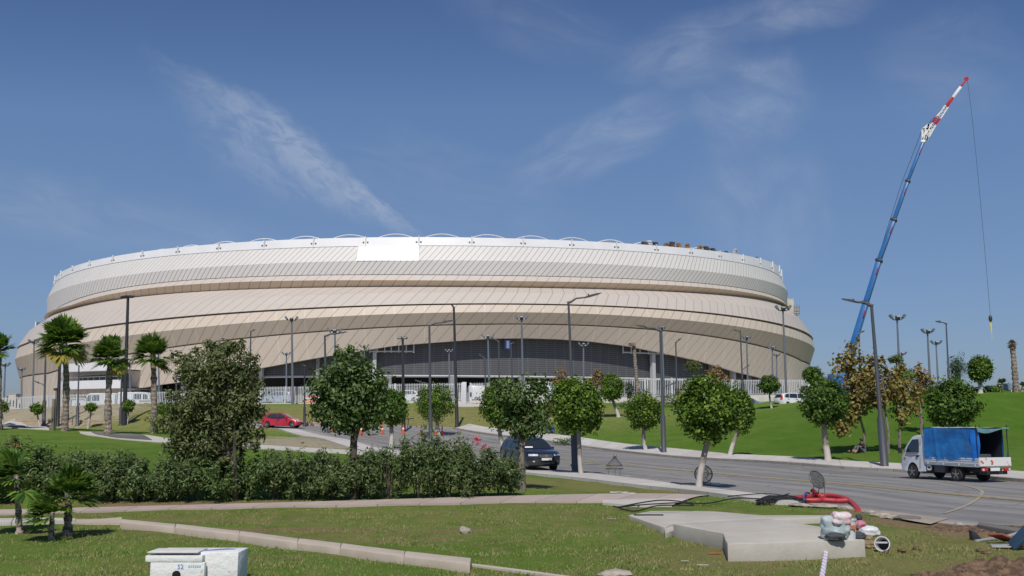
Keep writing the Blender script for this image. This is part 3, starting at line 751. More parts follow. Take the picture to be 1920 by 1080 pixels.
# east construction hoist
HO=mat('cream_shed',(.56,.52,.42),.6,var=.2,vscale=.4)
p,z=at_ring(1487,585,138,125)
e1=wbox('site_hoist',1477,1488,560,590,392,5,HO); e2=wbox('site_hoist',1489,1499,577,590,392,5,LTG)
mb=MB()
for px in (1489,1494,1499): mb.bar(at(px,588,391.5),at(px,571,391.5),.18)
for py in (574,580,585): mb.bar(at(1489,py,391.5),at(1499,py,391.5),.15)
obj('scaffold',mb,GREY,stad,off=STO)
wbox('side_gantry',1506,1512,672,684,372,5,GREY)
# ------------------------------------------------------------------ plants
def leaf_cloud(name, C, Nr, size, m, parent, off, asp=.5, droop=.3, r=None):
    r=r or rng; n=len(C); C=C-np.array(off)
    T=r.normal(size=(n,3)); T-= (T*Nr).sum(1)[:,None]*Nr; T/=np.linalg.norm(T,axis=1)[:,None]+1e-9
    T[:,2]-=droop; T/=np.linalg.norm(T,axis=1)[:,None]+1e-9
    B=np.cross(Nr,T); B/=np.linalg.norm(B,axis=1)[:,None]+1e-9
    s=size[:,None]
    V=np.empty((n,4,3)); V[:,0]=C-T*s*.5; V[:,2]=C+T*s*.5
    V[:,1]=C+B*s*asp*.5+Nr*s*.06; V[:,3]=C-B*s*asp*.5+Nr*s*.06
    return raw_mesh(name,V.reshape(-1,3),np.arange(n*4).reshape(n,4),m,parent)
def unit(n,r): d=r.normal(size=(n,3)); return d/np.linalg.norm(d,axis=1)[:,None]
def blob_leaves(c, R, n, nclump, r, lump=.22, inner=.2, rough=.12, flat=0.0, zmin=None):
    """leaf positions and normals of a clumpy ellipsoidal crown"""
    c=np.array(c); R=np.array(R)
    cd=unit(nclump,r); cr=r.uniform(.74,.98,nclump)+rough*r.normal(size=nclump); cr=np.clip(cr,.3,1.08)
    cc=cd*cr[:,None]
    k=r.integers(0,nclump,n); sz=r.uniform(.6,1.2,nclump)*lump
    P=cc[k]+r.normal(size=(n,3))*sz[k][:,None]
    ni=int(n*inner); P[:ni]=unit(ni,r)*(r.uniform(.1,.85,ni)**.6)[:,None]
    out=P/(np.linalg.norm(P,axis=1)[:,None]+1e-6)
    Nr=out*.8+np.array([0,0,.55])+r.normal(size=(n,3))*.5; Nr/=np.linalg.norm(Nr,axis=1)[:,None]
    W=c+P*R
    if zmin is not None: keep=W[:,2]>zmin; W=W[keep]; Nr=Nr[keep]
    return W,Nr
BARK=mat('grey_bark',(.27,.225,.185),.9,var=.45,vscale=9,bump=.6,bscale=18,stretch=(1,1,.35))
DBARK=mat('dark_bark',(.105,.085,.065),.9,var=.5,vscale=8,bump=.6,bscale=18,stretch=(1,1,.3))
def washed():
    m,nt,b=newmat('whitewashed_bark'); oc=objco(nt); s=N(nt,'ShaderNodeSeparateXYZ'); L(nt,oc,s.inputs[0])
    n=noise(nt,9,5,.6,objco(nt,(1,1,.35))); c=mix(nt,n,(.16,.13,.11),(.33,.28,.235))
    z=math_(nt,'ADD',s.outputs[2],math_(nt,'MULTIPLY',noise(nt,4,3,.5,oc),.25))
    c=mix(nt,sstep(nt,z,1.2,1.0,0,.8),c,mix(nt,n,(.40,.36,.32),(.62,.58,.53)))
    L(nt,c,b.inputs['Base Color']); b.inputs['Roughness'].default_value=.9
    bn=N(nt,'ShaderNodeBump'); bn.inputs['Strength'].default_value=.5; bn.inputs['Distance'].default_value=.05; L(nt,n,bn.inputs['Height']); L(nt,bn.outputs[0],b.inputs['Normal'])
    return m
WASH=washed()
LF_F=leafmat('ficus_leaves',[(.022,.055,.008),(.055,.125,.012),(.13,.23,.022),(.27,.37,.05)],.38)
LF_D=leafmat('dark_ficus_leaves',[(.018,.048,.008),(.042,.10,.012),(.085,.17,.02),(.17,.27,.04)],.32)
LF_O=leafmat('olive_leaves',[(.045,.062,.020),(.095,.125,.040),(.155,.185,.068),(.23,.25,.11)],.34)
LF_M=leafmat('broad_leaves',[(.028,.056,.014),(.060,.110,.024),(.10,.165,.040),(.19,.26,.09)],.32)
LF_B=leafmat('autumn_leaves',[(.10,.08,.02),(.22,.155,.045),(.31,.22,.075),(.25,.25,.07),(.42,.34,.14)],.33)
LF_BR=leafmat('brown_leaves',[(.14,.085,.035),(.29,.165,.07),(.40,.26,.13),(.27,.23,.08)],.35)
LF_S=leafmat('oleander_leaves',[(.034,.062,.020),(.075,.125,.038),(.125,.180,.062),(.23,.28,.11)],.34)
LF_Y=leafmat('yellow_green_leaves',[(.08,.10,.02),(.16,.18,.04),(.24,.24,.07)],.3)
LF_C=leafmat('conifer_needles',[(.020,.045,.018),(.040,.075,.03),(.06,.10,.045)],.1)
def trunk_mesh(base, top, r0, r1, r, bend=.12, forks=5, flen=.5, fr=.4, n=9, wob=.07, spread=.8):
    base=Vector(base); top=Vector(top); d=top-base; Ln=d.length; mb=MB(); path=[];rs=[]
    ph=r.uniform(0,6.28); K=9
    for i in range(K+1):
        t=i/K; o=Vector((math.cos(ph+t*2),math.sin(ph+t*2),0))*bend*Ln*math.sin(t*math.pi)*.35
        path.append(base+d*t+o); rs.append((r0+(r1-r0)*t)*(1.35 if i==0 else 1.0))
    path[0].z-=.15
    mb.tube(path,rs,n,wob=wob)
    for k in range(forks):
        a=k*2.4+ph; st=path[-2 if k%2 else -1]
        e=st+Vector((math.cos(a)*spread,math.sin(a)*spread,r.uniform(.5,1.1)))*flen
        m_=(st+e)/2+Vector((0,0,.1*flen))
        mb.tube([st-d.normalized()*.1,m_,e],[r1*.7*1,r1*fr,r1*.15],6)
    return mb
def tree(label, base, crown, rpx, kind='ball', Y=None, name=None, cat='tree', group=None, n=2600, leaf=.17, mt=None, trunk=None, depth=None, seed=0, tr=None, lump=.2, nclump=70, asp=.55, inner=.2, forks=5, droop=.25, rough=.1):
    r=np.random.default_rng(1000+seed)
    b=gp(*base) if Y is None else gd(base[0],Y)
    Yb=b.y
    c=at(crown[0],crown[1],Yb); sc=(Yb*CP+(c.z-CH)*SP)/F
    R=(rpx[0]*sc, (depth or rpx[0])*sc, rpx[1]*sc)
    root=thing(name or 'topiary_tree',label,cat,b,group=group)
    sub=c.copy(); sub.z-=R[2]*(.55 if kind=='ball' else .5)
    r0=(tr or 7)*sc*.5
    mb=trunk_mesh(b,sub,r0,r0*.72,r,forks=forks,flen=R[2]*.8,bend=.10)
    obj('trunk',mb,trunk or BARK,root,off=b,smooth=60)
    W,Nr=blob_leaves(c,R,n,nclump,r,lump,inner,rough,zmin=b.z+.05)
    leaf_cloud('crown',W,Nr,r.uniform(.7,1.25,len(W))*leaf,mt or LF_F,root,b,asp,droop,r)
    return root
GB='clipped ball trees'
BALLS=[
 ('large clipped ball tree with a leaning pale trunk on the near pavement edge',(1310,918),(1330,766),(57,57),13,5200,.17,LF_F),
 ('clipped ball tree on a pale trunk beside the near lamp post with the dark base',(1090,892),(1081,760),(49,51),9,4200,.18,LF_F),
 ('small clipped ball tree on the far pavement beside the lamp post with a left-pointing arm',(1211,847),(1206,770),(33,35),8,3000,.19,LF_F),
 ('dark clipped ball tree with a thick whitewashed trunk in front of the brown plane tree',(1553,868),(1545,752),(41,44),13,3800,.19,LF_D),
 ('dark clipped ball tree rising right behind the blue tarpaulin of the truck',(1790,866),(1785,757),(45,47),12,3800,.19,LF_D),
 ('round clipped tree standing against the sky on the crest of the right hill',(1838,737),(1838,692),(22,24),9,2200,.2,LF_F),
 ('flat-topped clipped tree on a thin trunk between the two parked cars on the hill',(1447,758),(1442,720),(20,16),4,1800,.2,LF_D),
 ('small clipped tree past the right end of the stadium, above the white parked car',(1530,752),(1524,703),(18,16),4,1600,.2,LF_D),
 ('light green ball tree on the lawn in front of the dead palm',(1160,782),(1147,727),(23,25),7,2200,.2,LF_F),
 ('bright green ball tree behind the flowering bush, right of the traffic cones',(823,818),(817,754),(37,35),6,3200,.19,LF_F),
 ('dark green ball tree on a pale trunk among the orange traffic cones',(733,842),(735,763),(28,33),9,2800,.19,LF_D),
 ('bright ball tree half hidden by the forked tree beside the black car',(945,852),(935,757),(35,42),9,3200,.19,LF_F),
 ('ball tree mostly hidden behind the large leaning-trunk ball tree',(1367,858),(1391,772),(22,38),9,2600,.19,LF_F),
]
for i,(lb,ba,cr,rp,tr_,n,lf,mt) in enumerate(BALLS):
    tree(lb,ba,cr,rp,'ball',n=int(n*2.2),leaf=lf*1.0,mt=mt,trunk=WASH,seed=i,tr=tr_,group=GB,lump=.125,nclump=150,rough=.05,droop=.1,Y=104 if i==7 else 103 if i==6 else None)
GS='small clipped trees along the low stone wall'
for i,(lb,ba,cr,rp) in enumerate([
 ('little ball tree by the stone wall, left of the tallest palm and thin poles',(76,796),(70,766),(11,11)),
 ('little mushroom-shaped tree with a slanted white trunk by the stone wall',(165,797),(171,763),(11,8)),
 ('little round tree by the stone wall directly behind the tall black floodlight pole',(238,796),(241,760),(12,11)),
 ('little round tree by the stone wall behind the palm nearest the big olive tree',(306,794),(305,766),(13,11)),
 ('little ball tree at the far left end of the stone wall',(5,792),(3,763),(12,11))]):
    tree(lb,ba,cr,rp,'ball',n=1300,leaf=.2,mt=LF_F,trunk=WASH,seed=30+i,tr=4,group=GS,Y=96,lump=.17,nclump=50,name='topiary_tree')
# loose foreground trees
def loose_tree(label,name,base,lobes,mt,stems,leaf,asp,seed,trunk=DBARK,Y=None,group=None,droop=.4,tr=.07):
    """lobes: (px,py,rx,ry,n); stems: list of pixel polylines from the base up"""
    r=np.random.default_rng(seed); b=gp(*base) if Y is None else gd(base[0],Y); root=thing(name,label,'tree',b,group=group)
    mb=MB()
    for st in stems:
        P=[b]+[at(px,py,b.y+dy) for px,py,dy in st]; P[0]=b+Vector((r.uniform(-.05,.05),0,-.12))
        rs=[tr*(1.25-1.0*i/len(P)) for i in range(len(P))]; mb.tube(P,rs,7,wob=.08)
    # twigs reaching the lobes
    hub=at(stems[0][min(1,len(stems[0])-1)][0],stems[0][min(1,len(stems[0])-1)][1],b.y)
    for px,py,rx,ry,n in lobes:
        e=at(px,py,b.y+r.uniform(-.5,.5)); mb.tube([hub,(hub+e)/2+Vector((0,0,.1)),e],[tr*.45,tr*.3,tr*.1],5)
    obj('trunk',mb,trunk,root,off=b,smooth=60)
    Ws=[];Ns=[]
    for px,py,rx,ry,n in lobes:
        sc=b.y/F; c=at(px,py,b.y+r.uniform(-.35,.35)*rx*sc)
        W_,N_=blob_leaves(c,(rx*sc,rx*sc,ry*sc),int(n*(1.12 if mt is LF_O else 1.1)),max(14,n//40),r,.25,.22,.2); Ws.append(W_);Ns.append(N_)
    W=np.concatenate(Ws);Nr=np.concatenate(Ns)
    leaf_cloud('crown',W,Nr,r.uniform(.6,1.3,len(W))*leaf,mt,root,b,asp,droop,r); return root
loose_tree('big loose grey-green tree with several dark stems rising from the hedge','olive_tree',(440,938),
 [(a_,b_,c_*.84,d_*.84,n_) for a_,b_,c_,d_,n_ in [(400,690,50,38,1700),(355,700,28,32,600),(445,700,36,42,1100),(410,660,34,22,700),(375,740,52,45,1700),(450,750,42,50,1400),(350,800,36,38,1000),(405,800,52,42,1600),(455,800,34,46,1000),(345,835,24,24,420),(395,842,44,24,800),(340,680,18,10,110),(470,760,22,44,500),(335,770,22,28,340),(430,648,24,14,260)]]
 +[(478,688,8,22,120),(331,664,14,7,70),(392,648,13,10,110),(452,652,12,14,120),(468,670,10,12,90),(322,742,13,11,100),(316,792,12,15,110),(318,838,13,12,100),(330,856,14,9,80),(487,722,10,14,100),(492,770,9,16,90),(488,812,10,14,90),(352,672,14,10,100),(372,660,12,10,90),(478,838,10,12,80),(365,862,18,9,100),(420,862,16,9,100)],
 LF_O,[[(438,890,0),(430,850,0),(415,800,0),(400,740,.2)],[(446,890,.2),(452,850,.3),(450,790,.4)],[(442,895,-.2),(440,850,-.3),(440,780,-.4)],[(434,880,.1),(418,850,.2),(380,800,0)]],.145,.40,501,tr=.075)
loose_tree('slim tree with a full green crown standing among the hedge bushes','broadleaf_tree',(664,936),
 [(655,690,38,30,900),(635,662,9,12,90),(659,657,8,14,90),(620,725,36,38,1100),(690,720,34,34,900),(655,745,52,42,1500),(610,765,26,30,600),(700,760,26,34,600),(645,790,34,26,600),(680,785,26,26,450),(715,735,14,22,180)],
 LF_M,[[(664,870,0),(666,820,0),(660,760,0),(655,710,0)],[(660,870,.1),(661,800,.15),(640,740,.1)],[(664,830,0),(680,770,.1),(695,730,.1)]],.15,.5,502,tr=.075)
loose_tree('tree with a forked grey trunk and blue-green crown standing in front of the black car','broadleaf_tree',(980,920),
 [(970,745,36,32,1000),(1003,755,30,38,900),(990,790,40,28,900),(955,775,24,30,450),(1012,725,16,14,180),(950,725,24,14,240),(975,815,24,16,300),(1010,790,20,20,260)],
 LF_M,[[(978,870,0),(977,835,0),(966,806,0),(962,780,0)],[(978,870,.02),(979,838,.02),(988,812,0),(992,780,.1)]],.15,.5,503,trunk=BARK,tr=.105)
# brown plane trees on the right lawn and by the fence
GBN='plane trees with browning leaves'
LF_N=9
def brown(label,base,crown,rp,n,seed,Y=None,mt=None,tr=5,leaf=.24):
    r=np.random.default_rng(seed); b=gp(*base) if Y is None else gd(base[0],Y); sc=b.y/F
    lob=[]
    for k in range(9):
        a=r.uniform(0,6.28); q=r.uniform(.15,.75)
        lob.append((crown[0]+math.cos(a)*rp[0]*q,crown[1]+math.sin(a)*rp[1]*q,rp[0]*r.uniform(.28,.5),rp[1]*r.uniform(.24,.42),n//9))
    lob.append((crown[0],crown[1]-rp[1]*.8,rp[0]*.22,rp[1]*.25,n//20))
    return loose_tree(label,'plane_tree',base,lob,mt or LF_B,[[(base[0],(base[1]*2+crown[1])/3,0),((base[0]+crown[0])/2,(base[1]+crown[1]*2)/3,0),(crown[0],crown[1]-rp[1]*.3,0)]],leaf,.8,seed,trunk=BARK,Y=Y,group=GBN,tr=tr*sc*.5)
brown('tall plane tree with golden brown leaves and a dark seated figure at its foot',(1620,848),(1600,735),(54,88),3000,601)
brown('thin plane tree with brown leaves right of the tall lamp post, behind the truck cab',(1687,845),(1690,738),(40,58),1500,602)
brown('plane tree with a pale trunk and brown leaves hidden behind the tall lamp post',(1666,850),(1652,722),(34,52),1400,603)
brown('sparse young plane tree at the right end of the brown group',(1728,815),(1722,722),(24,40),600,604,mt=LF_BR)
brown('russet tree by the fence seen above the ball tree next to the dark-based lamp post',(1062,775),(1058,722),(30,30),900,605,Y=116,mt=LF_BR)
brown('round brown tree in front of the grey louvres left of the light green ball tree',(1122,770),(1119,708),(20,17),700,606,Y=118,mt=LF_BR)
brown('rust-coloured tree behind the top of the large leaning-trunk ball tree',(1345,775),(1345,704),(26,20),700,607,Y=112,mt=LF_BR)
brown('low yellow and rust bush-like tree left of the large leaning-trunk ball tree',(1287,785),(1284,743),(20,28),800,608,Y=108,mt=LF_B)
brown('russet sapling between the forked tree and the ball tree by the dark-based lamp post',(1030,790),(1030,765),(12,22),260,609,Y=110,mt=LF_BR)
tree('small grey olive tree before the dark opening at the right of the stadium',(1302,745),(1300,687),(14,11),'ball',Y=116,mt=LF_O,n=900,leaf=.22,seed=51,tr=4,name='olive_tree')
tree('dark feathery conifer on the crest beside the single-arm lamp post',(1798,735),(1795,690),(14,25),'ball',Y=96,mt=LF_C,n=1500,leaf=.22,seed=52,tr=3,name='conifer_tree',asp=.3,rough=.25)
tree('small flat pale tree seen against the sky beside a forked floodlight mast',(1681,735),(1680,674),(12,8),'ball',Y=104,mt=LF_O,n=700,leaf=.22,seed=53,tr=3,name='olive_tree')
tree('wide flat green tree peeping over the brown plane trees',(1697,760),(1697,706),(28,13),'ball',Y=90,mt=LF_F,n=1500,leaf=.2,seed=54,tr=4,name='topiary_tree')
tree('yellow-green sapling with a pale trunk beside the person in blue',(1052,817),(1056,800),(17,11),'ball',mt=LF_Y,n=420,leaf=.17,seed=55,tr=3,name='sapling')
tree('second thin sapling with a bent brown stem, close to the dark-based lamp post',(1069,820),(1066,797),(9,11),'ball',mt=LF_Y,n=220,leaf=.17,seed=56,tr=3,name='sapling')
tree('dark little cypress bush beside the dead palm at the fence',(1180,752),(1181,732),(9,16),'ball',Y=118,mt=LF_C,n=700,leaf=.2,seed=57,tr=3,name='conifer_tree')
# bushes on the crest at the far right and by the fence
def bush(label,px,Y,w_,h_,mt,seed,n=700,leaf=.17,name='bush',group=None,dpt=None,lift=0):
    r=np.random.default_rng(seed); b=gd(px,Y); root=thing(name,label,'bush',b,group=group)
    mb=MB()
    for k in range(4):
        a=k*1.7+seed; mb.tube([b+Vector((0,0,-.05)),b+Vector((math.cos(a)*w_*.15,math.sin(a)*w_*.15,h_*.4)),b+Vector((math.cos(a)*w_*.3,math.sin(a)*w_*.2,h_*.75))],[.025,.018,.008],5)
    obj('stem',mb,DBARK,root,off=b)
    W,Nr=blob_leaves((b.x,b.y,b.z+h_*.52),(w_/2,(dpt or w_)/2,h_*.5),n,max(12,n//40),r,.24,.25,.14,zmin=b.z+.02)
    leaf_cloud('foliage',W,Nr,r.uniform(.6,1.3,len(W))*leaf,mt,root,b,.5,.2,r); return root
for k,(px,w_) in enumerate([(1856,1.0),(1868,1.0),(1829,.9)]):
    bush(['low round bush on the crest left of the tiny palm','low round bush touching the tiny palm on the crest','low bush at the foot of the round tree on the crest'][k],px,84.5,w_*1.1,.5,LF_F,70+k,300,group='low bushes on the crest')
bush('low dry hedge bush below the fence between the small ball tree and the large one',1258,118,3.2,1.6,LF_S,75,700,.2)
bush('low dry bush at the fence foot, right of the light green ball tree',1170,116,2.2,.9,LF_S,76,400,.2)
bush('dark bush at the kerb behind the cones, left of the low stone edging',690,103,1.6,.8,LF_D,77,400,.2)
bush('shaggy green bush at the foot of the palm nearest the big olive tree',310,68,2.2,1.6,LF_D,78,900,.16)
bush('dark low bush beside the two thin saplings',1058,84,1.7,.6,LF_D,79,400,.16)
# oleander hedge along the footpath: every shrub its own thing
HG='oleander shrubs of the hedge'
PINKF=leafmat('pink_blossom',[(.55,.05,.12),(.75,.12,.22),(.80,.25,.30)],.3)
HED=[(-40,76,120,.2),(22,70,118,.1),(80,62,86,0),(135,66,98,.1),(190,66,96,0),(245,58,80,-.2),(296,58,84,0),(345,62,92,.1),(398,64,86,0),(452,62,84,.15),(505,66,92,0),(560,66,90,.1),(615,62,88,0),(668,50,92,.1),
     (722,66,102,0),(778,76,128,.2),(836,72,116,0),(892,66,108,.1),(938,54,76,0)]
HL=['tall dark shrub cut by the left picture edge','dark reddish shrub behind the leftmost foreground palm','thin shrub with gaps, first right of the leftmost foreground palm','shrub behind the two small foreground palms','shrub just right of the two small foreground palms','low thin shrub with dry ground showing beneath','low shrub left of the shadow of the big grey-green tree','shrub under the left edge of the big grey-green tree','dark shaded shrub under the big grey-green tree','dark shaded shrub around the stems of the big grey-green tree','shrub under the right edge of the big grey-green tree','mid-hedge shrub between the big grey-green tree and the slim tree','mid-hedge shrub left of the slim tree','narrow shrub at the foot of the slim tree','shrub just right of the slim tree','tallest spiky shrub of the right clump','shrub of the right clump carrying pink blossoms','broad dark shrub right of the pink blossoms','last shrub of the hedge, against the forked grey trunk']
for i,(px,wp,hp,dy) in enumerate(HED):
    r=np.random.default_rng(200+i); by=951-px*.011 if px<700 else 945-(px-700)*.03
    b=gp(px,by-3); b.y+=.75; b.z=h(b.x,b.y); sc=b.y/F; w_=wp*sc*1.12; h_=hp*sc*.95
    root=thing('oleander_shrub',HL[i],'shrub',b,group=HG)
    mb=MB()
    for k in range(7):
        a=r.uniform(0,6.28); q=r.uniform(.1,.45)
        mb.tube([b+Vector((math.cos(a)*.06,math.sin(a)*.06,-.05)),b+Vector((math.cos(a)*w_*q*.5,math.sin(a)*.25,h_*.45)),b+Vector((math.cos(a)*w_*q,math.sin(a)*.4,h_*r.uniform(.7,.95)))],[.02,.014,.006],5)
    obj('stem',mb,DBARK,root,off=b)
    Ws=[];Ns=[]
    nl=9
    for k in range(nl):
        fx=r.uniform(-.42,.42); top=r.uniform(.72,1.04); zc=r.uniform(.28,.72)
        W_,N_=blob_leaves((b.x+fx*w_,b.y+r.uniform(-.35,.35),b.z+h_*zc),(w_*r.uniform(.18,.30),.5,h_*r.uniform(.22,.32)),560,12,r,.28,.2,.2,zmin=b.z+.03); Ws.append(W_);Ns.append(N_)
    for k in range(7):   # upright shoots
        fx=r.uniform(-.45,.45); m_=45; t=r.uniform(0,1,m_); hh=h_*r.uniform(.85,1.12)
        W_=np.c_[b.x+fx*w_+r.normal(size=m_)*.05,b.y+r.normal(size=m_)*.12,b.z+hh*(.6+.4*t)]; N_=unit(m_,r)*.5+np.array([0,-.5,.6]); N_/=np.linalg.norm(N_,axis=1)[:,None]; Ws.append(W_);Ns.append(N_)
    W=np.concatenate(Ws);Nr=np.concatenate(Ns)
    mt=LF_S if i not in (8,9,0,1) else LF_M
    leaf_cloud('foliage',W,Nr,r.uniform(.6,1.3,len(W))*.125,mt,root,b,.36,-.25,r)
    fl=[(897,823),(910,838),(893,829)] if i==16 else [(803,885)] if i==15 else [(18,828),(30,835),(8,925)] if i==1 else []
    for fx,fy in fl:
        c=at(fx,fy,b.y-.35); W_,N_=blob_leaves(c,(.13,.13,.10),60,8,r); leaf_cloud('blossom',W_,N_,np.full(len(W_),.055),PINKF if i!=1 else LF_BR,root,b,.8,0,r)
# ------------------------------------------------------------------ palms
PTR,nt,b=newmat('palm_trunk')
s_=N(nt,'ShaderNodeSeparateXYZ'); oc=objco(nt); L(nt,oc,s_.inputs[0])
n=noise(nt,6,5,.7,objco(nt,(1,1,1.6))); zz=math_(nt,'FRACT',math_(nt,'ADD',math_(nt,'MULTIPLY',s_.outputs[2],3.3),math_(nt,'MULTIPLY',n,3.4)))
c=mix(nt,sstep(nt,zz,.25,.75),(.07,.052,.04),(.40,.345,.29)); c=mix(nt,math_(nt,'MULTIPLY',n,.5),c,(.16,.12,.09))
L(nt,c,b.inputs['Base Color']); b.inputs['Roughness'].default_value=.95
PGR=leafmat('palm_fronds',[(.03,.075,.012),(.075,.16,.022),(.14,.25,.036),(.22,.33,.06)],.38)
PYL=leafmat('yellow_palm_fronds',[(.22,.24,.03),(.36,.32,.05),(.30,.20,.06)],.3)
PDD=leafmat('dead_palm_fronds',[(.16,.11,.06),(.26,.19,.11),(.34,.26,.16)],.2)
def fronds(c,R,nf,r,el0,el1,wind,nl=24,lw=.055,az=None):
    V=[];Fc=[]
    for i in range(nf):
        a=r.uniform(0,2*math.pi) if az is None else r.uniform(*az); el=r.uniform(el0,el1)
        d=Vector((math.cos(a)*math.cos(el),math.sin(a)*math.cos(el),math.sin(el)))+Vector(wind); d.normalize()
        side=d.cross(Vector((0,0,1))); side=side.normalized() if side.length>.05 else Vector((1,0,0)); up=side.cross(d)
        pl=R*r.uniform(.38,.52); bl=R*r.uniform(.55,.72)
        p0=Vector(c); p1=p0+d*pl+Vector((0,0,-.06*R))
        o=len(V); w_=.018*R; V+= [p0+side*w_,p0-side*w_,p1-side*w_*.6,p1+side*w_*.6]; Fc.append((o,o+1,o+2,o+3))
        for k in range(nl):
            t=(k/(nl-1)-.5)*2*1.35; tw=r.uniform(-.12,.12)
            ld=(d*math.cos(t)+side*math.sin(t)+up*(.15*abs(t)+tw)).normalized(); lb=ld.cross(up).normalized(); L_=bl*(1-.22*abs(t)/1.35)*r.uniform(.85,1.1)
            q=[]
            for j,(s,wd) in enumerate(((0,.35),(.38,1.0),(.72,.75),(1.0,.08))):
                pt=p1+ld*L_*s+Vector((0,0,-1))*(L_*.22*s**2.6)+Vector(wind)*(L_*.35*s*s)
                q.append((pt+lb*lw*R*wd,pt-lb*lw*R*wd))
            o=len(V)
            for a_,b_ in q: V+=[a_,b_]
            for j in range(3): Fc.append((o+2*j,o+2*j+1,o+2*j+3,o+2*j+2))
    return V,Fc
def palm(label,base,crown,rpx,seed,Y=None,tr=.24,nf=30,group='fan palms on the left lawn',yellow=3,wind=(-.18,0,.12),lean=0,skirt=True):
    r=np.random.default_rng(seed); b=gp(*base) if Y is None else gd(base[0],Y); c=at(crown[0],crown[1],b.y); R=rpx*b.y/F*1.12
    root=thing('fan_palm',label,'palm tree',b,group=group)
    mb=MB(); path=[];rs=[];K=26
    for i in range(K+1):
        t=i/K; p=b.lerp(c,t); p.x+=math.sin(t*math.pi)*lean*R*.2; path.append(p); rs.append(tr*(1.15 if i<2 else 1.0)*(1-.25*t)*r.uniform(.88,1.12))
    path[0].z-=.2; mb.tube(path,rs,10,wob=.14); obj('trunk',mb,PTR,root,off=b,smooth=50)
    for nm,n_,e0,e1,mt in (('crown',int(nf*1.5),-.35,1.5,PGR),('old_fronds',yellow,-.75,-.35,PYL)):
        if not n_: continue
        V,Fc=fronds(c-Vector((0,0,R*.1)),R,n_,r,e0,e1,wind)
        V=np.array([tuple(v) for v in V]); V[:,2]=c.z+(V[:,2]-c.z)*1.22; V=V-np.array(b); raw_mesh(nm,V,np.array(Fc),mt,root)
    return root
palm('tallest fan palm on the left lawn, its crown in front of the beige wall corner',(121,808),(121,640),46,301,nf=40,yellow=4,lean=.3)
palm('fan palm with a leaning trunk beside the tall black floodlight pole, left of it',(203,817),(208,668),36,302,nf=34,lean=-.3)
palm('fan palm with a straight trunk just left of the big grey-green tree',(289,813),(287,664),36,303,nf=34,lean=.1)
palm('fan palm cut by the left picture edge, seen against the sky',(-4,806),(-3,655),30,304,nf=28,lean=.1,yellow=2)
GF='young palms in the foreground bed'
palm('young foreground palm with a thin dark trunk, cut by the left picture edge',(37,1002),(30,890),56,305,tr=.075,nf=22,group=GF,yellow=2,wind=(-.5,0,0))
palm('young foreground palm with the thickest trunk, rightmost of the bed',(127,1006),(128,925),50,306,tr=.10,nf=18,group=GF,yellow=1,wind=(.25,0,.2))
palm('smallest foreground palm with a short bent trunk, middle of the bed',(96,1013),(98,962),44,307,tr=.065,nf=14,group=GF,yellow=1,wind=(-.6,0,0))
# bare palms
def bare_palm(label,base,crown,Y,seed,rpx,droop):
    r=np.random.default_rng(seed); b=gd(base[0],Y); c=at(crown[0],crown[1],b.y); R=rpx*b.y/F
    root=thing('fan_palm',label,'palm tree',b); mb=MB()
    K=18; path=[b.lerp(c,i/K) for i in range(K+1)]; path[0].z-=.2
    mb.tube(path,[.26*(1-.25*i/K)*(1.1 if i%2 else .9) for i in range(K+1)],9,wob=.12); obj('trunk',mb,PTR,root,off=b,smooth=50)
    if droop:
        V,Fc=fronds(c,R,7,r,-.3,.5,(-.9,0,-.5),9,.06)
    else:
        V,Fc=fronds(c,R,60,r,-1.2,1.4,(0,0,0),7,.06)
    raw_mesh('crown',np.array([tuple(v) for v in V])-np.array(b),np.array(Fc),PDD,root); return root
bare_palm('dead palm with a bare trunk and hanging withered top in front of the stadium opening',(1198,745),(1188,642),118,311,12,True)
bare_palm('bare palm with a trimmed brown ball of dead fronds on the crest at far right',(1906,736),(1898,645),84,312,10,False)
palm('tiny palm between the low bushes on the crest',(1876,735),(1879,720),11,313,Y=84.5,tr=.13,nf=16,group='palms on the crest',yellow=0)
palm('tiny dark palm stump cut by the right picture edge on the crest',(1917,735),(1918,724),8,314,Y=84.5,tr=.13,nf=12,group='palms on the crest',yellow=0)
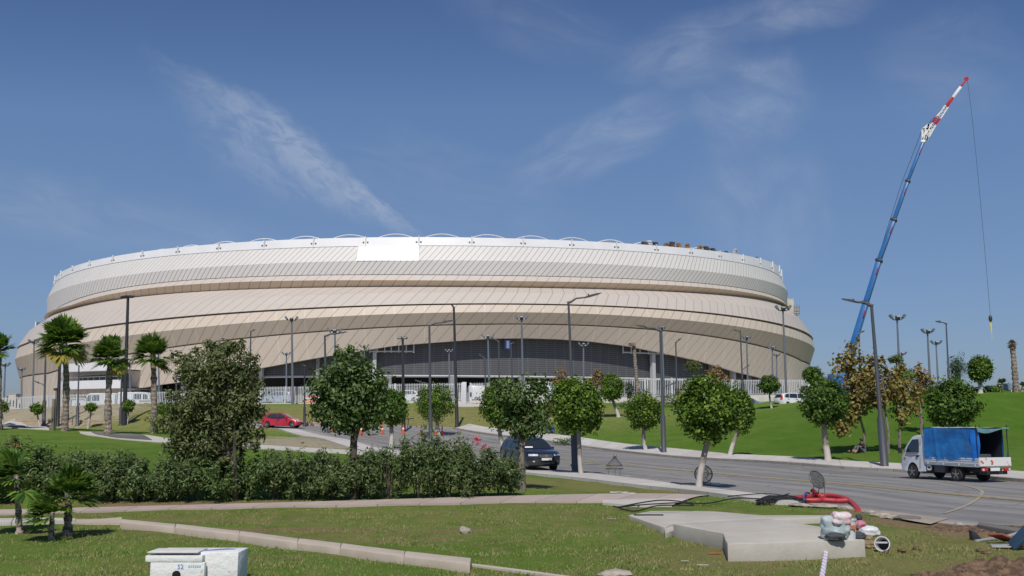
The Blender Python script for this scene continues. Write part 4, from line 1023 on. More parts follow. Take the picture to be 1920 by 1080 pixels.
# ------------------------------------------------------------------ lamps
BLK=mat('black_lamp_paint',(.028,.028,.032),.45); DGR=mat('dark_grey_lamp_paint',(.075,.078,.088),.45,metal=.2); MGR=mat('galvanised_steel',(.17,.19,.22),.45,metal=.4)
GLS=mat('lamp_glass',(.55,.57,.60),.2)
def V3(p): return Vector(p)
def street_lamp(label,base,top,tip,low=None,Y=None,w=(9,5,3.2),m=DGR,group='single-arm street lamps',hw=5.5):
    b=gp(*base) if Y is None else gd(base[0],Y); s=b.y/F
    root=thing('street_lamp',label,'street lamp',b,group=group)
    t=at(top[0],top[1],b.y); e=at(tip[0],tip[1],b.y)
    mb=MB(); k1=b.lerp(t,.30); k2=b.lerp(t,.33)
    mb.tube([b-Vector((0,0,.1)),b+Vector((0,0,.02)),b.lerp(t,.02),k1,k2,t],[w[0]*s*.75,w[0]*s*.75,w[0]*s*.5,w[0]*s*.46,w[1]*s*.5,w[2]*s*.5],12); obj('pole',mb,m,root,off=b,smooth=40)
    def arm(a,e,sc):
        d=e-a; Ln=d.length; hl=min(Ln*.48,1.0*sc+.3)
        q=a+d*(1-hl/Ln); mid=a+d*.45*(1-hl/Ln); mid.z+=d.z*.12+.02*Ln
        mb=MB(); mb.tube([a-d.normalized()*.08,a+d*.08,mid,q+d*.02],[w[2]*s*.62*sc,w[2]*s*.55*sc,w[2]*s*.42*sc,w[2]*s*.38*sc],8)
        o=obj('arm',mb,m,root,off=b,smooth=50)
        f=d.normalized(); sd=Vector((0,1,0)); u=f.cross(sd); u=u if u.z>0 else -u
        hh=.05*sc+hw*s*.10; wd=.16*sc
        mb=MB(); vs=[]
        for k,(x,ww,h0,h1) in enumerate(((0,.45,-.4,.5),(.22,.9,-.6,.9),(.6,1,-.5,.75),(1,.55,-.12,.15))):
            p=q+(e-q)*x
            for sy,hz_ in ((-1,h0),(1,h0),(1,h1),(-1,h1)): vs.append(p+sd*sy*ww*wd+u*hz_*hh)
        fs=[(0,1,2,3),(15,14,13,12)]
        for k in range(3):
            for j in range(4): fs.append((4*k+j,4*k+(j+1)%4,4*k+4+(j+1)%4,4*k+4+j))
        mb.add(vs,fs); mb.box(q+(e-q)*.2+u*hh*1.3,(.07*sc,.07*sc,.12*sc))
        hd=obj('luminaire',mb,m,root,off=b)
        mb=MB(); mb.box(q+(e-q)*.55-u*hh*.62,(Ln*.2*sc if Ln<1 else hl*.6,wd*1.2,.015),(f.to_track_quat('X','Z').to_matrix())); obj('lens',mb,GLS,hd,off=b)
    arm(t,e,1.0)
    if low: arm(at(low[0][0],low[0][1],b.y),at(low[1][0],low[1][1],b.y),.7)
    return root
street_lamp('tall street lamp with thick dark base on near pavement, arm rising to the right',(1079,888),(1066,567),(1128,549),((1073,718),(1040,700)),w=(13,6,4))
street_lamp('tall street lamp on the far pavement in front of the crane, its arm pointing left',(1659,879),(1634,573),(1578,560),((1650,713),(1678,704)),w=(15,8,5.5))
street_lamp('street lamp beside the small far-pavement ball tree, long arm pointing left',(1245,852),(1238,620),(1190,609),((1242,727),(1272,716)),w=(10,6,4))
street_lamp('street lamp rising behind the right hedge clump, its arm pointing right',(808,843),(805,610),(853,600),((808,724),(777,712)),w=(8,5,3.6))
street_lamp('street lamp behind the slim tree in the hedge, arm pointing right above its crown',(612,812),(609,630),(652,622),w=(8,4.5,3.4))
street_lamp('black street lamp with a short head on the verge, right of the traffic cones',(857,802),(851,577),(845,570),w=(7,6,4),m=BLK)
street_lamp('thin dark lamp on the bank just right of the red car',(571,792),(571,686),(564,683),Y=103,w=(5,3,2.4),m=BLK)
street_lamp('grey lamp whose head is hidden by the tallest palm, with a low side arm',(82,798),(86,650),(94,646),((84,724),(64,714)),w=(7,4,3))
street_lamp('black pole with its head lost in the crown of the tallest palm',(108,799),(114,622),(119,618),w=(7,6,4),m=BLK)
street_lamp('thin grey lamp on the left lawn in front of the white terraces',(145,798),(148,686),(141,682),w=(6,3,2.4))
street_lamp('thin grey lamp close beside the tall black floodlight pole, left of it',(226,797),(228,694),(234,690),w=(6,3.4,2.6))
GP='far street lamps by the stadium fence'
for lb,ba,tp,ti,lo,Y in [
 ('slim lamp by the right fence with short left arm and low right arm',(1394,742),(1388,621),(1374,619),((1394,692),(1406,684)),112),
 ('slim lamp rising right of the big grey-green tree crown',(469,755),(470,622),(479,618),None,118),
 ('lamp on the crest with its arm pointing left, beside the feathery conifer',(1780,738),(1774,607),(1754,602),((1778,676),(1786,667)),88),
 ('thin lamp with a short upturned right arm near the small olive tree by the opening',(1270,748),(1267,642),(1278,634),None,112),
 ('slim lamp before the louvres with a left arm reaching a forked mast head',(937,753),(935,641),(918,632),None,122),
 ('short black lamp with a hooked left head before the louvres',(911,753),(909,673),(898,664),None,125),
 ('thin lamp right beside the small blue board under the arch',(962,753),(958,645),(964,642),None,126),
 ('low curved lamp with its arm to the left beside the big grey-green tree',(331,757),(330,700),(312,692),None,122),
 ('thin lamp half hidden by the crane boom foot',(1612,740),(1611,626),(1621,620),None,104)]:
    street_lamp(lb,ba,tp,ti,lo,Y=Y,w=(5,3,2.4),group=GP)
def flood(label,top,base,Y,wpx,style='fork',m=MGR,group='forked floodlight masts',tw=3.2):
    b=gd(base,Y) if not isinstance(base,tuple) else gp(*base); s=b.y/F
    root=thing('floodlight_mast',label,'floodlight',b,group=group); t=at(top[0],top[1],b.y)
    mb=MB(); mb.tube([b-Vector((0,0,.2)),b.lerp(t,.3),t],[tw*s*.8,tw*s*.62,tw*s*.42],10); obj('pole',mb,m,root,off=b,smooth=40)
    W_=wpx*s/2; R=lambda a:Matrix.Rotation(a,3,'Y')
    if style=='fork':
        for sg in (-1,1):
            mb=MB(); mb.tube([t+Vector((0,0,-.05)),t+Vector((sg*W_*.55,0,.02)),t+Vector((sg*W_*.8,-.1,W_*.25))],.07+.4*s,6); o=obj('arm',mb,m,root,off=b)
            mb=MB(); mb.box(t+Vector((sg*W_*.9,-.15,W_*.42)),(W_*.26,.5,W_*.55),R(sg*.6)); hd=obj('floodlight',mb,m,o,off=b)
        mb=MB(); mb.box(t+Vector((0,-.2,W_*.22)),(W_*.55,.45,W_*.42),Matrix.Rotation(.5,3,'X')); obj('floodlight',mb,BLK if m is BLK else DGR,root,off=b,bevel=.02)
        mb=MB(); mb.box(t+Vector((0,-.42,W_*.40)),(W_*.42,.03,W_*.12)); obj('lens',mb,GLS,root,off=b)
    else:
        mb=MB(); mb.bar(t+Vector((-W_*.8,0,0)),t+Vector((W_*.8,0,0)),.09); obj('crossbar',mb,m,root,off=b)
        for sg in (-1,1):
            mb=MB(); mb.box(t+Vector((sg*W_*.52,-.15,W_*.12)),(W_*.85,.5,W_*.28),Matrix.Rotation(.3,3,'X')@R(sg*.12)); hd=obj('floodlight',mb,m,root,off=b,bevel=.02)
            if m is not BLK or top[0]>500:
                mb=MB(); mb.box(t+Vector((sg*W_*.52,-.42,W_*.10)),(W_*.6,.03,W_*.14)); obj('lens',mb,GLS,hd,off=b)
    return root
flood('tall black floodlight pole with twin flat heads on the left lawn, between two palms',(240,558),(233,797),None,24,'flat',BLK,'black twin-head floodlight poles',6)
flood('black twin-head floodlight pole on the yellowed bank behind the cones',(755,635),(757,810),None,19,'flat',BLK,'black twin-head floodlight poles',5)
FL=[('forked mast in front of the beige wall, left of the slim hedge tree',(547,601),549,128,22),('lower forked mast just left of another, near the left end of the opening',(537,665),537,165,15),
 ('forked mast against the left end of the stadium, beside the tallest palm',(64,643),61,140,18),('forked mast standing in open sky left of the stadium',(41,694),40,170,14),('forked mast partly behind the palm cut by the left edge',(10,686),6,140,18),
 ('forked mast at the white column left of the louvres',(683,651),684,160,17),('forked mast with its head behind a lamp arm, above the slim hedge tree',(628,624),629,140,26),('forked mast in the middle of the grey louvres',(978,599),981,132,24),
 ('pale short forked mast beside the black lamp right of the cones',(842,659),843,160,14),('forked mast with a bright centre head right of the dark-based lamp post',(1094,648),1095,150,18),('forked mast left of the blue board, crossed by a lamp arm',(915,634),918,140,22),
 ('tallest forked mast at the right end of the stadium',(1468,582),1475,112,27),('forked mast right of the slim fence lamp with a left arm',(1400,635),1403,128,17),('forked mast just left of a lower twin at the right end of the stadium',(1448,654),1449,135,17),
 ('low forked mast tucked right behind a taller one at the right end',(1456,667),1457,150,13),('forked mast right of the crane, highest on the right hill',(1682,599),1689,105,27),('forked mast against the sky left of the crest lamp',(1739,624),1746,112,22),
 ('shorter forked mast against the sky beside the crest lamp',(1755,645),1761,135,19),('forked mast right behind the street lamp with the long left arm',(1241,616),1246,125,15),('forked mast peeping over the big grey-green tree',(403,644),404,140,18),
 ('forked mast behind the palm nearest the big grey-green tree',(297,664),299,140,14),('small forked mast close to the right of the tall black floodlight pole',(243,682),245,150,13),('far small forked mast behind the flat pale tree on the right',(1691,665),1691,150,15)]
for lb,tp,ba,Y,wd in FL: flood(lb,tp,ba,Y,wd,tw=3.6 if wd>20 else 2.8)
# ------------------------------------------------------------------ fences and walls
FEN=mat('white_fence_paint',(.58,.59,.61),.45,metal=.1)
PLN=mat('pale_concrete_plinth',(.55,.53,.49),.8,var=.15)
def fence(label,ctrl,sp=.21,hpx=None,name='palisade_fence',bw=.075):
    """ctrl: (px, base py, top py, Y)"""
    P=[(at(a,b_,Y),at(a,c_,Y)) for a,b_,c_,Y in ctrl]
    root=thing(name,label,'fence',P[0][0],group='white fences round the stadium')
    pk=MB(); ps=MB(); rl=MB(); acc=0
    for (b0,t0),(b1,t1) in zip(P,P[1:]):
        Ln=(b1-b0).length; n=max(1,int(Ln/sp)); d=(b1-b0).normalized(); R=Matrix.Rotation(math.atan2(d.y,d.x),3,'Z')
        for i in range(n):
            f=(i+.5)/n; q0=b0.lerp(b1,f); q1=t0.lerp(t1,f); hh=q1.z-q0.z
            pk.box(q0+Vector((0,0,.15+hh*.5)),(bw,.03,hh*.97-.2),R)
        m=max(1,round(Ln/5))
        for i in range(m+1 if b1 is P[-1][0] else m):
            f=i/m; q0=b0.lerp(b1,f); q1=t0.lerp(t1,f); ps=MB(); ps.box(((q0.x+q1.x)/2,(q0.y+q1.y)/2,(q0.z+q1.z)/2),(.16,.16,(q1-q0).z+.1),R); obj('post',ps,FEN,root,off=P[0][0])
        for f in (.1,.93):
            rl.bar(b0.lerp(t0,f)+Vector((0,.05,0)),b1.lerp(t1,f)+Vector((0,.05,0)),.06)
    o=P[0][0]
    obj('palings',pk,FEN,root,off=o); obj('rails',rl,FEN,root,off=o)
    pl=MB()
    for (b0,t0),(b1,t1) in zip(P,P[1:]): pl.bar(b0+Vector((0,.02,-.1)),b1+Vector((0,.02,-.1)),.22,.35)
    obj('plinth',pl,PLN,root,off=o); return root
fence('white paling fence running along the left bank below the terraces',[(-70,778,748,133),(0,774,746,133),(90,769,741,133),(200,768,737.5,131),(290,765,735,131),(380,760,731,131)])
fence('white paling fence between the big grey-green tree and the slim tree, above the red car',[(470,757,726,131),(600,756,724,130),(700,754,721,130),(740,752,720,130)])
fence('white paling fence behind the traffic cones, left of the gate',[(741,752,720,129.5),(800,752,719,129.5),(866,753,718,129.5)])
fence('tall fine-barred section right of the gate, hidden by the forked tree',[(882,752,718.5,129),(950,750,717,129),(1010,748,715,128)])
fence('fence section behind the russet tree and light green ball tree',[(1011,747,715,128),(1100,746,713,127.5),(1210,745,711,127)])
fence('fence section right of the dead palm, behind the street lamp with the long left arm',[(1214,746,709,126),(1260,746,709,126),(1320,744,709,126)])
fence('fence section on the white retaining wall at the right end of the stadium',[(1322,743,711,126),(1374,742,712,126),(1440,741,712,126),(1505,741,712,126),(1560,742,714,128)])
# sliding gate
P0=at(866,757,129.2); P1=at(884,757,129.2); tp=at(866,716.5,129.2).z
root=thing('gate_pillar','white gate post standing where the palings change, behind the black lamp','gate post',P0)
mb=MB(); mb.box((P0.x+.3,P0.y,(P0.z+tp)/2),(.55,.5,tp-P0.z)); obj('pillar',mb,FEN,root,off=P0,bevel=.03)
mb=MB(); mb.box((P0.x+1.15,P0.y-.1,P0.z+1.2),(.35,.3,2.4)); obj('side_post',mb,FEN,root,off=P0,bevel=.02)
mb=MB(); mb.box((P0.x+1.15,P0.y-.3,P0.z+1.2),(.22,.1,.5)); obj('control_box',mb,DGR,root,off=P0)
WWALL=mat('white_rendered_wall',(.60,.57,.525),.75,var=.18,vscale=.6)
def wall(name,label,ctrl,th,m,cat='wall',group=None):
    """ctrl: (px, base py, top py, Y)"""
    P=[(at(a,b_,Y),at(a,c_,Y)) for a,b_,c_,Y in ctrl]; o=P[0][0]; mb=MB(); R=[]
    rows=[]
    for b0,t0 in P: rows.append([b0-Vector((0,0,.4)),t0,t0+Vector((0,th,0)),b0+Vector((0,th,-.4))])
    mb.grid(rows); mb.f.append((0,1,2,3)); k=4*(len(P)-1); mb.f.append((k,k+3,k+2,k+1))
    ob=obj(name,mb,m,None,off=o); ob.location=o; return tag(ob,label,cat,group)
wall('retaining_wall','low white rendered wall under the right fence behind the parked cars',[(1330,764,743,122),(1394,764,741,122),(1450,764,741,122),(1520,763,741,122),(1580,760,742,123)],.5,WWALL)
wall('retaining_wall','long white plinth wall at the foot of the fence behind the light green ball tree',[(1000,757,748,127),(1100,757,747,126),(1215,755,746.5,125.5)],.4,WWALL)
STONE,nt,b=newmat('stone_wall')
br=N(nt,'ShaderNodeTexBrick'); br.inputs['Scale'].default_value=1.0; br.inputs['Brick Width'].default_value=.55; br.inputs['Row Height'].default_value=.26; br.inputs['Mortar Size'].default_value=.02
mp=N(nt,'ShaderNodeMapping'); mp.inputs['Rotation'].default_value=(math.pi/2,0,0); L(nt,objco(nt),mp.inputs[0]); L(nt,mp.outputs[0],br.inputs['Vector'])
br.inputs['Color1'].default_value=(.36,.27,.19,1); br.inputs['Color2'].default_value=(.46,.37,.28,1); br.inputs['Mortar'].default_value=(.20,.16,.12,1)
nn=noise(nt,2.5,5,.6,objco(nt)); L(nt,mix(nt,math_(nt,'MULTIPLY',nn,.4),br.outputs[0],(.24,.18,.12)),b.inputs['Base Color']); b.inputs['Roughness'].default_value=.9
wall('stone_wall','low brown stone wall running across the back of the left lawn',[(18,795,788,100),(90,797,787,99),(200,798,788,98),(313,799,789,97)],.4,STONE)
wall('stone_edging','low pale stone edging at the road bend right of the red car',[(566,799,791,104),(585,799,791,104.5),(606,800,792,105)],.35,STONE)
wall('planter_wall','small pinkish block wall on the lawn near the white post, right of the forked tree',[(1019,791,781,107),(1036,791,781,107)],.5,STONE)
# ------------------------------------------------------------------ vehicles
def paint(name,col,rough=.25,coat=1.0,metal=.0): return mat(name,col,rough,metal,coat=coat,var=.12,vscale=2.0)
TYRE=mat('tyre_rubber',(.022,.022,.023),.85); RIM=mat('alloy_rim',(.42,.43,.45),.3,metal=.85); CGLS=mat('car_glass',(.018,.024,.030),.06,spec=.9); CHR=mat('chrome',(.75,.76,.78),.15,metal=1); HLG=mat('headlight_glass',(.50,.53,.57),.12,spec=.9); RDL=mat('tail_light_red',(.45,.02,.015),.25); PLT=mat('number_plate',(.72,.72,.70),.5); BPL=mat('black_plastic',(.022,.022,.024),.55)
def wheel(root,x,y,r,wd,spokes=5,rimm=None):
    sg=1 if y>0 else -1; mb=MB()
    mb.lathe([(r*.60,-wd/2),(r*.93,-wd/2),(r,-wd*.34),(r,wd*.34),(r*.93,wd/2),(r*.60,wd/2)],(x,y,r),'Y',26)
    t=obj('wheel',mb,TYRE,root,smooth=40)
    mb=MB(); mb.lathe([(r*.62,-wd*.30),(r*.62,wd*.30)],(x,y,r),'Y',22); obj('rim_well',mb,BPL,t,smooth=40)
    mb=MB(); yo=y+sg*wd*.46
    mb.lathe([(r*.16,-.02),(r*.16,.02)],(x,yo,r),'Y',12)
    for k in range(spokes):
        a=2*math.pi*k/spokes+.3; c=Vector((x+math.cos(a)*r*.36,yo,r+math.sin(a)*r*.36)); mb.box(c,(r*.58,.03,r*.17),Matrix.Rotation(-a,3,'Y'))
    for k in range(22):
        a=2*math.pi*k/22; a2=2*math.pi*(k+1)/22
        p=[Vector((x+math.cos(q)*r*rr,yo,r+math.sin(q)*r*rr)) for rr,q in ((.55,a),(.64,a),(.64,a2),(.55,a2))]; mb.add(p,[(0,1,2,3)])
    obj('rim',mb,rimm or RIM,t)
    return t
def arc(cx,cz,r,a0,a1,n=9): return [(cx+r*math.cos(a0+(a1-a0)*i/n),cz+r*math.sin(a0+(a1-a0)*i/n)) for i in range(n+1)]
class Car:
    def __init__(s,root,outline,W,H,belt,x0,x1,tumble=.24,plan=.22,bulge=.05):
        s.root=root;s.W=W/2;s.H=H;s.belt=belt;s.x0=x0;s.x1=x1;s.tumble=tumble;s.plan=plan;s.bulge=bulge
        s.outline=outline
    def d(s,x,yn,z,out=0.0):
        k=max(0,(z-s.belt)/(s.H-s.belt)); w=s.W*(1-s.tumble*k**1.15)*(1-s.bulge*((z-.75)/.75)**2 if z<s.belt else 1)
        mid=(s.x0+s.x1)/2; hl=(s.x1-s.x0)/2; u=(x-mid)/hl
        xr=x-(1 if u>0 else -1)*s.plan*abs(yn)**3.2*max(0,abs(u)-.45)/.55
        return Vector((xr,yn*w+(out if yn>0 else -out if yn<0 else 0),z))
    def shell(s,m,name='body'):
        L_=[(-1,.965),(-.965,.99),(-.88,1),(-.6,1),(-.3,1),(0,1),(.3,1),(.6,1),(.88,1),(.965,.99),(1,.965)]
        mb=MB(); n=len(s.outline); cz=.62; 
        for yn,sc in L_:
            for x,z in s.outline:
                zz=cz+(z-cz)*sc if z>cz else z; xx=x*(sc if abs(x)>1.6 else 1); mb.v.append(tuple(s.d(xx,yn,zz)))
        for k in range(len(L_)-1):
            for i in range(n): a=k*n+i;b_=k*n+(i+1)%n; mb.f.append((a,b_,b_+n,a+n))
        mb.f.append(tuple(range(n-1,-1,-1))); m0=(len(L_)-1)*n; mb.f.append(tuple(range(m0,m0+n)))
        return obj(name,mb,m,s.root,smooth=32)
    def side(s,name,poly,m,parent=None,out=.008,both=True,sg0=1,yn=1.0):
        r=[]
        for sg in ((-1,1) if both else (sg0,)):
            mb=MB(); 
            vs=[s.d(x,sg*yn,z,out) for x,z in poly]+[s.d(x,sg*yn*.985,z,out-.03) for x,z in poly]; n=len(poly)
            mb.add(vs,[tuple(range(n))]+[(i,(i+1)%n,(i+1)%n+n,i+n) for i in range(n)]); r.append(obj(name,mb,m,parent or s.root))
        return r
    def cross(s,name,pts_,y0,y1,m,parent=None,out=.01,n=8):
        """a patch across the car between yn=y0..y1 following profile points"""
        mb=MB(); P=[]
        for x,z in pts_: P.append([s.d(x,y0+(y1-y0)*k/n,z) for k in range(n+1)])
        # push outwards along profile normal
        (xa,za),(xb,zb)=pts_[0],pts_[-1]; nx_,nz_=(zb-za),-(xb-xa); l=math.hypot(nx_,nz_) or 1; o=Vector((nx_/l*out,0,nz_/l*out))
        if o.z<-.001 or (abs(o.z)<.001 and o.x*pts_[0][0]<0): o=-o
        mb.grid([[p+o for p in r] for r in P]); return obj(name,mb,m,parent or s.root)
def mk_car(label,cat,name,loc,rz,p,pm,scale=1.0):
    root=thing(name,label,cat,loc,rz)
    wx0,wx1,r=p['wr'],p['wf'],p['r']; ar=r*1.16; zb=p.get('sill',.28)
    ol=[(p['x0']+.06,zb+.10),(p['x0']+.20,zb+.02)]
    a=math.asin(max(-1,min(1,(zb-r)/ar)))
    ol+=[q for q in arc(wx0,r,ar,math.pi-a,a,10)]
    ol+=[q for q in arc(wx1,r,ar,math.pi-a,a,10)]
    ol+=[(p['x1']-.25,zb-.02)]+p['top']
    c=Car(root,ol,p['W'],p['H'],p['belt'],p['x0'],p['x1'],p.get('tumble',.24),p.get('plan',.24))
    body=c.shell(pm)
    # dark underbody and arches
    mb=MB(); mb.box(((p['x0']+p['x1'])/2,0,zb+.06),(p['x1']-p['x0']-.7,p['W']*.8,.2)); obj('underbody',mb,BPL,root)
    for x in (wx0,wx1):
        for sg in (-1,1):
            mb=MB(); mb.lathe([(ar*.99,-.13),(ar*.99,.13)],(x,sg*(p['W']/2-.19),r),'Y',20); 
        for sg in (-1,1): wheel(root,x,sg*(p['W']/2-.13),r,.22,p.get('sp',5))
    for pl in p['win']: c.side('side_window',pl,CGLS)
    w_=c.cross('windscreen',p['ws'],-.86,.86,CGLS,out=.012)
    c.cross('rear_window',p['rw'],-.80,.80,CGLS,out=.012)
    for pl in p.get('doors',[]):
        for a_,b_ in pl: c.side('door_seam',[(a_[0]-.006,a_[1]),(a_[0]+.006,a_[1]),(b_[0]+.006,b_[1]),(b_[0]-.006,b_[1])],BPL,out=.004)
    for x,z in p.get('handles',[]):
        c.side('door_handle',[(x-.1,z-.018),(x+.1,z-.018),(x+.1,z+.018),(x-.1,z+.018)],p.get('hm',BPL),out=.03)
    for sg in (-1,1):
        q=c.d(p['mir'][0],sg,p['mir'][1]); mb=MB(); mb.box(q+Vector((0,sg*.10,.02)),(.12,.22,.15)); obj('wing_mirror',mb,p.get('mm',pm),root,bevel=.03)
        for nm,pts_,yn0,yn1,mt in p.get('lights',[]): c.cross(nm,pts_,sg*yn0,sg*yn1,mt,out=.012,n=5)
    for nm,pts_,y0,y1,mt in p.get('front',[]): c.cross(nm,pts_,y0,y1,mt,out=.014)
    return root,c,body
# ---- black off-roader coming down the near lane
SUVP=dict(x0=-2.32,x1=2.34,W=1.88,H=1.74,belt=1.10,wr=-1.36,wf=1.36,r=.365,sill=.30,tumble=.25,plan=.30,
 top=[(2.27,.34),(2.33,.52),(2.33,.74),(2.26,.92),(2.10,1.0),(1.70,1.07),(1.12,1.13),(.75,1.38),(.38,1.63),(.10,1.70),(-.5,1.735),(-1.3,1.71),(-1.85,1.62),(-2.06,1.45),(-2.22,1.12),(-2.30,.9),(-2.31,.5)],
 win=[[(.70,1.16),(.30,1.56),(.08,1.60),(-.28,1.61),(-.30,1.15)],[(-.38,1.15),(-.36,1.61),(-1.10,1.585),(-1.20,1.17)],[(-1.28,1.19),(-1.18,1.575),(-1.72,1.51),(-1.98,1.26),(-1.9,1.21)]],
 ws=[(1.06,1.165),(.75,1.38),(.42,1.60)],rw=[(-2.19,1.18),(-2.06,1.45),(-1.92,1.58)],
 doors=[[((-.34,.40),(-.34,1.12)),((.85,.45),(.78,1.10)),((-1.22,.78),(-1.24,1.12))]],handles=[(-.18,.98),(-1.02,.99)],mir=(.72,1.15),
 lights=[('headlight',[(2.325,.80),(2.275,.90)],.47,.95,HLG),('fog_light',[(2.335,.50),(2.335,.56)],.66,.76,HLG),('tail_light',[(-2.315,.95),(-2.20,1.15)],.72,.95,RDL)],
 front=[('grille',[(2.335,.72),(2.265,.90)],-.42,.42,BPL),('bumper_intake',[(2.32,.40),(2.335,.56)],-.55,.55,BPL)])
p=gp(1012,884); hd=math.atan2(-.93,.37)
BLKP=paint('black_car_paint',(.010,.012,.017),.22)
suv,c,body=mk_car('black off-road car driving towards the viewer, half behind the forked tree trunk','car','parked_car',p+Vector((-.55,.9,.04)),hd,SUVP,BLKP)
suv.name='off_road_car'
c.cross('number_plate',[(2.35,.585),(2.35,.70)],-.30,.30,PLT,out=.03)
mb=MB(); mb.lathe([(.075,-.01),(.075,.02)],(2.325,0,.81),'X',14); obj('badge',mb,CHR,suv)
mb=MB()
for k in range(3): mb.bar((2.335-k*.022,-.36,.745+k*.055),(2.335-k*.022,.36,.745+k*.055),.018)
obj('grille_bars',mb,CHR,suv)
c.cross('dashboard_paper',[(1.02,1.19),(.93,1.255)],-.72,-.22,PLT,out=.02)
for sg in (-1,1):
    mb=MB(); mb.tube([(.0,sg*.66,1.70),(-.1,sg*.66,1.76),(-1.4,sg*.66,1.755),(-1.55,sg*.66,1.70)],.02,6); obj('roof_rail',mb,BPL,suv)
# ---- red hatchback on the road bend
HATP=dict(x0=-1.98,x1=2.06,W=1.74,H=1.45,belt=.93,wr=-1.25,wf=1.28,r=.31,sill=.24,tumble=.26,plan=.26,sp=5,
 top=[(2.02,.30),(2.06,.46),(2.02,.62),(1.88,.74),(1.5,.86),(1.02,.95),(.60,1.20),(.22,1.38),(-.2,1.44),(-.8,1.43),(-1.35,1.34),(-1.62,1.24),(-1.78,1.02),(-1.92,.90),(-1.97,.6),(-1.96,.35)],
 win=[[(.72,.98),(.18,1.30),(-.12,1.35),(-.22,1.35),(-.22,.97)],[(-.28,.97),(-.28,1.35),(-.80,1.34),(-1.10,1.28),(-1.38,1.10),(-1.2,1.02)]],
 ws=[(.98,.98),(.60,1.20),(.26,1.36)],rw=[(-1.78,1.04),(-1.62,1.22)],doors=[[((-.25,.36),(-.25,.95)),((.80,.38),(.78,.94)),((-1.02,.62),(-1.12,.98))]],handles=[(-.10,.84)],mir=(.66,.98),
 lights=[('headlight',[(2.03,.60),(1.78,.79)],.55,.98,HLG),('tail_light',[(-1.945,.78),(-1.82,1.0)],.60,.98,RDL)],front=[('bumper_intake',[(2.05,.34),(2.06,.52)],-.5,.5,BPL)])
RED=paint('red_car_paint',(.42,.012,.022),.25)
b=gd(528,99.3); red,c,bd=mk_car('small red hatchback seen from the side on the road bend','car','hatchback_car',b+Vector((0,0,.03)),-.06,HATP,RED)
red.scale=(1.02,1.02,1.02)
c.cross('roof_panel',[(.15,1.41),(-.2,1.445),(-.8,1.435),(-1.3,1.36)],-.80,.80,BPL,out=.012)
# ---- cars parked on the hill
MPVP=dict(x0=-2.1,x1=2.15,W=1.80,H=1.62,belt=1.0,wr=-1.3,wf=1.35,r=.32,sill=.26,tumble=.22,plan=.26,
 top=[(2.1,.32),(2.14,.5),(2.08,.72),(1.8,.88),(1.45,1.0),(.95,1.3),(.5,1.54),(0,1.61),(-.8,1.62),(-1.5,1.57),(-1.82,1.48),(-1.98,1.1),(-2.08,.9),(-2.1,.5)],
 win=[[(1.15,1.06),(.6,1.42),(.3,1.50),(.05,1.51),(.05,1.05)],[(-.02,1.05),(-.02,1.51),(-.9,1.51),(-.95,1.06)],[(-1.02,1.07),(-.98,1.51),(-1.45,1.47),(-1.7,1.2),(-1.6,1.1)]],
 ws=[(1.40,1.03),(.95,1.3),(.55,1.51)],rw=[(-1.99,1.10),(-1.84,1.45)],doors=[[((.0,.36),(.0,1.0)),((-1.0,.5),(-1.0,1.0))]],handles=[(-.15,.92),(-1.15,.93)],mir=(1.05,1.08),
 lights=[('headlight',[(2.1,.66),(1.85,.86)],.55,.98,HLG),('tail_light',[(-2.085,.86),(-1.90,1.32)],.74,.99,RDL)],front=[('rear_bumper_strip',[(-2.11,.42),(-2.11,.56)],-.6,.6,BPL)])
WHP=paint('white_car_paint',(.68,.69,.70),.3); GRP=paint('grey_blue_car_paint',(.12,.15,.20),.3,metal=.4)
b=gd(1489,109); mp1,c,bd=mk_car('white family car parked on the hill behind the crest, rear turned left','car','parked_car',at(1488,765,108),rad(16),MPVP,WHP)
b=gd(1400,112); cr,c,bd=mk_car('grey-blue car parked on the hill, its bonnet showing right of the large ball tree','car','parked_car',at(1402,768,112),rad(-12),HATP,GRP)
# ---- small truck with blue tarpaulin
WTR=paint('white_truck_paint',(.60,.64,.70),.35,coat=.5)
TARP,nt,b=newmat('blue_tarpaulin'); oc=objco(nt); n1=noise(nt,1.6,5,.6,objco(nt,(1,1,2.2))); n2=noise(nt,.9,4,.5,oc)
c_=mix(nt,sstep(nt,n1,.3,.7),(.010,.115,.36),(.020,.185,.50)); c_=mix(nt,math_(nt,'MULTIPLY',sstep(nt,n2,.5,.75),.35),c_,(.13,.27,.40))
L(nt,c_,b.inputs['Base Color']); b.inputs['Roughness'].default_value=.45
bn=N(nt,'ShaderNodeBump'); bn.inputs['Strength'].default_value=.6; bn.inputs['Distance'].default_value=.08; L(nt,noise(nt,3.0,4,.5,objco(nt,(1,1,.5))),bn.inputs['Height']); L(nt,bn.outputs[0],b.inputs['Normal'])
TARPG=mat('faded_tarpaulin_roof',(.44,.46,.43),.6,var=.25,vscale=1.2,bump=.5,bscale=4)
fw=gp(1713,899); hdg=rad(90+20.5)
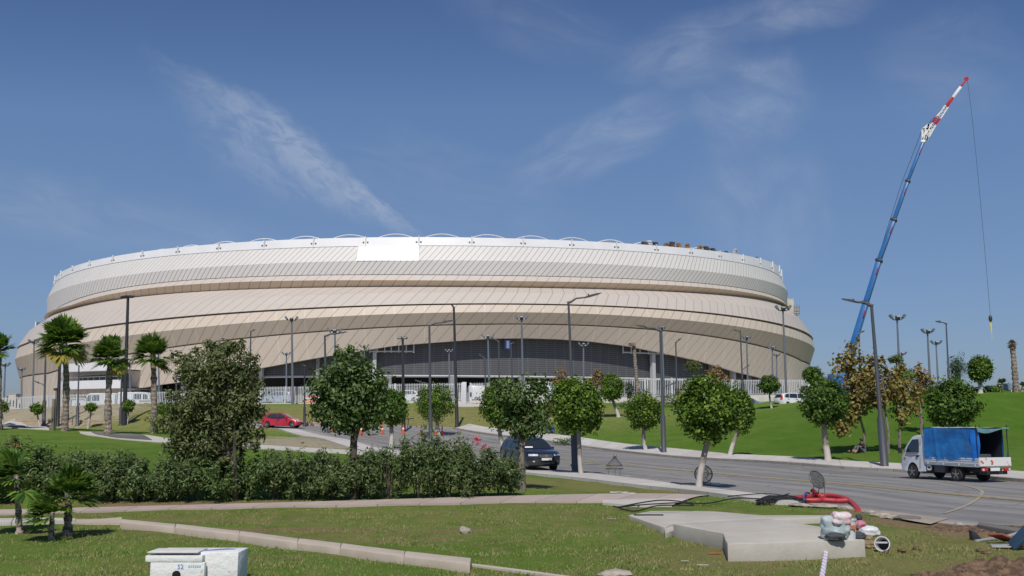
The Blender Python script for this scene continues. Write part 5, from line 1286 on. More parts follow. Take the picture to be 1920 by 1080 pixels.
# local frame: x forward; front wheel (left side, y=+) touches the photo's front wheel
Rz=Matrix.Rotation(hdg,3,'Z'); loc=fw-Rz@Vector((1.55,.78,0)); loc.z=h(loc.x,loc.y)+.03
trk=thing('flatbed_truck','small white flatbed truck with a blue tarpaulin cover parked by the far kerb','truck',loc,hdg)
cabo=[(.72,.36)]+[(1.02,.34)]+arc(1.55,.33,.42,math.pi-.05,.02,10)+[(2.10,.34),(2.34,.40),(2.40,.62),(2.33,.95),(2.20,1.22),(1.95,1.55),(1.62,1.88),(1.40,1.95),(1.05,1.97),(.74,1.96)]
cab=Car(trk,cabo,1.72,1.97,1.12,-2.4,2.40,.14,.16,.03); cabb=cab.shell(WTR,'cab')
cab.side('side_window',[(1.98,1.18),(1.86,1.46),(1.58,1.76),(1.12,1.79),(1.08,1.20),(1.55,1.19)],CGLS,cabb)
cab.side('door_seam',[(1.02,.48),(1.035,.48),(1.035,1.84),(1.02,1.84)],BPL,cabb,out=.004)
cab.side('door_handle',[(1.10,.98),(1.24,.98),(1.24,1.05),(1.10,1.05)],BPL,cabb,out=.03)
cab.side('indicator',[(2.02,.90),(2.14,.90),(2.14,.96),(2.02,.96)],mat('orange_lens',(.55,.10,.02),.3),cabb,out=.012)
cab.side('door_crease',[(1.04,1.075),(2.05,1.09),(2.05,1.10),(1.04,1.085)],mat('crease_shadow_strip',(.34,.37,.41),.4),cabb,out=.004)
cab.cross('windscreen',[(2.16,1.24),(1.93,1.55),(1.66,1.82)],-.86,.86,CGLS,cabb,out=.012)
for sg in (-1,1):
    cab.cross('headlight',[(2.41,.66),(2.36,.86)],sg*.5,sg*.92,HLG,cabb,out=.012,n=4)
    mb=MB(); q=cab.d(2.02,sg,1.28); mb.bar(q,q+Vector((.10,sg*.20,.0)),.03); mb.box(q+Vector((.10,sg*.22,-.02)),(.08,.16,.26)); obj('wing_mirror',mb,BPL,cabb)
for x,y in ((1.55,-.74),(1.55,.74)): wheel(trk,x,y,.325,.2,5,RIM)
for y in (-.70,.70): wheel(trk,-1.05,y,.30,.26,5,mat('dull_rim',(.20,.20,.20),.6))
mb=MB()
for y in (-.38,.38): mb.box((-.35,y,.50),(4.0,.10,.16))
mb.box((-1.05,0,.32),(.12,1.3,.12)); mb.box((-.2,0,.46),(1.0,.7,.22)); mb.box((-2.3,0,.42),(.14,1.4,.14)); mb.box((.9,0,.42),(.8,1.1,.3)); obj('chassis',mb,BPL,trk)
mb=MB(); mb.box((-.02,.62,.50),(.62,.24,.30)); obj('battery_box',mb,mat('dark_box_grey',(.10,.10,.11),.6),trk,bevel=.02)
mb=MB(); mb.tube([(.42,.78,.50),(.42,.78,.60),(.62,.78,.64),(.66,.78,.52),(.60,.78,.44),(.45,.78,.44),(.42,.78,.50)],.035,8); obj('fuel_neck',mb,PLT,trk,smooth=60)
mb=MB(); mb.box((-.85,0,.70),(3.12,1.72,.07)); bed=obj('flatbed',mb,WTR,trk,bevel=.01)
for sg in (-1,1):
    mb=MB(); mb.box((-.85,sg*.855,.885),(3.10,.035,.30)); 
    for z in (.80,.90,.99): mb.box((-.85,sg*.878,z),(3.08,.012,.02))
    for k in range(4): mb.box((-2.2+k*.9,sg*.885,.74),(.05,.03,.09))
    obj('side_board',mb,WTR,bed)
mb=MB(); mb.box((-2.42,0,.885),(.04,1.74,.36)); 
for y in (-.5,0,.5): mb.box((-2.446,y,.885),(.012,.03,.32))
tg=obj('tailgate',mb,mat('chipped_white_paint',(.66,.65,.62),.5,dark=(.50,.30,.26),vscale=5,vmin=.30,vmax=.42),bed)
RST=mat('red_lettering',(.55,.07,.06),.6)
mb=MB()
for y,z in ((.78,.92),(.70,.86),(.22,.93),(.17,.87),(.20,.81)): mb.box((-2.462,y,z),(.006,.09,.05))
obj('red_marks',mb,RST,tg)
for sg in (-1,1):
    mb=MB(); mb.box((-2.44,sg*.62,.56),(.07,.34,.13)); l_=obj('tail_light',mb,RDL,trk,bevel=.015)
    mb=MB(); mb.box((-2.482,sg*.72,.56),(.012,.10,.09)); obj('lens',mb,GLS,l_)
mb=MB(); mb.box((-2.45,.05,.57),(.03,.50,.13)); obj('number_plate',mb,PLT,trk)
# tarpaulin: hoops, draped side sheets with folds, roof, open rear
Z0,Z1=1.0,2.30; XF,XR=.66,-2.38
hoop=MB()
for x in (XF,-.85,XR+.04):
    hoop.tube([(x,-.84,.9),(x,-.84,Z1-.03),(x,.84,Z1-.03),(x,.84,.9)],.022,6)
    for sg in (-1,1): hoop.tube([(x,sg*.86,Z1-.1),(x,sg*.86,Z1+.14)],.02,6)
obj('hoop_frame',hoop,BPL,bed)
rr=np.random.default_rng(5)
def sheet(name,fn,nu,nv,m,par): mb=MB(); mb.grid([[fn(i/nu,j/nv) for j in range(nv+1)] for i in range(nu+1)]); return obj(name,mb,m,par,smooth=50)
for sg in (-1,1):
    def fs(u,v,sg=sg):
        x=XF+(XR+.30-XF)*u; z=Z1-(Z1-.93)*v
        fold=.03*math.sin(u*9+v*2.0+sg)*v+.008*math.sin(u*31-v*7)*v+.035*math.sin(v*8+u*4)*(1-abs(2*u-1))*.7+.05*math.exp(-((u-.22-.06*v)/.03)**2)-.04*math.exp(-((u-.55+.1*v)/.05)**2)*v
        return (x,sg*(.872+.02*v+fold*.7),z+.02*math.sin(u*30)*(v>.95))
    sheet('tarpaulin_side',fs,46,14,TARP,bed)
SHD=mat('interior_shade_dark',(.012,.016,.03),.7)  # dark sheets added inside the tarpaulin, standing in for the shade in there
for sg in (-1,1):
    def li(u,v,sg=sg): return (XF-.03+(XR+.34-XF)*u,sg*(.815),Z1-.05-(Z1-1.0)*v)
    sheet('interior_shade_sheet',li,4,4,SHD,bed)
sheet('interior_shade_sheet',lambda u,v:(XF-.06,-.80+1.60*u,Z1-.06-(Z1-.98)*v),4,4,SHD,bed)
def rf(u,v): x=XF+(XR-XF)*u; y=-.89+1.78*v; return (x,y,Z1+.03*math.sin(math.pi*v)-.035*math.sin(u*math.pi*3)**2*math.sin(math.pi*v)+.015*math.sin(v*13+u*9))
sheet('tarpaulin_roof',rf,36,14,TARPG,bed)
def ff(u,v): return (XF+.01,-.87+1.74*u,Z1-(Z1-.95)*v)
sheet('tarpaulin_front',ff,10,6,TARP,bed)
TARPB=mat('bright_blue_flap',(.012,.17,.62),.4,var=.2,vscale=2)
def fl1(u,v): z=Z1-.06-(Z1-1.0)*v; return (XR+.32-.34*u+.03*math.sin(v*8),.885-.12*u*u+.03*math.sin(v*6+u*3),z)
sheet('rear_flap',fl1,8,12,TARPB,bed)
def fl2(u,v): z=Z1-.06-(Z1-1.05)*v; return (XR+.10-.12*u,-.885+.16*u*(.4+v)+.03*math.sin(v*7),z)
sheet('rear_flap',fl2,6,12,TARP,bed)
TEAL=mat('teal_valance',(.12,.26,.28),.5,var=.3,vscale=2)
def vl(u,v): y=.88-1.76*u; return (XR-.03-.04*v,y,Z1+.01-.20*v*(.55+.45*math.sin(u*5+.6))-.05*math.sin(u*math.pi))
sheet('rear_valance',vl,16,4,TEAL,bed)
mb=MB(); mb.box((-1.6,.1,.96),(.8,.7,.45)); cb=obj('storage_box',mb,mat('dark_crate',(.05,.055,.06),.7),None,bevel=.02); cb.parent=None
cb.matrix_world=Matrix.Translation(loc)@Matrix.Rotation(hdg,4,'Z'); tag(cb,'dark box lying on the truck bed inside the blue tarpaulin','box')
# ------------------------------------------------------------------ crane
CB=mat('crane_blue',(.022,.13,.36),.4,var=.15,vscale=.5,coat=.3); CR=mat('crane_red',(.42,.02,.03),.4); CW=mat('crane_white',(.74,.74,.72),.4); CK=mat('crane_black',(.03,.03,.035),.5); CY=mat('sling_yellow',(.65,.55,.10),.6)
YC=150.0; foot=gd(1588,YC)
crane=thing('mobile_crane','tall mobile crane with blue telescopic boom and red and white jib','crane',foot)
BR=rad(-32)
seg=[(1592,690,17),(1599,648,15),(1624,566,13.2),(1649,486,11.4),(1677,410,9.6),(1703,337,8.2),(1732,263,7.0)]
s_=YC/F
for k,((xa,ya,wa),(xb,yb,wb)) in enumerate(zip(seg,seg[1:])):
    a=at(xa,ya,YC);b_=at(xb,yb,YC); mb=MB(); mb.box((a+b_)/2,(wa*s_*.74,wa*s_*.74,(b_-a).length),(b_-a).to_track_quat('Z','Y').to_matrix()@Matrix.Rotation(BR,3,'Z')); o=obj('boom_section',mb,CB,crane,off=foot,bevel=.12)
    d=(b_-a).normalized(); R=d.to_track_quat('Z','Y').to_matrix()
    mb=MB(); mb.box(b_-d*.25,(wa*s_*.92,wa*s_*.92,.42),R@Matrix.Rotation(BR,3,'Z')); obj('collar',mb,CK if k<5 else CW,o,off=foot,bevel=.05)
    if k: 
        mb=MB(); mb.box(b_-d*2.0+Vector((0,-wa*s_*.47,0)),(wa*s_*.5,.05,1.0),R); obj('red_mark',mb,CR,o,off=foot)
# jib
jt=[(1733,258),(1745,232),(1768,201),(1774,196)]
J=[at(x,y,YC) for x,y in ((1735,258),(1750,228),(1768,201),(1786,183),(1802,162),(1813,148))]
mb=MB(); A=at(1729,264,YC);B=at(1729,243,YC);C=at(1741,233,YC);D=at(1737,264,YC)
for a,b_ in ((A,B),(B,C),(A,C),(D,C),(B,at(1746,240,YC)),(D,at(1746,240,YC))): mb.bar(a,b_,.28)
obj('jib_bracket',mb,CW,crane,off=foot)
def lattice(a,b_,w0,w1,m,name):
    mb=MB(); d=(b_-a).normalized(); n_=Vector((-d.z,0,d.x)); 
    for sx,sy in ((-1,-.5),(1,-.5),(-1,.5),(1,.5)): mb.bar(a+n_*sx*w0+Vector((0,sy*w0*2,0)),b_+n_*sx*w1+Vector((0,sy*w1*2,0)),.15)
    K=7
    for k in range(K):
        f,g=k/K,(k+1)/K; p=a.lerp(b_,f);q=a.lerp(b_,g); w=w0+(w1-w0)*f; sx=1 if k%2 else -1
        mb.bar(p+n_*sx*w-Vector((0,w,0)),q-n_*sx*w-Vector((0,w,0)),.055); mb.bar(p-n_*sx*w+Vector((0,w,0)),q+n_*sx*w+Vector((0,w,0)),.055)
    return obj(name,mb,m,crane,off=foot)
lattice(at(1737,256,YC),at(1750,233,YC),.32,.32,CW,'jib_section'); lattice(at(1750,233,YC),at(1759,221,YC),.32,.32,CR,'jib_section'); lattice(at(1759,221,YC),at(1774,200,YC),.32,.25,CW,'jib_section')
for (xa,ya),(xb,yb),m,wd in (((1774,200),(1786,183),CR,.48),((1786,183),(1801,163),CW,.40),((1801,163),(1811,150),CR,.28)):
    mb=MB(); mb.bar(at(xa,ya,YC),at(xb,yb,YC),wd); obj('jib_section',mb,m,crane,off=foot,bevel=.04)
mb=MB(); mb.lathe([(.32,-.12),(.32,.12)],at(1812,148,YC),'Y',12); obj('sheave',mb,CR,crane,off=foot)
mb=MB(); ca_=[at(1813.5+43.5*(t**.85),149+444*t,YC) for t in np.linspace(0,1,20)]; mb.tube(ca_,.026,5); obj('hoist_cable',mb,CK,crane,off=foot)
mb=MB(); mb.tube([at(1728,246,YC),at(1690,345,YC),at(1597,640,YC)],.035,4); mb.tube([at(1729,245,YC),at(1786,182,YC)],.035,4); obj('luffing_cable',mb,CK,crane,off=foot)
hk=at(1857,597,YC); mb=MB(); mb.lathe([(.06,-.6),(.25,-.3),(.27,.2),(.08,.5)],hk,'Z',12); obj('hook_block',mb,CK,crane,off=foot,smooth=40)
mb=MB(); mb.tube([hk-Vector((0,0,.6)),at(1858.0,612,YC),at(1859.2,624,YC)],[.07,.12,.09],6); mb.tube([at(1859.2,624,YC),at(1860,636,YC)],.04,5); obj('sling',mb,CY,crane,off=foot)
mb=MB(); mb.box(foot+Vector((1.0,0,1.6)),(9,2.7,1.2)); obj('carrier',mb,CB,crane,off=foot,bevel=.1)
mb=MB(); mb.box(foot+Vector((-.3,0,3.2)),(4.2,2.5,1.9)); obj('superstructure',mb,CB,crane,off=foot,bevel=.15)
mb=MB(); mb.bar(foot+Vector((.2,0,3.6)),at(1592,690,YC),1.3); obj('boom_foot',mb,CB,crane,off=foot,bevel=.1)
for k in range(4):
    for sg in (-1,1):
        mb=MB(); mb.lathe([(.4,-.2),(.65,-.2),(.65,.2),(.4,.2)],foot+Vector((-2.6+k*2.3,sg*1.15,.65)),'Y',18); obj('wheel',mb,TYRE,crane,off=foot,smooth=40)
# ------------------------------------------------------------------ traffic cones
ORG=mat('cone_orange',(.62,.085,.02),.5); CWH=mat('cone_reflective_white',(.75,.74,.72),.4)
def mk_cone():
    root=thing('traffic_cone','','traffic cone',(0,0,0),group='traffic cones across the side road')
    mb=MB(); mb.box((0,0,.025),(.42,.42,.05)); obj('base',mb,ORG,root,bevel=.012)
    mb=MB(); mb.lathe([(.155,.05),(.115,.34),(.045,.86),(.035,.90)],(0,0,0),'Z',16); obj('cone_body',mb,ORG,root,smooth=50)
    mb=MB(); mb.lathe([(.106,.42),(.080,.60)],(0,0,0),'Z',16); obj('white_band',mb,CWH,root,smooth=50)
    return root
cone0=mk_cone()
CL=[((677,815),'orange cone framed by the stems and leaves of the slim hedge tree'),((717,814),'orange and white cone just left of the pale tree trunk among the cones'),((756,814),'cone at the foot of the black twin-head floodlight pole'),((790,815),'orange cone standing alone between the floodlight pole and the bright ball tree'),((817,818),'cone partly hidden by the pole left of the bright ball tree trunk'),((829,817),'cone just right of the bright ball tree trunk'),((625,808),'leftmost cone, beside the base of a street lamp')]
for i,(pxy,lb) in enumerate(CL):
    o=cone0 if i==0 else copy_tree(cone0); o['label']=lb; p=gp(*pxy); o.location=p+Vector((0,0,.03)); o.rotation_euler=(0,0,i*.7)
# ------------------------------------------------------------------ people
SKIN=mat('skin',(.30,.17,.11),.6); HAIR=mat('dark_hair',(.012,.010,.009),.7); SHB=mat('blue_clothing',(.045,.085,.20),.8,var=.25,vscale=6); SHK=mat('black_clothing',(.012,.012,.015),.8); SHP=mat('pink_cloth',(.42,.24,.20),.8); TRG=mat('grey_trousers',(.10,.11,.13),.85); PALE2=mat('pale_cloth',(.42,.45,.44),.8)
def skin_mesh(name,nodes,edges,m,parent,sub=2):
    """one continuous surface grown on a skeleton; nodes: (x,y,z,r)"""
    me=bpy.data.meshes.new(name); me.from_pydata([n_[:3] for n_ in nodes],edges,[]); me.update()
    o=bpy.data.objects.new(name,me); COL.objects.link(o); o.parent=parent
    md=o.modifiers.new('skin','SKIN'); md.use_smooth_shade=True
    for i,n_ in enumerate(nodes):
        sv=me.skin_vertices[0].data[i]; sv.radius=(n_[3],n_[3]); sv.use_root=(i==0)
    sd_=o.modifiers.new('sub','SUBSURF'); sd_.levels=sub; sd_.render_levels=sub
    dg=bpy.context.evaluated_depsgraph_get(); em=bpy.data.meshes.new_from_object(o.evaluated_get(dg)); o.modifiers.clear(); o.data=em; em.materials.clear(); em.materials.append(m); return o
def seated(label,loc,rz,top,legs,skirt=None):
    root=thing('person',label,'person',loc,rz)
    # facing +x, sitting on the ground with knees drawn up
    N_=[(0,0,.12,.13),(.02,0,.32,.125),(.05,0,.48,.13),(.08,0,.58,.06),(.10,0,.70,.095),(.12,0,.78,.085),
        (.05,.17,.53,.06),(.16,.24,.36,.045),(.36,.16,.38,.035),(.44,.12,.40,.028),(.05,-.17,.53,.06),(.16,-.24,.36,.045),(.36,-.16,.38,.035),(.44,-.12,.40,.028),
        (.06,.10,.12,.095),(.42,.12,.42,.07),(.56,.12,.10,.05),(.70,.13,.05,.04),(.06,-.10,.12,.095),(.42,-.12,.40,.07),(.58,-.12,.10,.05),(.72,-.13,.05,.04)]
    E=[(0,1),(1,2),(2,3),(3,4),(4,5),(2,6),(6,7),(7,8),(8,9),(2,10),(10,11),(11,12),(12,13),(0,14),(14,15),(15,16),(16,17),(0,18),(18,19),(19,20),(20,21)]
    skin_mesh('body',N_,E,SKIN,root)
    g=lambda n_,r:(*n_[:3],n_[3]+r)
    skin_mesh('shirt',[g(N_[0],.02),g(N_[1],.02),g(N_[2],.022),(.065,0,.54,.07),g(N_[6],.016),g(N_[7],.014),(.28,.19,.375,.045),g(N_[10],.016),g(N_[11],.014),(.28,-.19,.375,.045)],[(0,1),(1,2),(2,3),(2,4),(4,5),(5,6),(2,7),(7,8),(8,9)],top,root)
    skin_mesh('trousers',[(0,0,.13,.145),g(N_[14],.02),g(N_[15],.016),(.55,.12,.14,.06),g(N_[18],.02),g(N_[19],.016),(.57,-.12,.14,.06)],[(0,1),(1,2),(2,3),(0,4),(4,5),(5,6)],legs,root)
    mb=MB(); mb.lathe([(.05,.0),(.100,.02),(.112,.07),(.098,.13),(.05,.165),(.01,.172)],(.098,0,.70),'Z',16); obj('hair',mb,HAIR,root,smooth=60)
    mb=MB(); mb.lathe([(.012,0),(.018,.02),(.008,.05)],(.205,0,.70),'Z',8); 
    for sg in (-1,1): mb.lathe([(.006,-.004),(.013,0),(.006,.004)],(.197,sg*.035,.735),'X',8)
    mb.box((.198,0,.672),(.012,.045,.012)); obj('face',mb,SKIN,root,smooth=60)
    return root
p=gp(1038,812); seated('person in blue clothes with dark hair sitting on the lawn near the white post',p+Vector((0,0,.02)),rad(185),SHB,SHB).scale=(1.15,1.15,1.15)
p=gp(1613,849); seated('person in black sitting in the shade at the foot of the tall plane tree',p+Vector((.12,-.15,.02)),rad(200),SHK,TRG)
cl=gp(1601,848); mb=MB(); mb.grid([[ (cl.x-.35+.7*u/8,cl.y-.25+.5*v/6,cl.z+.06+.10*math.sin(u*1.1)*math.cos(v*.9)+.08*math.exp(-((u-5)**2+(v-3)**2)/6)) for v in range(7)] for u in range(9)])
tag(obj('cloth',mb,SHP,smooth=60),'pinkish cloth lying in the shade beside the person in black','cloth')
cl=gp(1027,812); mb=MB(); mb.grid([[ (cl.x-.45+.9*u/8,cl.y-.2+.4*v/6,cl.z+.05+.06*math.sin(u*1.1)*math.cos(v*.9)) for v in range(7)] for u in range(9)])
tag(obj('cloth',mb,PALE2,smooth=60),'pale cloth spread on the grass left of the person in blue','cloth')
# ------------------------------------------------------------------ small street things
WP=mat('white_paint',(.66,.66,.64),.5,var=.15)
p=gp(1012,824); t=at(1013,784,p.y); mb=MB(); mb.tube([p-Vector((0,0,.1)),t],.05,10); r_=thing('white_post','slim white post standing behind the black car','post',p); obj('post',mb,WP,r_,off=p,smooth=40)
mb=MB(); mb.tube([t,t+Vector((0,0,.12))],.09,10); obj('cap',mb,MGR,r_,off=p,smooth=40); mb=MB(); mb.tube([p.lerp(t,.45),p.lerp(t,.52)],.07,10); obj('clamp',mb,MGR,r_,off=p)
q=at(1006.5,809.5,p.y+2); g_=gd(1006.5,p.y+2); r_=thing('notice_board','small blank white square board on the lawn just left of the white post','sign',g_)
mb=MB(); mb.box(q,(.36,.03,.36)); obj('panel',mb,WP,r_,off=g_); mb=MB(); mb.bar(g_-Vector((0,0,.05)),q,.035); obj('stake',mb,MGR,r_,off=g_)
# white plastic stool-chair at the pavement corner
p=gp(923,809); r_=thing('plastic_chair','small white plastic chair standing at the pavement corner beside the lamp base','chair',p,rad(200))
mb=MB(); mb.box((0,0,.30),(.40,.40,.05)); obj('seat',mb,WP,r_,bevel=.015)
mb=MB(); mb.box((-.19,0,.48),(.04,.40,.34),Matrix.Rotation(-.15,3,'Y')); obj('backrest',mb,WP,r_,bevel=.015)
for a in (-1,1):
    for c in (-1,1): mb=MB(); mb.bar((a*.16,c*.16,.28),(a*.2,c*.2,.0),.045); obj('leg',mb,WP,r_)
# dark T frame on the bank, wooden posts
p=gp(764,806); r_=thing('steel_frame','dark T-shaped steel frame leaning on the yellowed bank behind the cones','frame',p)
a=at(766,785,p.y); mb=MB(); mb.bar(p-Vector((0,0,.1)),a,.07); obj('upright',mb,BLK,r_,off=p); mb=MB(); mb.bar(at(761,786,p.y),at(776,784.5,p.y),.09); obj('crossbar',mb,BLK,r_,off=p)
WOOD=mat('weathered_wood',(.22,.185,.15),.85,var=.4,vscale=5,stretch=(1,1,.2))
for (bx,by),(tx,ty),wd,lb in (((99,807),(101,748),.19,'thick grey wooden post on the lawn left of the tallest palm'),((103,806),(106,727),.11,'taller thin wooden post beside the thick one, left of the tallest palm')):
    p=gp(bx,by); t=at(tx,ty,p.y); r_=thing('wooden_post',lb,'post',p); mb=MB(); mb.bar(p-Vector((0,0,.2)),t,wd); obj('post',mb,WOOD,r_,off=p,bevel=.01)
    mb=MB(); mb.box(t+Vector((-.05,0,-.12)),(.25,.12,.16)) if wd<.15 else mb.box(p.lerp(t,.33)+Vector((0,-wd*.5,0)),(.1,.04,.25)); obj('bracket',mb,BLK,r_,off=p)
p=gp(140,797); r_=thing('steel_frame','small low dark frame by the stone wall right of the tallest palm','frame',p); mb=MB()
for x in (-.25,.25): mb.bar(p+Vector((x,0,-.05)),p+Vector((x,0,.6)),.05)
mb.bar(p+Vector((-.3,0,.6)),p+Vector((.45,0,.85)),.05); obj('bars',mb,BLK,r_,off=p)
# wire frames: conical wire stands with a mesh hood
WIRE=mat('grey_wire',(.12,.125,.12),.5,metal=.4)
def wire_cone(label,base,apex,ring_px,rpx,legs,mesh_=True):
    p=gp(*base); s=p.y/F; r_=thing('wire_cone',label,'wire stand',p,group='wire lamp cages along the near pavement'); c=at(ring_px[0],ring_px[1],p.y); R=rpx*s; A=at(apex[0],apex[1],p.y)
    for dz,rr_ in ((.07,1.0),(-.07,1.08)):
        mb=MB(); mb.tube([c+Vector((math.cos(a)*R*rr_,math.sin(a)*R*rr_,dz)) for a in np.linspace(0,2*math.pi,25)],.022,5,cap=False); obj('hoop',mb,WIRE,r_,off=p)
    mb=MB()
    for k in range(12): a=2*math.pi*k/12; mb.tube([A,c+Vector((math.cos(a)*R,math.sin(a)*R,.07))],.009,4)
    obj('cone_wires',mb,WIRE,r_,off=p)
    mb=MB(); mb.lathe([(.07,-.06),(.09,.0),(.05,.07)],A,'Z',10); obj('cap',mb,WIRE,r_,off=p)
    for k in range(3): a=2*math.pi*k/3+.5; mb=MB(); mb.tube([c+Vector((math.cos(a)*R*.9,math.sin(a)*R*.9,-.07)),Vector((c.x+math.cos(a)*R*.75,c.y+math.sin(a)*R*.75,p.z-.02))],.014,5); obj('leg',mb,WIRE,r_,off=p)
    return r_
wire_cone('conical wire cage standing upright at the near edge of the road',(1150,893),(1153,855),(1152,876),15,3)
MESHM,nt,b=newmat('woven_wire_mesh'); oc=objco(nt); sp_=N(nt,'ShaderNodeSeparateXYZ'); L(nt,oc,sp_.inputs[0])
def wire_disc(label,centre,rpx,base,tilt,yaw):
    p=gp(*base); s=p.y/F; c=at(centre[0],centre[1],p.y); R=rpx*s; r_=thing('wire_disc',label,'wire stand',p,group='wire lamp cages along the near pavement')
    M=Matrix.Rotation(yaw,3,'Z')@Matrix.Rotation(tilt,3,'X')
    mb=MB(); mb.tube([c+M@Vector((math.cos(a)*R,math.sin(a)*R,0)) for a in np.linspace(0,2*math.pi,29)],.022,6,cap=False); obj('hoop',mb,WIRE,r_,off=p,smooth=60)
    mb=MB(); n=15
    for k in range(1,n):
        x=-R+2*R*k/n; l=math.sqrt(R*R-x*x)
        mb.bar(c+M@Vector((x,-l,0)),c+M@Vector((x,l,0)),.011); mb.bar(c+M@Vector((-l,x,.004)),c+M@Vector((l,x,.004)),.011)
    obj('mesh',mb,WIRE,r_,off=p)
    mb=MB(); mb.tube([c+M@Vector((math.cos(a)*R*.55,math.sin(a)*R*.55,.14)) for a in np.linspace(0,2*math.pi,19)],.014,5,cap=False)
    for k in range(6): a=k*1.05; mb.tube([c+M@Vector((math.cos(a)*R,math.sin(a)*R,0)),c+M@Vector((math.cos(a)*R*.55,math.sin(a)*R*.55,.14))],.01,4)
    obj('hood',mb,WIRE,r_,off=p)
    for sx in (-.75,.75,.05):
        mb=MB(); q=c+M@Vector((R*sx,-R*.62 if sx else R*.7,0)); mb.tube([q,Vector((c.x+R*sx*1.0,p.y+(.12 if sx==.05 else 0),p.z-.02))],.013,5); obj('leg',mb,WIRE,r_,off=p)
    return r_
wire_disc('tilted round wire mesh cage on thin legs above the red hoses',(1532,899),17,(1530,938),rad(62),rad(28))
wire_disc('round wire mesh cage behind the leaning trunk of the large ball tree',(1319,889),16,(1322,914),rad(75),rad(-10))
# fallen white lamp piece and plank by the kerb
p=gp(1335,912); r_=thing('fallen_pipe','short white pipe lying at the foot of the large leaning-trunk tree','pipe',p); mb=MB(); mb.tube([p+Vector((-.28,.12,.12)),p+Vector((.12,0,.08)),p+Vector((.32,-.06,.08))],[.055,.06,.075],10); obj('pipe',mb,WP,r_,off=p,smooth=50)
p=gp(1166,895); mb=MB(); mb.box(p+Vector((0,0,.05)),(.75,.28,.05),Matrix.Rotation(.2,3,'Z')); tag(obj('wooden_board',mb,mat('yellow_wood',(.48,.36,.20),.8,var=.2)),'yellowish board lying on the road edge by the upright wire cage','board')
# ------------------------------------------------------------------ foreground concrete
SLAB=paved('slab_concrete',(.42,.395,.345),(.50,.475,.42),0,0,dust=(.40,.36,.29))
def slab(name,label,poly,zt,zb=-.15,m=SLAB,cat='concrete slab',rag=.0,group=None):
    """poly of photo pixels on the plane z=zt"""
    P=[pz(x,y,zt) for x,y in poly]; o=P[0].copy(); o.z=0
    Q=[]
    n=len(P)
    for i in range(n):
        a,b_=P[i],P[(i+1)%n]; k=max(2,int((b_-a).length/.35)); 
        for j in range(k):
            f=j/k; q=a.lerp(b_,f); d=Vector((-(b_-a).y,(b_-a).x,0)).normalized()
            Q.append(q+d*(rag*random.uniform(-1,1) if j else 0)+Vector((0,0,rag*.3*random.uniform(-1,1))))
    mb=MB(); m_=len(Q); vs=Q+[Vector((q.x,q.y,zb)) for q in Q]
    mb.add(vs,[tuple(range(m_)),tuple(range(2*m_-1,m_-1,-1))]+[(i,i+m_,(i+1)%m_+m_,(i+1)%m_) for i in range(m_)])
    ob=obj(name,mb,m,off=o,bevel=.02); ob.location=o; return tag(ob,label,cat,group)
slab('concrete_slab','thick concrete slab on the right lawn with a high clean front face',[(1262,982),(1440,972),(1556,990),(1622,1012),(1364,1020),(1356,1000)],.31,rag=.012)
slab('concrete_slab','thin concrete slab behind the thick one, black hose lying on it',[(1178,966),(1220,958),(1330,958),(1430,966),(1555,966),(1553,971),(1440,974),(1262,982),(1246,989)],.17,rag=.012)
slab('concrete_block','small broken concrete block wedged between the two slabs',[(1246,986),(1262,984),(1264,994),(1247,999)],.14,rag=.01,cat='concrete block')
# long kerb stones of the foreground
KS=[(228,973,.16),(330,982,.15),(450,995,.15),(560,1009,.15),(640,1018,.15),(760,1033,.15),(884,1046,.15)]
KBE=paved('kerb_concrete',(.44,.385,.325),(.52,.46,.39),0,0,dust=(.36,.28,.21))
for k,((xa,ya,_),(xb,yb,_)) in enumerate(zip(KS,KS[1:])):
    f=.004
    xa2=xa+(xb-xa)*f; xb2=xb-(xb-xa)*f; ya2=ya+(yb-ya)*f; yb2=yb-(yb-ya)*f
    dpt=lambda x:6+(x-228)*.0075
    slab('kerb_stone',['kerb stone at the far left end of the long diagonal row','second kerb stone of the long diagonal row, counted from its far left end','third kerb stone of the diagonal row, counted from its far end','fourth kerb stone of the diagonal row, counted from its far end','last but one kerb stone of the diagonal row','kerb stone at the near right end of the long diagonal row'][k],[(xa2,ya2),(xb2,yb2),(xb2-2,yb2+dpt(xb)),(xa2-3,ya2+dpt(xa))],.15,zb=-.1,m=KBE,rag=.008,cat='kerb stone',group='kerb stones edging the front lawn')
strip('kerb',[gp(885,1063),gp(950,1071),gp(1010,1079),gp(1080,1088)],[gp(885,1059.5),gp(950,1067.5),gp(1010,1075.5),gp(1080,1085)],KBE,.03,n=30,k=2)
strip('kerb',[gp(-120,986),gp(0,987),(gp(60,985)),gp(140,983)],[gp(-120,977),gp(0,979),gp(60,978),gp(140,979)],WALK,.10,n=40,k=2)
strip('kerb',[gp(140,984),gp(190,984),gp(228,984)],[gp(140,978),gp(190,977),gp(228,974)],KBE,.06,n=20,k=2)
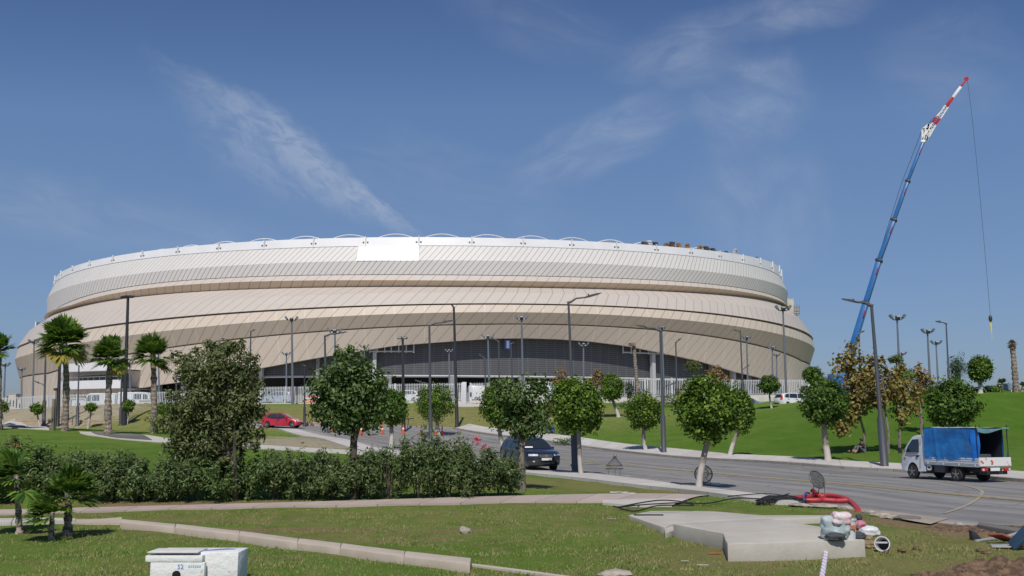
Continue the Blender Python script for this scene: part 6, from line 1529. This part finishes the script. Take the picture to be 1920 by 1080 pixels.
# rocks and broken concrete
ROCK=mat('pale_rock',(.42,.37,.31),.9,var=.35,vscale=4,bump=.6,bscale=8); ROCK2=mat('broken_concrete',(.40,.345,.285),.9,var=.35,vscale=4,bump=.6,bscale=8)
def rock(label,px,py,w_,hh,seed,m=ROCK,name='rock',group=None,cat='rock'):
    r=np.random.default_rng(seed); p=gp(px,py); bm=bmesh.new(); bmesh.ops.create_icosphere(bm,subdivisions=2,radius=1)
    k=r.normal(size=(6,3)); k/=np.linalg.norm(k,axis=1)[:,None]; off=r.uniform(.55,.85,6)
    for v in bm.verts:
        for n_,d_ in zip(k,off):
            e=v.co.dot(Vector(n_))-d_
            if e>0: v.co-=Vector(n_)*e*.9
        v.co=Vector((v.co.x*w_/2,v.co.y*w_*.4,v.co.z*hh*.55+hh*.35))+Vector(r.normal(size=3)*.01*w_)
    me=bpy.data.meshes.new(name); bm.to_mesh(me); bm.free(); me.materials.append(m); o=bpy.data.objects.new(name,me); COL.objects.link(o); o.location=p; return tag(o,label,cat,group)
rock('pale round stone alone in the middle of the front lawn',871,1001,.30,.22,1)
rock('pale flat stone cut by the bottom edge right of the kerb row',1150,1082,.62,.14,2)
GR='broken kerb pieces along the torn road edge'
for i,(px,py,w_,hh,lb) in enumerate([(1500,951,.75,.14,'broken concrete piece below the left end of the red hoses'),(1545,953,.9,.16,'broken concrete piece under the middle of the red hoses'),(1585,956,.5,.14,'broken concrete piece under the right bend of the red hoses'),(1650,968,.6,.12,'broken concrete piece right of the red hose end'),(1672,972,.7,.12,'flat pale broken piece beside the grey kerb remnant'),(1630,962,.35,.10,'small broken piece just past the red hose end'),(1798,985,.22,.10,'white lump on the strip of bare soil'),(1700,975,.8,.13,'grey kerb remnant lying at the torn road edge')]):
    rock(lb,px,py,w_,hh,10+i,ROCK2 if i!=7 else KERB,'broken_concrete',GR,'broken concrete')
slab('kerb_stone','grey kerb stone still in place beside the strip of bare soil, at right',[(1835,978),(1925,992),(1925,999),(1832,983)],.12,m=KERB,cat='kerb stone',rag=.01)
# soil heap at the bottom right corner and loose clods
SOIL=mat('dug_soil',(.20,.125,.075),.95,var=.6,vscale=7,bump=1.0,bscale=14)
def heap(name,label,px,py,rx,ry,hh,seed,cat='soil heap'):
    r=np.random.default_rng(seed); p=gp(px,py); n=44; ph=r.uniform(0,6,12); P=[]
    for i in range(n+1):
        row=[]
        for j in range(n+1):
            u=-1+2*i/n; v=-1+2*j/n; e=max(0,1-u*u-v*v); x=u*rx;y=v*ry
            z=hh*e**.8*(.55+.25*math.sin(4*u+ph[0])*math.cos(5*v+ph[1])+.2*math.sin(11*u+ph[2]+3*v)+.18*math.sin(13*v+ph[3]-4*u)+.14*math.sin(27*u+ph[4])*math.sin(23*v+ph[5])) + r.normal()*.012*(e>.02)
            row.append((x,y,max(z,-.02) if e>0 else -.05))
        P.append(row)
    mb=MB(); mb.grid(P); o=obj(name,mb,SOIL,smooth=40); o.location=p; return tag(o,label,cat)
heap('soil_heap','heap of dark dug soil in the lower right corner',1900,1072,1.0,.8,.26,21)
heap('soil_heap','low ridge of dug soil on the bottom edge, left of the dark heap',1795,1084,.85,.4,.12,22)
heap('soil_heap','low band of loose brown soil along the road edge above the scattered planks',1850,992,1.5,.8,.08,23)
for i,(px,py,w_) in enumerate([(1690,1035,.22),(1718,1030,.18),(1660,1038,.14),(1838,1034,.20),(1850,1038,.25),(1560,1045,.16)]):
    rock(['clod of soil right of the white paint bucket','clod of soil between the bucket and the planks','smaller clod of soil below the white bucket','clod of soil left of a bigger one, below the red plank','bigger clod of soil below the red plank','clod of soil below the rope'][i],px,py,w_,.07,40+i,SOIL,'soil_clod','clods of soil on the front lawn','soil clod')
# ------------------------------------------------------------------ red corrugated hoses, black cables
RHO,nt,b=newmat('red_corrugated_hose'); n=noise(nt,2,3,.5,objco(nt)); L(nt,mix(nt,n,(.33,.022,.03),(.48,.05,.055)),b.inputs['Base Color']); b.inputs['Roughness'].default_value=.5
def hose(label,path,r_,m,name='corrugated_hose',cat='hose',group='red hoses at the road edge',dz=.08,rib=True,n=90):
    P=[gp(x,y,z_) for x,y,z_ in path]; c=polyline(P,n); o=P[0]; mb=MB()
    mb.tube([tuple(p) for p in c],[r_*(1.0 if not rib or i%2 else .86) for i in range(n)],10); ob=obj(name,mb,m,off=o,smooth=50); ob.location=o; return tag(ob,label,cat,group)
hose('upper red corrugated hose, running the whole length and curving down at its right end',[(1474,939,.08),(1510,938,.11),(1545,936,.13),(1578,940,.12),(1598,948,.08),(1610,960,.03)],.085,RHO)
hose('lower red corrugated hose lying in front of the upper one',[(1510,945,.10),(1540,945,.12),(1570,947,.13),(1588,947,.14)],.080,RHO)
hose('short red hose end sticking up behind the other hoses',[(1523,936,.30),(1532,937,.20),(1545,940,.12)],.075,RHO)
BCAB=mat('black_cable',(.015,.015,.016),.6)
NET=mat('black_netting',(.018,.019,.02),.8)
hose('black cable looping across the thin concrete slab',[(1150,956,.10),(1190,962,.05),(1235,966,.25),(1300,962,.20),(1275,956,.19),(1200,955,.12),(1160,958,.10),(1240,948,.15),(1320,948,.06),(1380,943,.14),(1440,945,.16),(1480,937,.2)],.018,BCAB,'cable','cable','black cables',rib=False,n=140)
hose('black cable running up the near pavement to the netting',[(1365,941,.16),(1400,937,.16),(1440,936,.18),(1470,941,.2)],.016,BCAB,'cable','cable','black cables',rib=False,n=60)
# bundle of black netting at the left of the hoses
p0=gp(1460,945); r_=thing('netting_bundle','bundle of black netting and cables lying left of the red hoses','netting',p0)
mb=MB(); rr=np.random.default_rng(9)
for k in range(16):
    P=[gp(1417+rr.uniform(0,8),941+rr.uniform(0,8),.04+rr.uniform(0,.10)),gp(1440+rr.uniform(-5,5),939+rr.uniform(0,9),.05+rr.uniform(0,.14)),gp(1475+rr.uniform(-5,5),939+rr.uniform(0,7),.05+rr.uniform(0,.14)),gp(1515+rr.uniform(-8,8),942+rr.uniform(0,6),.04+rr.uniform(0,.1))]
    mb.tube([tuple(q) for q in polyline(P,16)],.022,5)
obj('strands',mb,NET,r_,off=p0)
hose('short blue strap tied round the red hoses',[(1507,946,.03),(1508,944,.2),(1512,939,.26),(1518,935,.18)],.03,mat('blue_strap',(.03,.07,.25),.6),'strap','strap','straps',rib=False,n=20)
p=gp(1190,968); mb=MB(); mb.box(pz(1216,965.5,.185),(.75,.10,.03),Matrix.Rotation(-.05,3,'Z')); tag(obj('dark_plank',mb,BLK),'thin dark bar lying on the thin concrete slab','bar')
# ------------------------------------------------------------------ bags and scraps on the thick slab
def sack(name,label,c,size,seed,m,sq=.5,cat='sack',group=None):
    r=np.random.default_rng(seed); bm=bmesh.new(); bmesh.ops.create_icosphere(bm,subdivisions=4,radius=1); ph=r.uniform(0,6,9)
    for v in bm.verts:
        x,y,z=v.co; e=2.0+sq*3
        s=(abs(x)**e+abs(y)**e+abs(z)**e)**(-1/e); x*=s;y*=s;z*=s
        wv=.06*math.sin(5*x+3*z+ph[0])+.05*math.sin(7*z-4*y+ph[1])+.04*math.sin(11*x+6*y+ph[2])+.03*math.sin(17*z+ph[3]+5*x)
        v.co=Vector((x*(1+wv)*size[0]/2,y*(1+wv)*size[1]/2,(z*(1+wv*.6)+.93)*size[2]/2))
    for f in bm.faces: f.smooth=True
    me=bpy.data.meshes.new(name); bm.to_mesh(me); bm.free(); me.materials.append(m); o=bpy.data.objects.new(name,me); COL.objects.link(o); o.location=c; o.rotation_euler=(0,0,r.uniform(-.3,.3)); return tag(o,label,cat,group)
PBG=mat('pale_blue_sack',(.46,.54,.55),.6,var=.2,vscale=4,dark=(.30,.36,.38)); PWH=mat('white_plastic',(.64,.65,.66),.4,var=.15,vscale=4); PPK=mat('pink_plastic',(.55,.33,.36),.5,var=.3,vscale=5,dark=(.62,.55,.55)); DKC=mat('dark_cloth',(.045,.05,.055),.8); TANC=mat('tan_sack',(.30,.225,.12),.8,var=.4,vscale=4); REDC=mat('red_cloth',(.28,.04,.06),.7,var=.4,vscale=5,dark=(.42,.18,.22))
q=pz(1577,1012,.31)
sack('plastic_sack','pale blue plastic sack standing at the right end of the thick slab',pz(1566,1011,.31),(.52,.36,.46),1,PBG)
sack('plastic_sack','crumpled pink plastic bag stuffed on top of the sacks',at(1577,985,pz(1577,1012,.31).y),(.38,.26,.26),2,PPK)
bk=pz(1591,1011,.31); r_=thing('paint_bucket','white bucket with a grey rim behind the pale blue sack','bucket',bk)
mb=MB(); mb.lathe([(.13,0),(.155,.36),(.165,.36),(.165,.39),(.15,.39),(.125,.03)],(0,0,0),'Z',22); obj('bucket_body',mb,PWH,r_,smooth=40)
mb=MB(); mb.tube([(.16*math.cos(a),.16*math.sin(a)*.3-.12,.33-.16*math.sin(a)) for a in np.linspace(0,math.pi,14)],.008,5); obj('handle',mb,MGR,r_)
mb=MB(); mb.box((.04,-.152,.24),(.11,.02,.07)); obj('orange_label',mb,mat('orange_label',(.50,.15,.07),.5),r_)
sack('cloth_heap','dark grey cloth folded at the foot of the pale blue sack',pz(1567,1014,.31),(.38,.2,.16),4,DKC,.1)
sack('cloth_heap','pale blue cloth spread in front of the sacks on the slab edge',pz(1582,1009,.31),(.50,.16,.10),5,PBG,.1)
sack('cloth_heap','crumpled dark red cloth on the scrap pile right of the slab',gp(1613,1012,.20),(.30,.22,.22),6,REDC,.1)
sack('cloth_heap','black cloth peak on top of the dark red cloth',gp(1612,1008,.36),(.14,.12,.16),7,DKC,.1)
sack('cloth_heap','dark cloth under the dark red one, on the slab end',pz(1609,1013,.28),(.30,.2,.16),8,DKC,.1)
sack('plastic_sack','white plastic sheet bundled at the top of the scrap pile',gp(1632,1016,.10),(.42,.26,.24),9,PWH,.1)
sack('cement_sack','tan paper sack at the bottom of the scrap pile',gp(1630,1028,.0),(.34,.24,.16),10,TANC,.4)
sack('cement_sack','smaller tan sack lying between the white sheet and the slab',gp(1624,1021,.05),(.26,.2,.16),11,TANC,.4)
p=gp(1657,1034); r_=thing('plastic_bucket','white bucket lying on its side on the grass, open end to the viewer','bucket',p+Vector((0,0,.135)))
M_=Matrix.Rotation(rad(-28),3,'Z')@Matrix.Rotation(rad(80),3,'X')
mb=MB(); mb.lathe([(.105,-.20),(.135,.13),(.148,.13),(.148,.17),(.128,.17),(.098,-.17)],(0,0,0),'Z',26,M_); obj('bucket_body',mb,PWH,r_,smooth=40)
mb=MB(); mb.lathe([(.002,-.15),(.110,-.15),(.110,-.12),(.002,-.12)],(0,0,0),'Z',20,M_); obj('inside',mb,DKC,r_)
mb=MB(); mb.bar(M_@Vector((-.12,.02,.16)),M_@Vector((.10,.03,.17)),.03); obj('handle',mb,PWH,r_)
# twisted barrier rope from the slab down to the lower edge
ra=at(1557,983,21.6); ra2=at(1553,1012,20.6); rb=at(1540,1090,16.6); rp=thing('barrier_rope','white and pinkish twisted rope hanging from the sacks down to the bottom edge','rope',gp(1548,1040))
RPE,nt,b=newmat('twisted_rope'); sp_=N(nt,'ShaderNodeSeparateXYZ'); L(nt,objco(nt),sp_.inputs[0]); fr=math_(nt,'FRACT',math_(nt,'ADD',math_(nt,'MULTIPLY',sp_.outputs[2],7.5),math_(nt,'MULTIPLY',sp_.outputs[0],9)))
L(nt,mix(nt,sstep(nt,fr,.35,.65),(.62,.60,.66),(.46,.42,.50)),b.inputs['Base Color']); b.inputs['Roughness'].default_value=.7
for ph in (0,math.pi):
    mb=MB(); P=[]
    for i in range(121):
        t=i/120; c=ra.lerp(ra2,min(1,t*3)) if t<.333 else ra2.lerp(rb,(t-.333)/.667); a=t*70+ph; P.append((c.x+.022*math.cos(a),c.y+.022*math.sin(a),c.z))
    mb.tube(P,.030,7); obj('strand',mb,RPE,rp,off=rp.location,smooth=60)
# planks and sheets at the right edge
def plank(name,label,a,b_,w_,th,m,cat='plank',roll=0.0):
    a=Vector(a);b_=Vector(b_); d=(b_-a); R=d.to_track_quat('X','Z').to_matrix()@Matrix.Rotation(roll,3,'X'); mb=MB(); mb.box((a+b_)/2,(d.length,w_,th),R); o=obj(name,mb,m,off=a,bevel=.006); o.location=a; return tag(o,label,cat)
NAVY=mat('navy_board',(.03,.065,.11),.5,var=.2); BRK=mat('brick_red_sheet',(.34,.10,.07),.7,var=.3,vscale=4); GSH=mat('grey_sheet',(.36,.37,.36),.5,var=.2,vscale=3)
plank('navy_plank','navy blue plank propped up diagonally at the right picture edge',gp(1897,1030,.05),at(1935,985,20.3),.34,.05,NAVY,roll=.5)
plank('red_sheet','brick red sheet lying among the planks at the right edge',gp(1868,1019,.12),gp(1895,1022,.16),.55,.04,BRK,'sheet',roll=-.3)
plank('grey_sheet','flat grey sheet under the brick red one',gp(1858,1026,.03),gp(1905,1028,.05),.5,.03,GSH,'sheet')
plank('pale_bar','long pale bar pointing left from the red sheet',gp(1829,1017,.03),gp(1872,1014,.07),.07,.04,GSH,'bar')
plank('pale_bar','pale bar crossing behind the navy plank',gp(1890,1014,.10),gp(1940,1012,.25),.08,.04,GSH,'bar')
bs=gp(1835,1014); mb=MB(); mb.prism([(-.16,0),(.14,0),(.02,.07),(-.10,.20),(-.17,.22)],-.08,.08,lambda p,t:(p[0],t,p[1])); o=obj('black_sheet',mb,BLK,bevel=.006); o.location=bs; tag(o,'small black upturned sheet at the left tip of the pale bar','sheet')
plank('dark_red_beam','dark red beam lying under the navy plank, cut by the picture edge',gp(1903,1024,.06),gp(1950,1026,.10),.14,.10,mat('dark_red_wood',(.12,.03,.03),.7),'beam')
# ------------------------------------------------------------------ white utility box, bottom left
yb_=16.1; zt_=at(290,1036,16.1).z
A0=at(277,1036,16.1); A1=at(449,1034,16.2)
r_=thing('utility_box','chipped white utility box with a round black hole, cut by the bottom edge','utility box',(A0.x,16.1,0))
o_=Vector((A0.x,16.1,0)); W_=A1.x-A0.x
CHP=mat('chipped_white_block',(.68,.68,.67),.7,var=.14,vscale=6,dark=(.40,.36,.31),vmin=.25,vmax=.36,bump=.5,bscale=9)
mb=MB(); mb.box((W_*.535,.34,zt_/2-.05),(W_*.93,.60,zt_+.1)); obj('body',mb,CHP,r_,bevel=.015)
mb=MB(); mb.box((W_*.315,-.02,zt_-.085),(W_*.63,.16,.10)); 
mb.box((W_*.36,-.055,zt_*.5-.07),(W_*.60,.10,zt_-.14)); obj('front_panel',mb,CHP,r_,bevel=.012)
mb=MB(); mb.lathe([(.064,-.02),(.064,.03)],(W_*.355,-.107,zt_-.325),'Y',24); obj('round_hole',mb,mat('black_hole',(.004,.004,.004),.9),r_)
mb=MB(); mb.box((W_*.30,.15,zt_+.012),(W_*.56,.5,.02)); obj('lid',mb,mat('stained_lid',(.68,.66,.63),.7,var=.15,vscale=3),r_,bevel=.006)
BLT=mat('blue_print',(.16,.30,.50),.6)
mb=MB(); mb.prism([(W_*.46,.08),(W_*.90,.40),(W_*.80,.44),(W_*.70,.36)],zt_+.002,zt_+.012,lambda p,t:(p[0],p[1],t)); obj('blue_stain',mb,mat('blue_tape',(.16,.22,.36),.6),r_)
def text(body,size,loc,rot,m,parent,name='lettering'):
    c=bpy.data.curves.new(name,'FONT'); c.body=body; c.size=size; c.extrude=.002; o=bpy.data.objects.new(name,c); COL.objects.link(o)
    dg=bpy.context.evaluated_depsgraph_get(); me=bpy.data.meshes.new_from_object(o.evaluated_get(dg)); bpy.data.objects.remove(o); me.materials.clear(); me.materials.append(m)
    n_=bpy.data.objects.new(name,me); COL.objects.link(n_); n_.parent=parent; n_.location=loc; n_.rotation_euler=rot; return n_
text('52',.10,(W_*.36,-.110,zt_-.235),(math.pi/2,0,0),BLT,r_)
mb=MB()
for k in range(6): mb.box((W_*.49+k*.034,-.108,zt_-.195),(.024,.006,.035))
obj('faded_letters',mb,mat('faded_blue_print',(.36,.50,.60),.6),r_)
# ------------------------------------------------------------------ things on and round the stadium
CRT=mat('orange_crate',(.40,.22,.10),.8,var=.4,vscale=1.0); DCR=mat('dark_stack',(.10,.09,.085),.8,var=.4,vscale=1.0)
for i,(px,w_,hh,m,lb) in enumerate([(1208,1.6,.7,DCR,'dark material stack where the roof arch meets the roof edge, leftmost on the roof'),(1216,1.0,1.0,WHT,'small white bundle beside the last roof arch'),(1229,1.4,.8,DCR,'small dark stack between the white bundle and the orange stacks on the roof'),(1250,1.2,.8,CRT,'low orange stack at the left of the dark jumbled pile on the roof'),(1259,1.4,1.1,DCR,'dark jumbled pile between orange stacks on the roof'),(1274,1.4,1.0,CRT,'tallest orange stack on the roof edge, right of the dark pile'),(1288,1.1,1.0,CRT,'square orange stack at a roof post'),(1312,1.3,.9,CRT,'last orange stack on the roof, left of the long dark ones'),(1325,1.9,.9,DCR,'long dark stack of bars on the roof edge'),(1337,1.4,.7,DCR,'second long dark stack on the roof edge, further right'),(1361,.5,.5,DCR,'tiny dark box on the roof edge'),(1379,1.2,1.3,LTG,'pale scaffold box standing at the right on the roof edge'),(1417,1.0,.4,DCR,'flat dark stack near the right end of the roof')]):
    ph=phi_at(px,'top',-1.2); c=ring('top',-1.2,0,np.array([ph]))[0]; R=Matrix.Rotation(ph+math.pi/2,3,'Z'); mb=MB()
    rr=np.random.default_rng(i)
    for k in range(3): mb.box((rr.uniform(-.2,.2),rr.uniform(-.2,.2),.0+hh*1.5*(k+.5)/3),(w_*rr.uniform(.8,1.1),1.0,hh*1.5/3*.9),R@Matrix.Rotation(rr.uniform(-.1,.1),3,'Z'))
    o=obj('material_stack',mb,m); o.location=c; tag(o,lb,'stack',group='material stacks on the roof edge')
# vans, containers and barriers behind the fence
def van(label,px,py_base,Y,rz,ln,hh,m,windows=True,name='white_van',cat='van'):
    p=at(px,py_base,Y); p.z=h(p.x,p.y)+.06; r_=thing(name,label,cat,p,rz); L2=ln/2
    ol=[(-L2,.35),(-L2*.62-.38,.33)]+arc(-L2*.62,.34,.38,math.pi,0,7)+arc(L2*.62,.34,.38,math.pi,0,7)+[(L2-.1,.32),(L2,.5),(L2-.02,.95),(L2-.35,1.15),(L2-.75,hh*.93),(L2-1.2,hh),(-L2+.1,hh),(-L2,hh-.12)]
    c=Car(r_,ol,1.95,hh,1.1,-L2,L2,.10,.10); c.shell(m)
    if windows:
        c.side('side_window',[(L2-.55,1.2),(L2-.85,hh*.86),(L2-1.4,hh*.88),(L2-1.4,1.2)],CGLS); c.side('side_window',[(L2-1.6,1.25),(L2-1.6,hh*.88),(L2-2.6,hh*.88),(L2-2.6,1.25)],CGLS)
    c.cross('windscreen',[(L2-.37,1.18),(L2-.75,hh*.90)],-.85,.85,CGLS)
    for x in (-L2*.62,L2*.62):
        for sg in (-1,1): wheel(r_,x,sg*.85,.34,.22)
    return r_
van('white van parked inside the gate, behind the palings and left of the forked tree',912,752,133,rad(8),4.9,2.15,WHP)
van('white van behind the fence between the forked tree and the dark-based lamp post',1008,752,133,rad(-12),4.9,2.2,WHP)
van('white van behind the fence at left, right of the leaning-trunk palm',256,768,136,rad(5),4.8,2.2,WHP)
van('white van behind the fence between the two left palms with terraces above',190,770,138,rad(172),4.9,2.3,WHP)
b=at(757,752,134); b.z=h(b.x,b.y)+.05; mk_car('white car behind the fence, glimpsed between the floodlight pole and the bright ball tree','car','parked_car',b,rad(190),MPVP,WHP)
b=at(522,757,134); b.z=h(b.x,b.y)+.05; mk_car('pale blue car glimpsed behind the fence above the red hatchback','car','parked_car',b,rad(175),MPVP,paint('pale_blue_car_paint',(.28,.36,.46),.3))
def shed(name,label,px0,px1,py0,py1,Y,dep,m,cat,roof=None,win=0):
    a=at(px0,py1,Y);c=at(px1,py0,Y); base=Vector(((a.x+c.x)/2,Y,h((a.x+c.x)/2,Y))); r_=thing(name,label,cat,base); H=c.z-base.z; W2=c.x-a.x
    mb=MB(); mb.box((0,dep/2,H/2-.1),(W2,dep,H+.2)); obj('wall',mb,m,r_)
    mb=MB(); mb.box((0,dep/2,H+.08),(W2+.3,dep+.3,.16)); obj('roof',mb,roof or PLN,r_)
    for k in range(win):
        mb=MB(); mb.box((-W2/2+W2*(k+.6)/(win+.2),-.02,H*.55),(W2/(win+.2)*.45,.06,H*.3)); obj('window',mb,VOID,r_)
    return r_
shed('site_container','white site container behind the fence just right of the tallest palm',134,158,748,772,140,2.5,mat('container_white',(.62,.64,.66),.5,var=.1),'container',win=1)
shed('site_container','white site container behind the fence left of the palm nearest the big tree',262,286,751,768,135,2.5,mat('container_grey_white',(.58,.60,.62),.5,var=.1),'container',win=1)
# orange barriers
for k,(px,lb) in enumerate([(578,'orange plastic barrier behind the fence, left one'),(596,'orange plastic barrier behind the fence, right one, against the slim tree')]):
    p=at(px,753,132.5); p.z=h(p.x,p.y)+.05; r_=thing('plastic_barrier',lb,'barrier',p,group='orange barriers behind the fence'); BO=mat('barrier_orange',(.62,.12,.06),.5)
    mb=MB(); mb.prism([(-.25,0),(.25,0),(.22,.2),(.10,.35),(.08,1.0),(-.08,1.0),(-.10,.35),(-.22,.2)],-.6,.6,lambda q,t:(t,q[0],q[1])); obj('shell',mb,BO,r_,bevel=.02)
    mb=MB(); mb.box((0,-.12,.62),(1.0,.05,.18)); obj('panel',mb,CWH,r_)
# houses far to the left, domed white hall to the right, pool fence on the crest
HW=mat('far_house_wall',(.50,.46,.40),.8,var=.2,vscale=.3); HR=mat('far_house_roof',(.46,.40,.33),.8)
for k,(x0,x1,y0,y1,lb) in enumerate([(-6,12,744,775,'pale flat house far left behind the fence'),(14,30,739,775,'higher pale house with a sloping roof far left behind the fence'),(32,46,748,775,'low pale house far left, nearest to the white stair tower')]):
    shed('far_house',lb,x0,x1,y0,y1,420,10,HW,'house',HR,2)
hb=at(1528,760,400); hb.z=5.5; r_=thing('domed_hall','white hall with a curved roof behind the right end of the stadium','building',hb)
wA=at(1505,750,400).x-hb.x; wB=at(1549,750,400).x-hb.x; zt=at(1520,687,400).z-hb.z; P=[]
for i in range(13):
    u=i/12; x=wA+(wB-wA)*u; z=zt*(1-.32*max(0,(u-.25)/.75)**2.2)
    P.append([(x,0,0),(x,0,z*.93),(x,2,z),(x,20,z+1),(x,30,0)])
mb=MB(); mb.grid(P); obj('shell',mb,WHT,r_,smooth=30)
mb=MB(); mb.box(((wA+wB)/2,-.2,zt*.28),((wB-wA)*.9,.3,zt*.3)); obj('window_band',mb,mat('grey_glazing',(.22,.24,.26),.3),r_)
p=gd(1892,86); r_=thing('pool_fence','low translucent blue-grey fence panel on the crest beside the bare palm','fence',p); c=at(1892,733,86)
mb=MB(); mb.box((0,0,.25),(1.25,.05,.62)); obj('panel',mb,mat('blue_grey_panel',(.20,.25,.36),.4),r_)
for x in (-.62,0,.62): mb=MB(); mb.box((x,0,.28),(.05,.08,.72)); obj('post',mb,MGR,r_)
for (a,b_,lb) in (((1896,735),(1901,722),'white prop leaning against the bare palm on the crest'),((1850,735),(1843,723),'white prop beside the round tree on the crest')):
    q=gd(a[0],84.2); mb=MB(); mb.tube([q,at(b_[0],b_[1],84.6)],.035,6); o=obj('prop_pole',mb,WP,off=q); o.location=q; tag(o,lb,'pole')
# white litter on the lawns
for i,(px,py,s_,lb) in enumerate([(1160,925,.28,'scrap of white plastic on the grass left of the large leaning trunk'),(1178,927,.22,'second scrap of white plastic, right beside the first'),(1385,880,.12,'small white scrap on the road verge'),(1318,1063,.10,'white scrap on the lawn left of the thick slab front'),(1284,1055,.07,'tiny white scrap on the lawn further left of the slab'),(1340,1041,.13,'orange leaf-like scrap beside the corner of the thick slab'),(1147,975,.10,'white scrap on the lawn left of the thin slab')]):
    p=gp(px,py); mb=MB(); rr=np.random.default_rng(60+i); mb.grid([[(s_*(u-2)/2+rr.normal()*.02*s_,s_*.35*(v-2)/2,.03+rr.uniform(0,.10)*s_) for v in range(5)] for u in range(5)]); o=obj('litter_scrap',mb,WP if i!=5 else ORG,smooth=60); o.location=p; tag(o,lb,'litter',group='scraps of litter on the grass')
# ------------------------------------------------------------------ grass blades on the near lawns
r=np.random.default_rng(77); n=125000
Yg=16.2+(33-16.2)*r.uniform(size=n)**1.35; Xg=r.uniform(-.56,.56,n)*Yg
zn=hz(Xg,Yg)
u_,v_=proj(Xg,Yg,zn)
def inpoly(x,y,P):
    c=np.zeros_like(x,bool); j=len(P)-1
    for i in range(len(P)):
        xi,yi=P[i];xj,yj=P[j]; c^=((yi>y)!=(yj>y))&(x<(xj-xi)*(y-yi)/(yj-yi+1e-9)+xi); j=i
    return c
bad=inpoly(u_,v_,[(-200,952),(700,938),(1300,925),(1330,925),(1300,944),(1000,947),(640,954),(-200,972)])
bad|=inpoly(u_,v_,[(225,970),(450,988),(640,1012),(890,1040),(890,1064),(640,1034),(450,1009),(225,990)])
bad|=inpoly(u_,v_,[(1130,936),(1300,936),(1300,950),(1560,960),(1640,1010),(1630,1045),(1360,1055),(1350,1010),(1170,972)])
bad|=inpoly(u_,v_,[(1300,880),(1480,930),(1660,955),(1740,985),(1930,1008),(1930,850),(1300,850)])
bad|=inpoly(u_,v_,[(1640,950),(1940,970),(1940,1012),(1780,1002),(1650,980)])
dd=np.zeros(n)
for px,py,rx,ry,a in dirtb:
    if py>930: c=gp(px,py); dd=np.maximum(dd,a*np.exp(-(((Xg-c.x)/rx)**2+((Yg-c.y)/ry)**2)))
clump=np.sin(Xg*2.3+np.sin(Yg*1.7)*1.5)*np.sin(Yg*2.9+Xg*.6)*.5+.5
keep=(~bad)&(r.uniform(size=n)>dd*.95)&(r.uniform(size=n)<.35+.65*clump)
Xg,Yg,zn,clump=Xg[keep],Yg[keep],zn[keep],clump[keep]; n=len(Xg)
hg=r.uniform(.02,.058,n)*(.6+.7*clump); a=r.uniform(0,6.28,n); wd=r.uniform(.006,.013,n); lx=r.normal(size=n)*.03; ly=r.normal(size=n)*.03
V=np.empty((n,3,3)); V[:,0]=np.c_[Xg-np.cos(a)*wd,Yg-np.sin(a)*wd,zn-.01]; V[:,1]=np.c_[Xg+np.cos(a)*wd,Yg+np.sin(a)*wd,zn-.01]; V[:,2]=np.c_[Xg+lx,Yg+ly,zn+hg]
GB_=leafmat('grass_blades',[(.115,.21,.035),(.18,.30,.055),(.26,.35,.09),(.40,.38,.17)],.4,.7)
nt=GB_.node_tree; rmp=[x for x in nt.nodes if x.type=='VALTORGB'][0]; oc=objco(nt)
stw=mix(nt,sstep(nt,noise(nt,1.6,6,.65,oc),.42,.62,0,.85),rmp.outputs[0],(.48,.40,.20)); stw=mix(nt,sstep(nt,noise(nt,.35,4,.6,oc),.45,.7,0,.35),stw,(.40,.36,.15))
L(nt,stw,[x for x in nt.nodes if x.type=='BSDF_PRINCIPLED'][0].inputs['Base Color'])
o=raw_mesh('grass',V.reshape(-1,3),np.arange(n*3).reshape(n,3),GB_,nper=3); o['kind']='stuff'
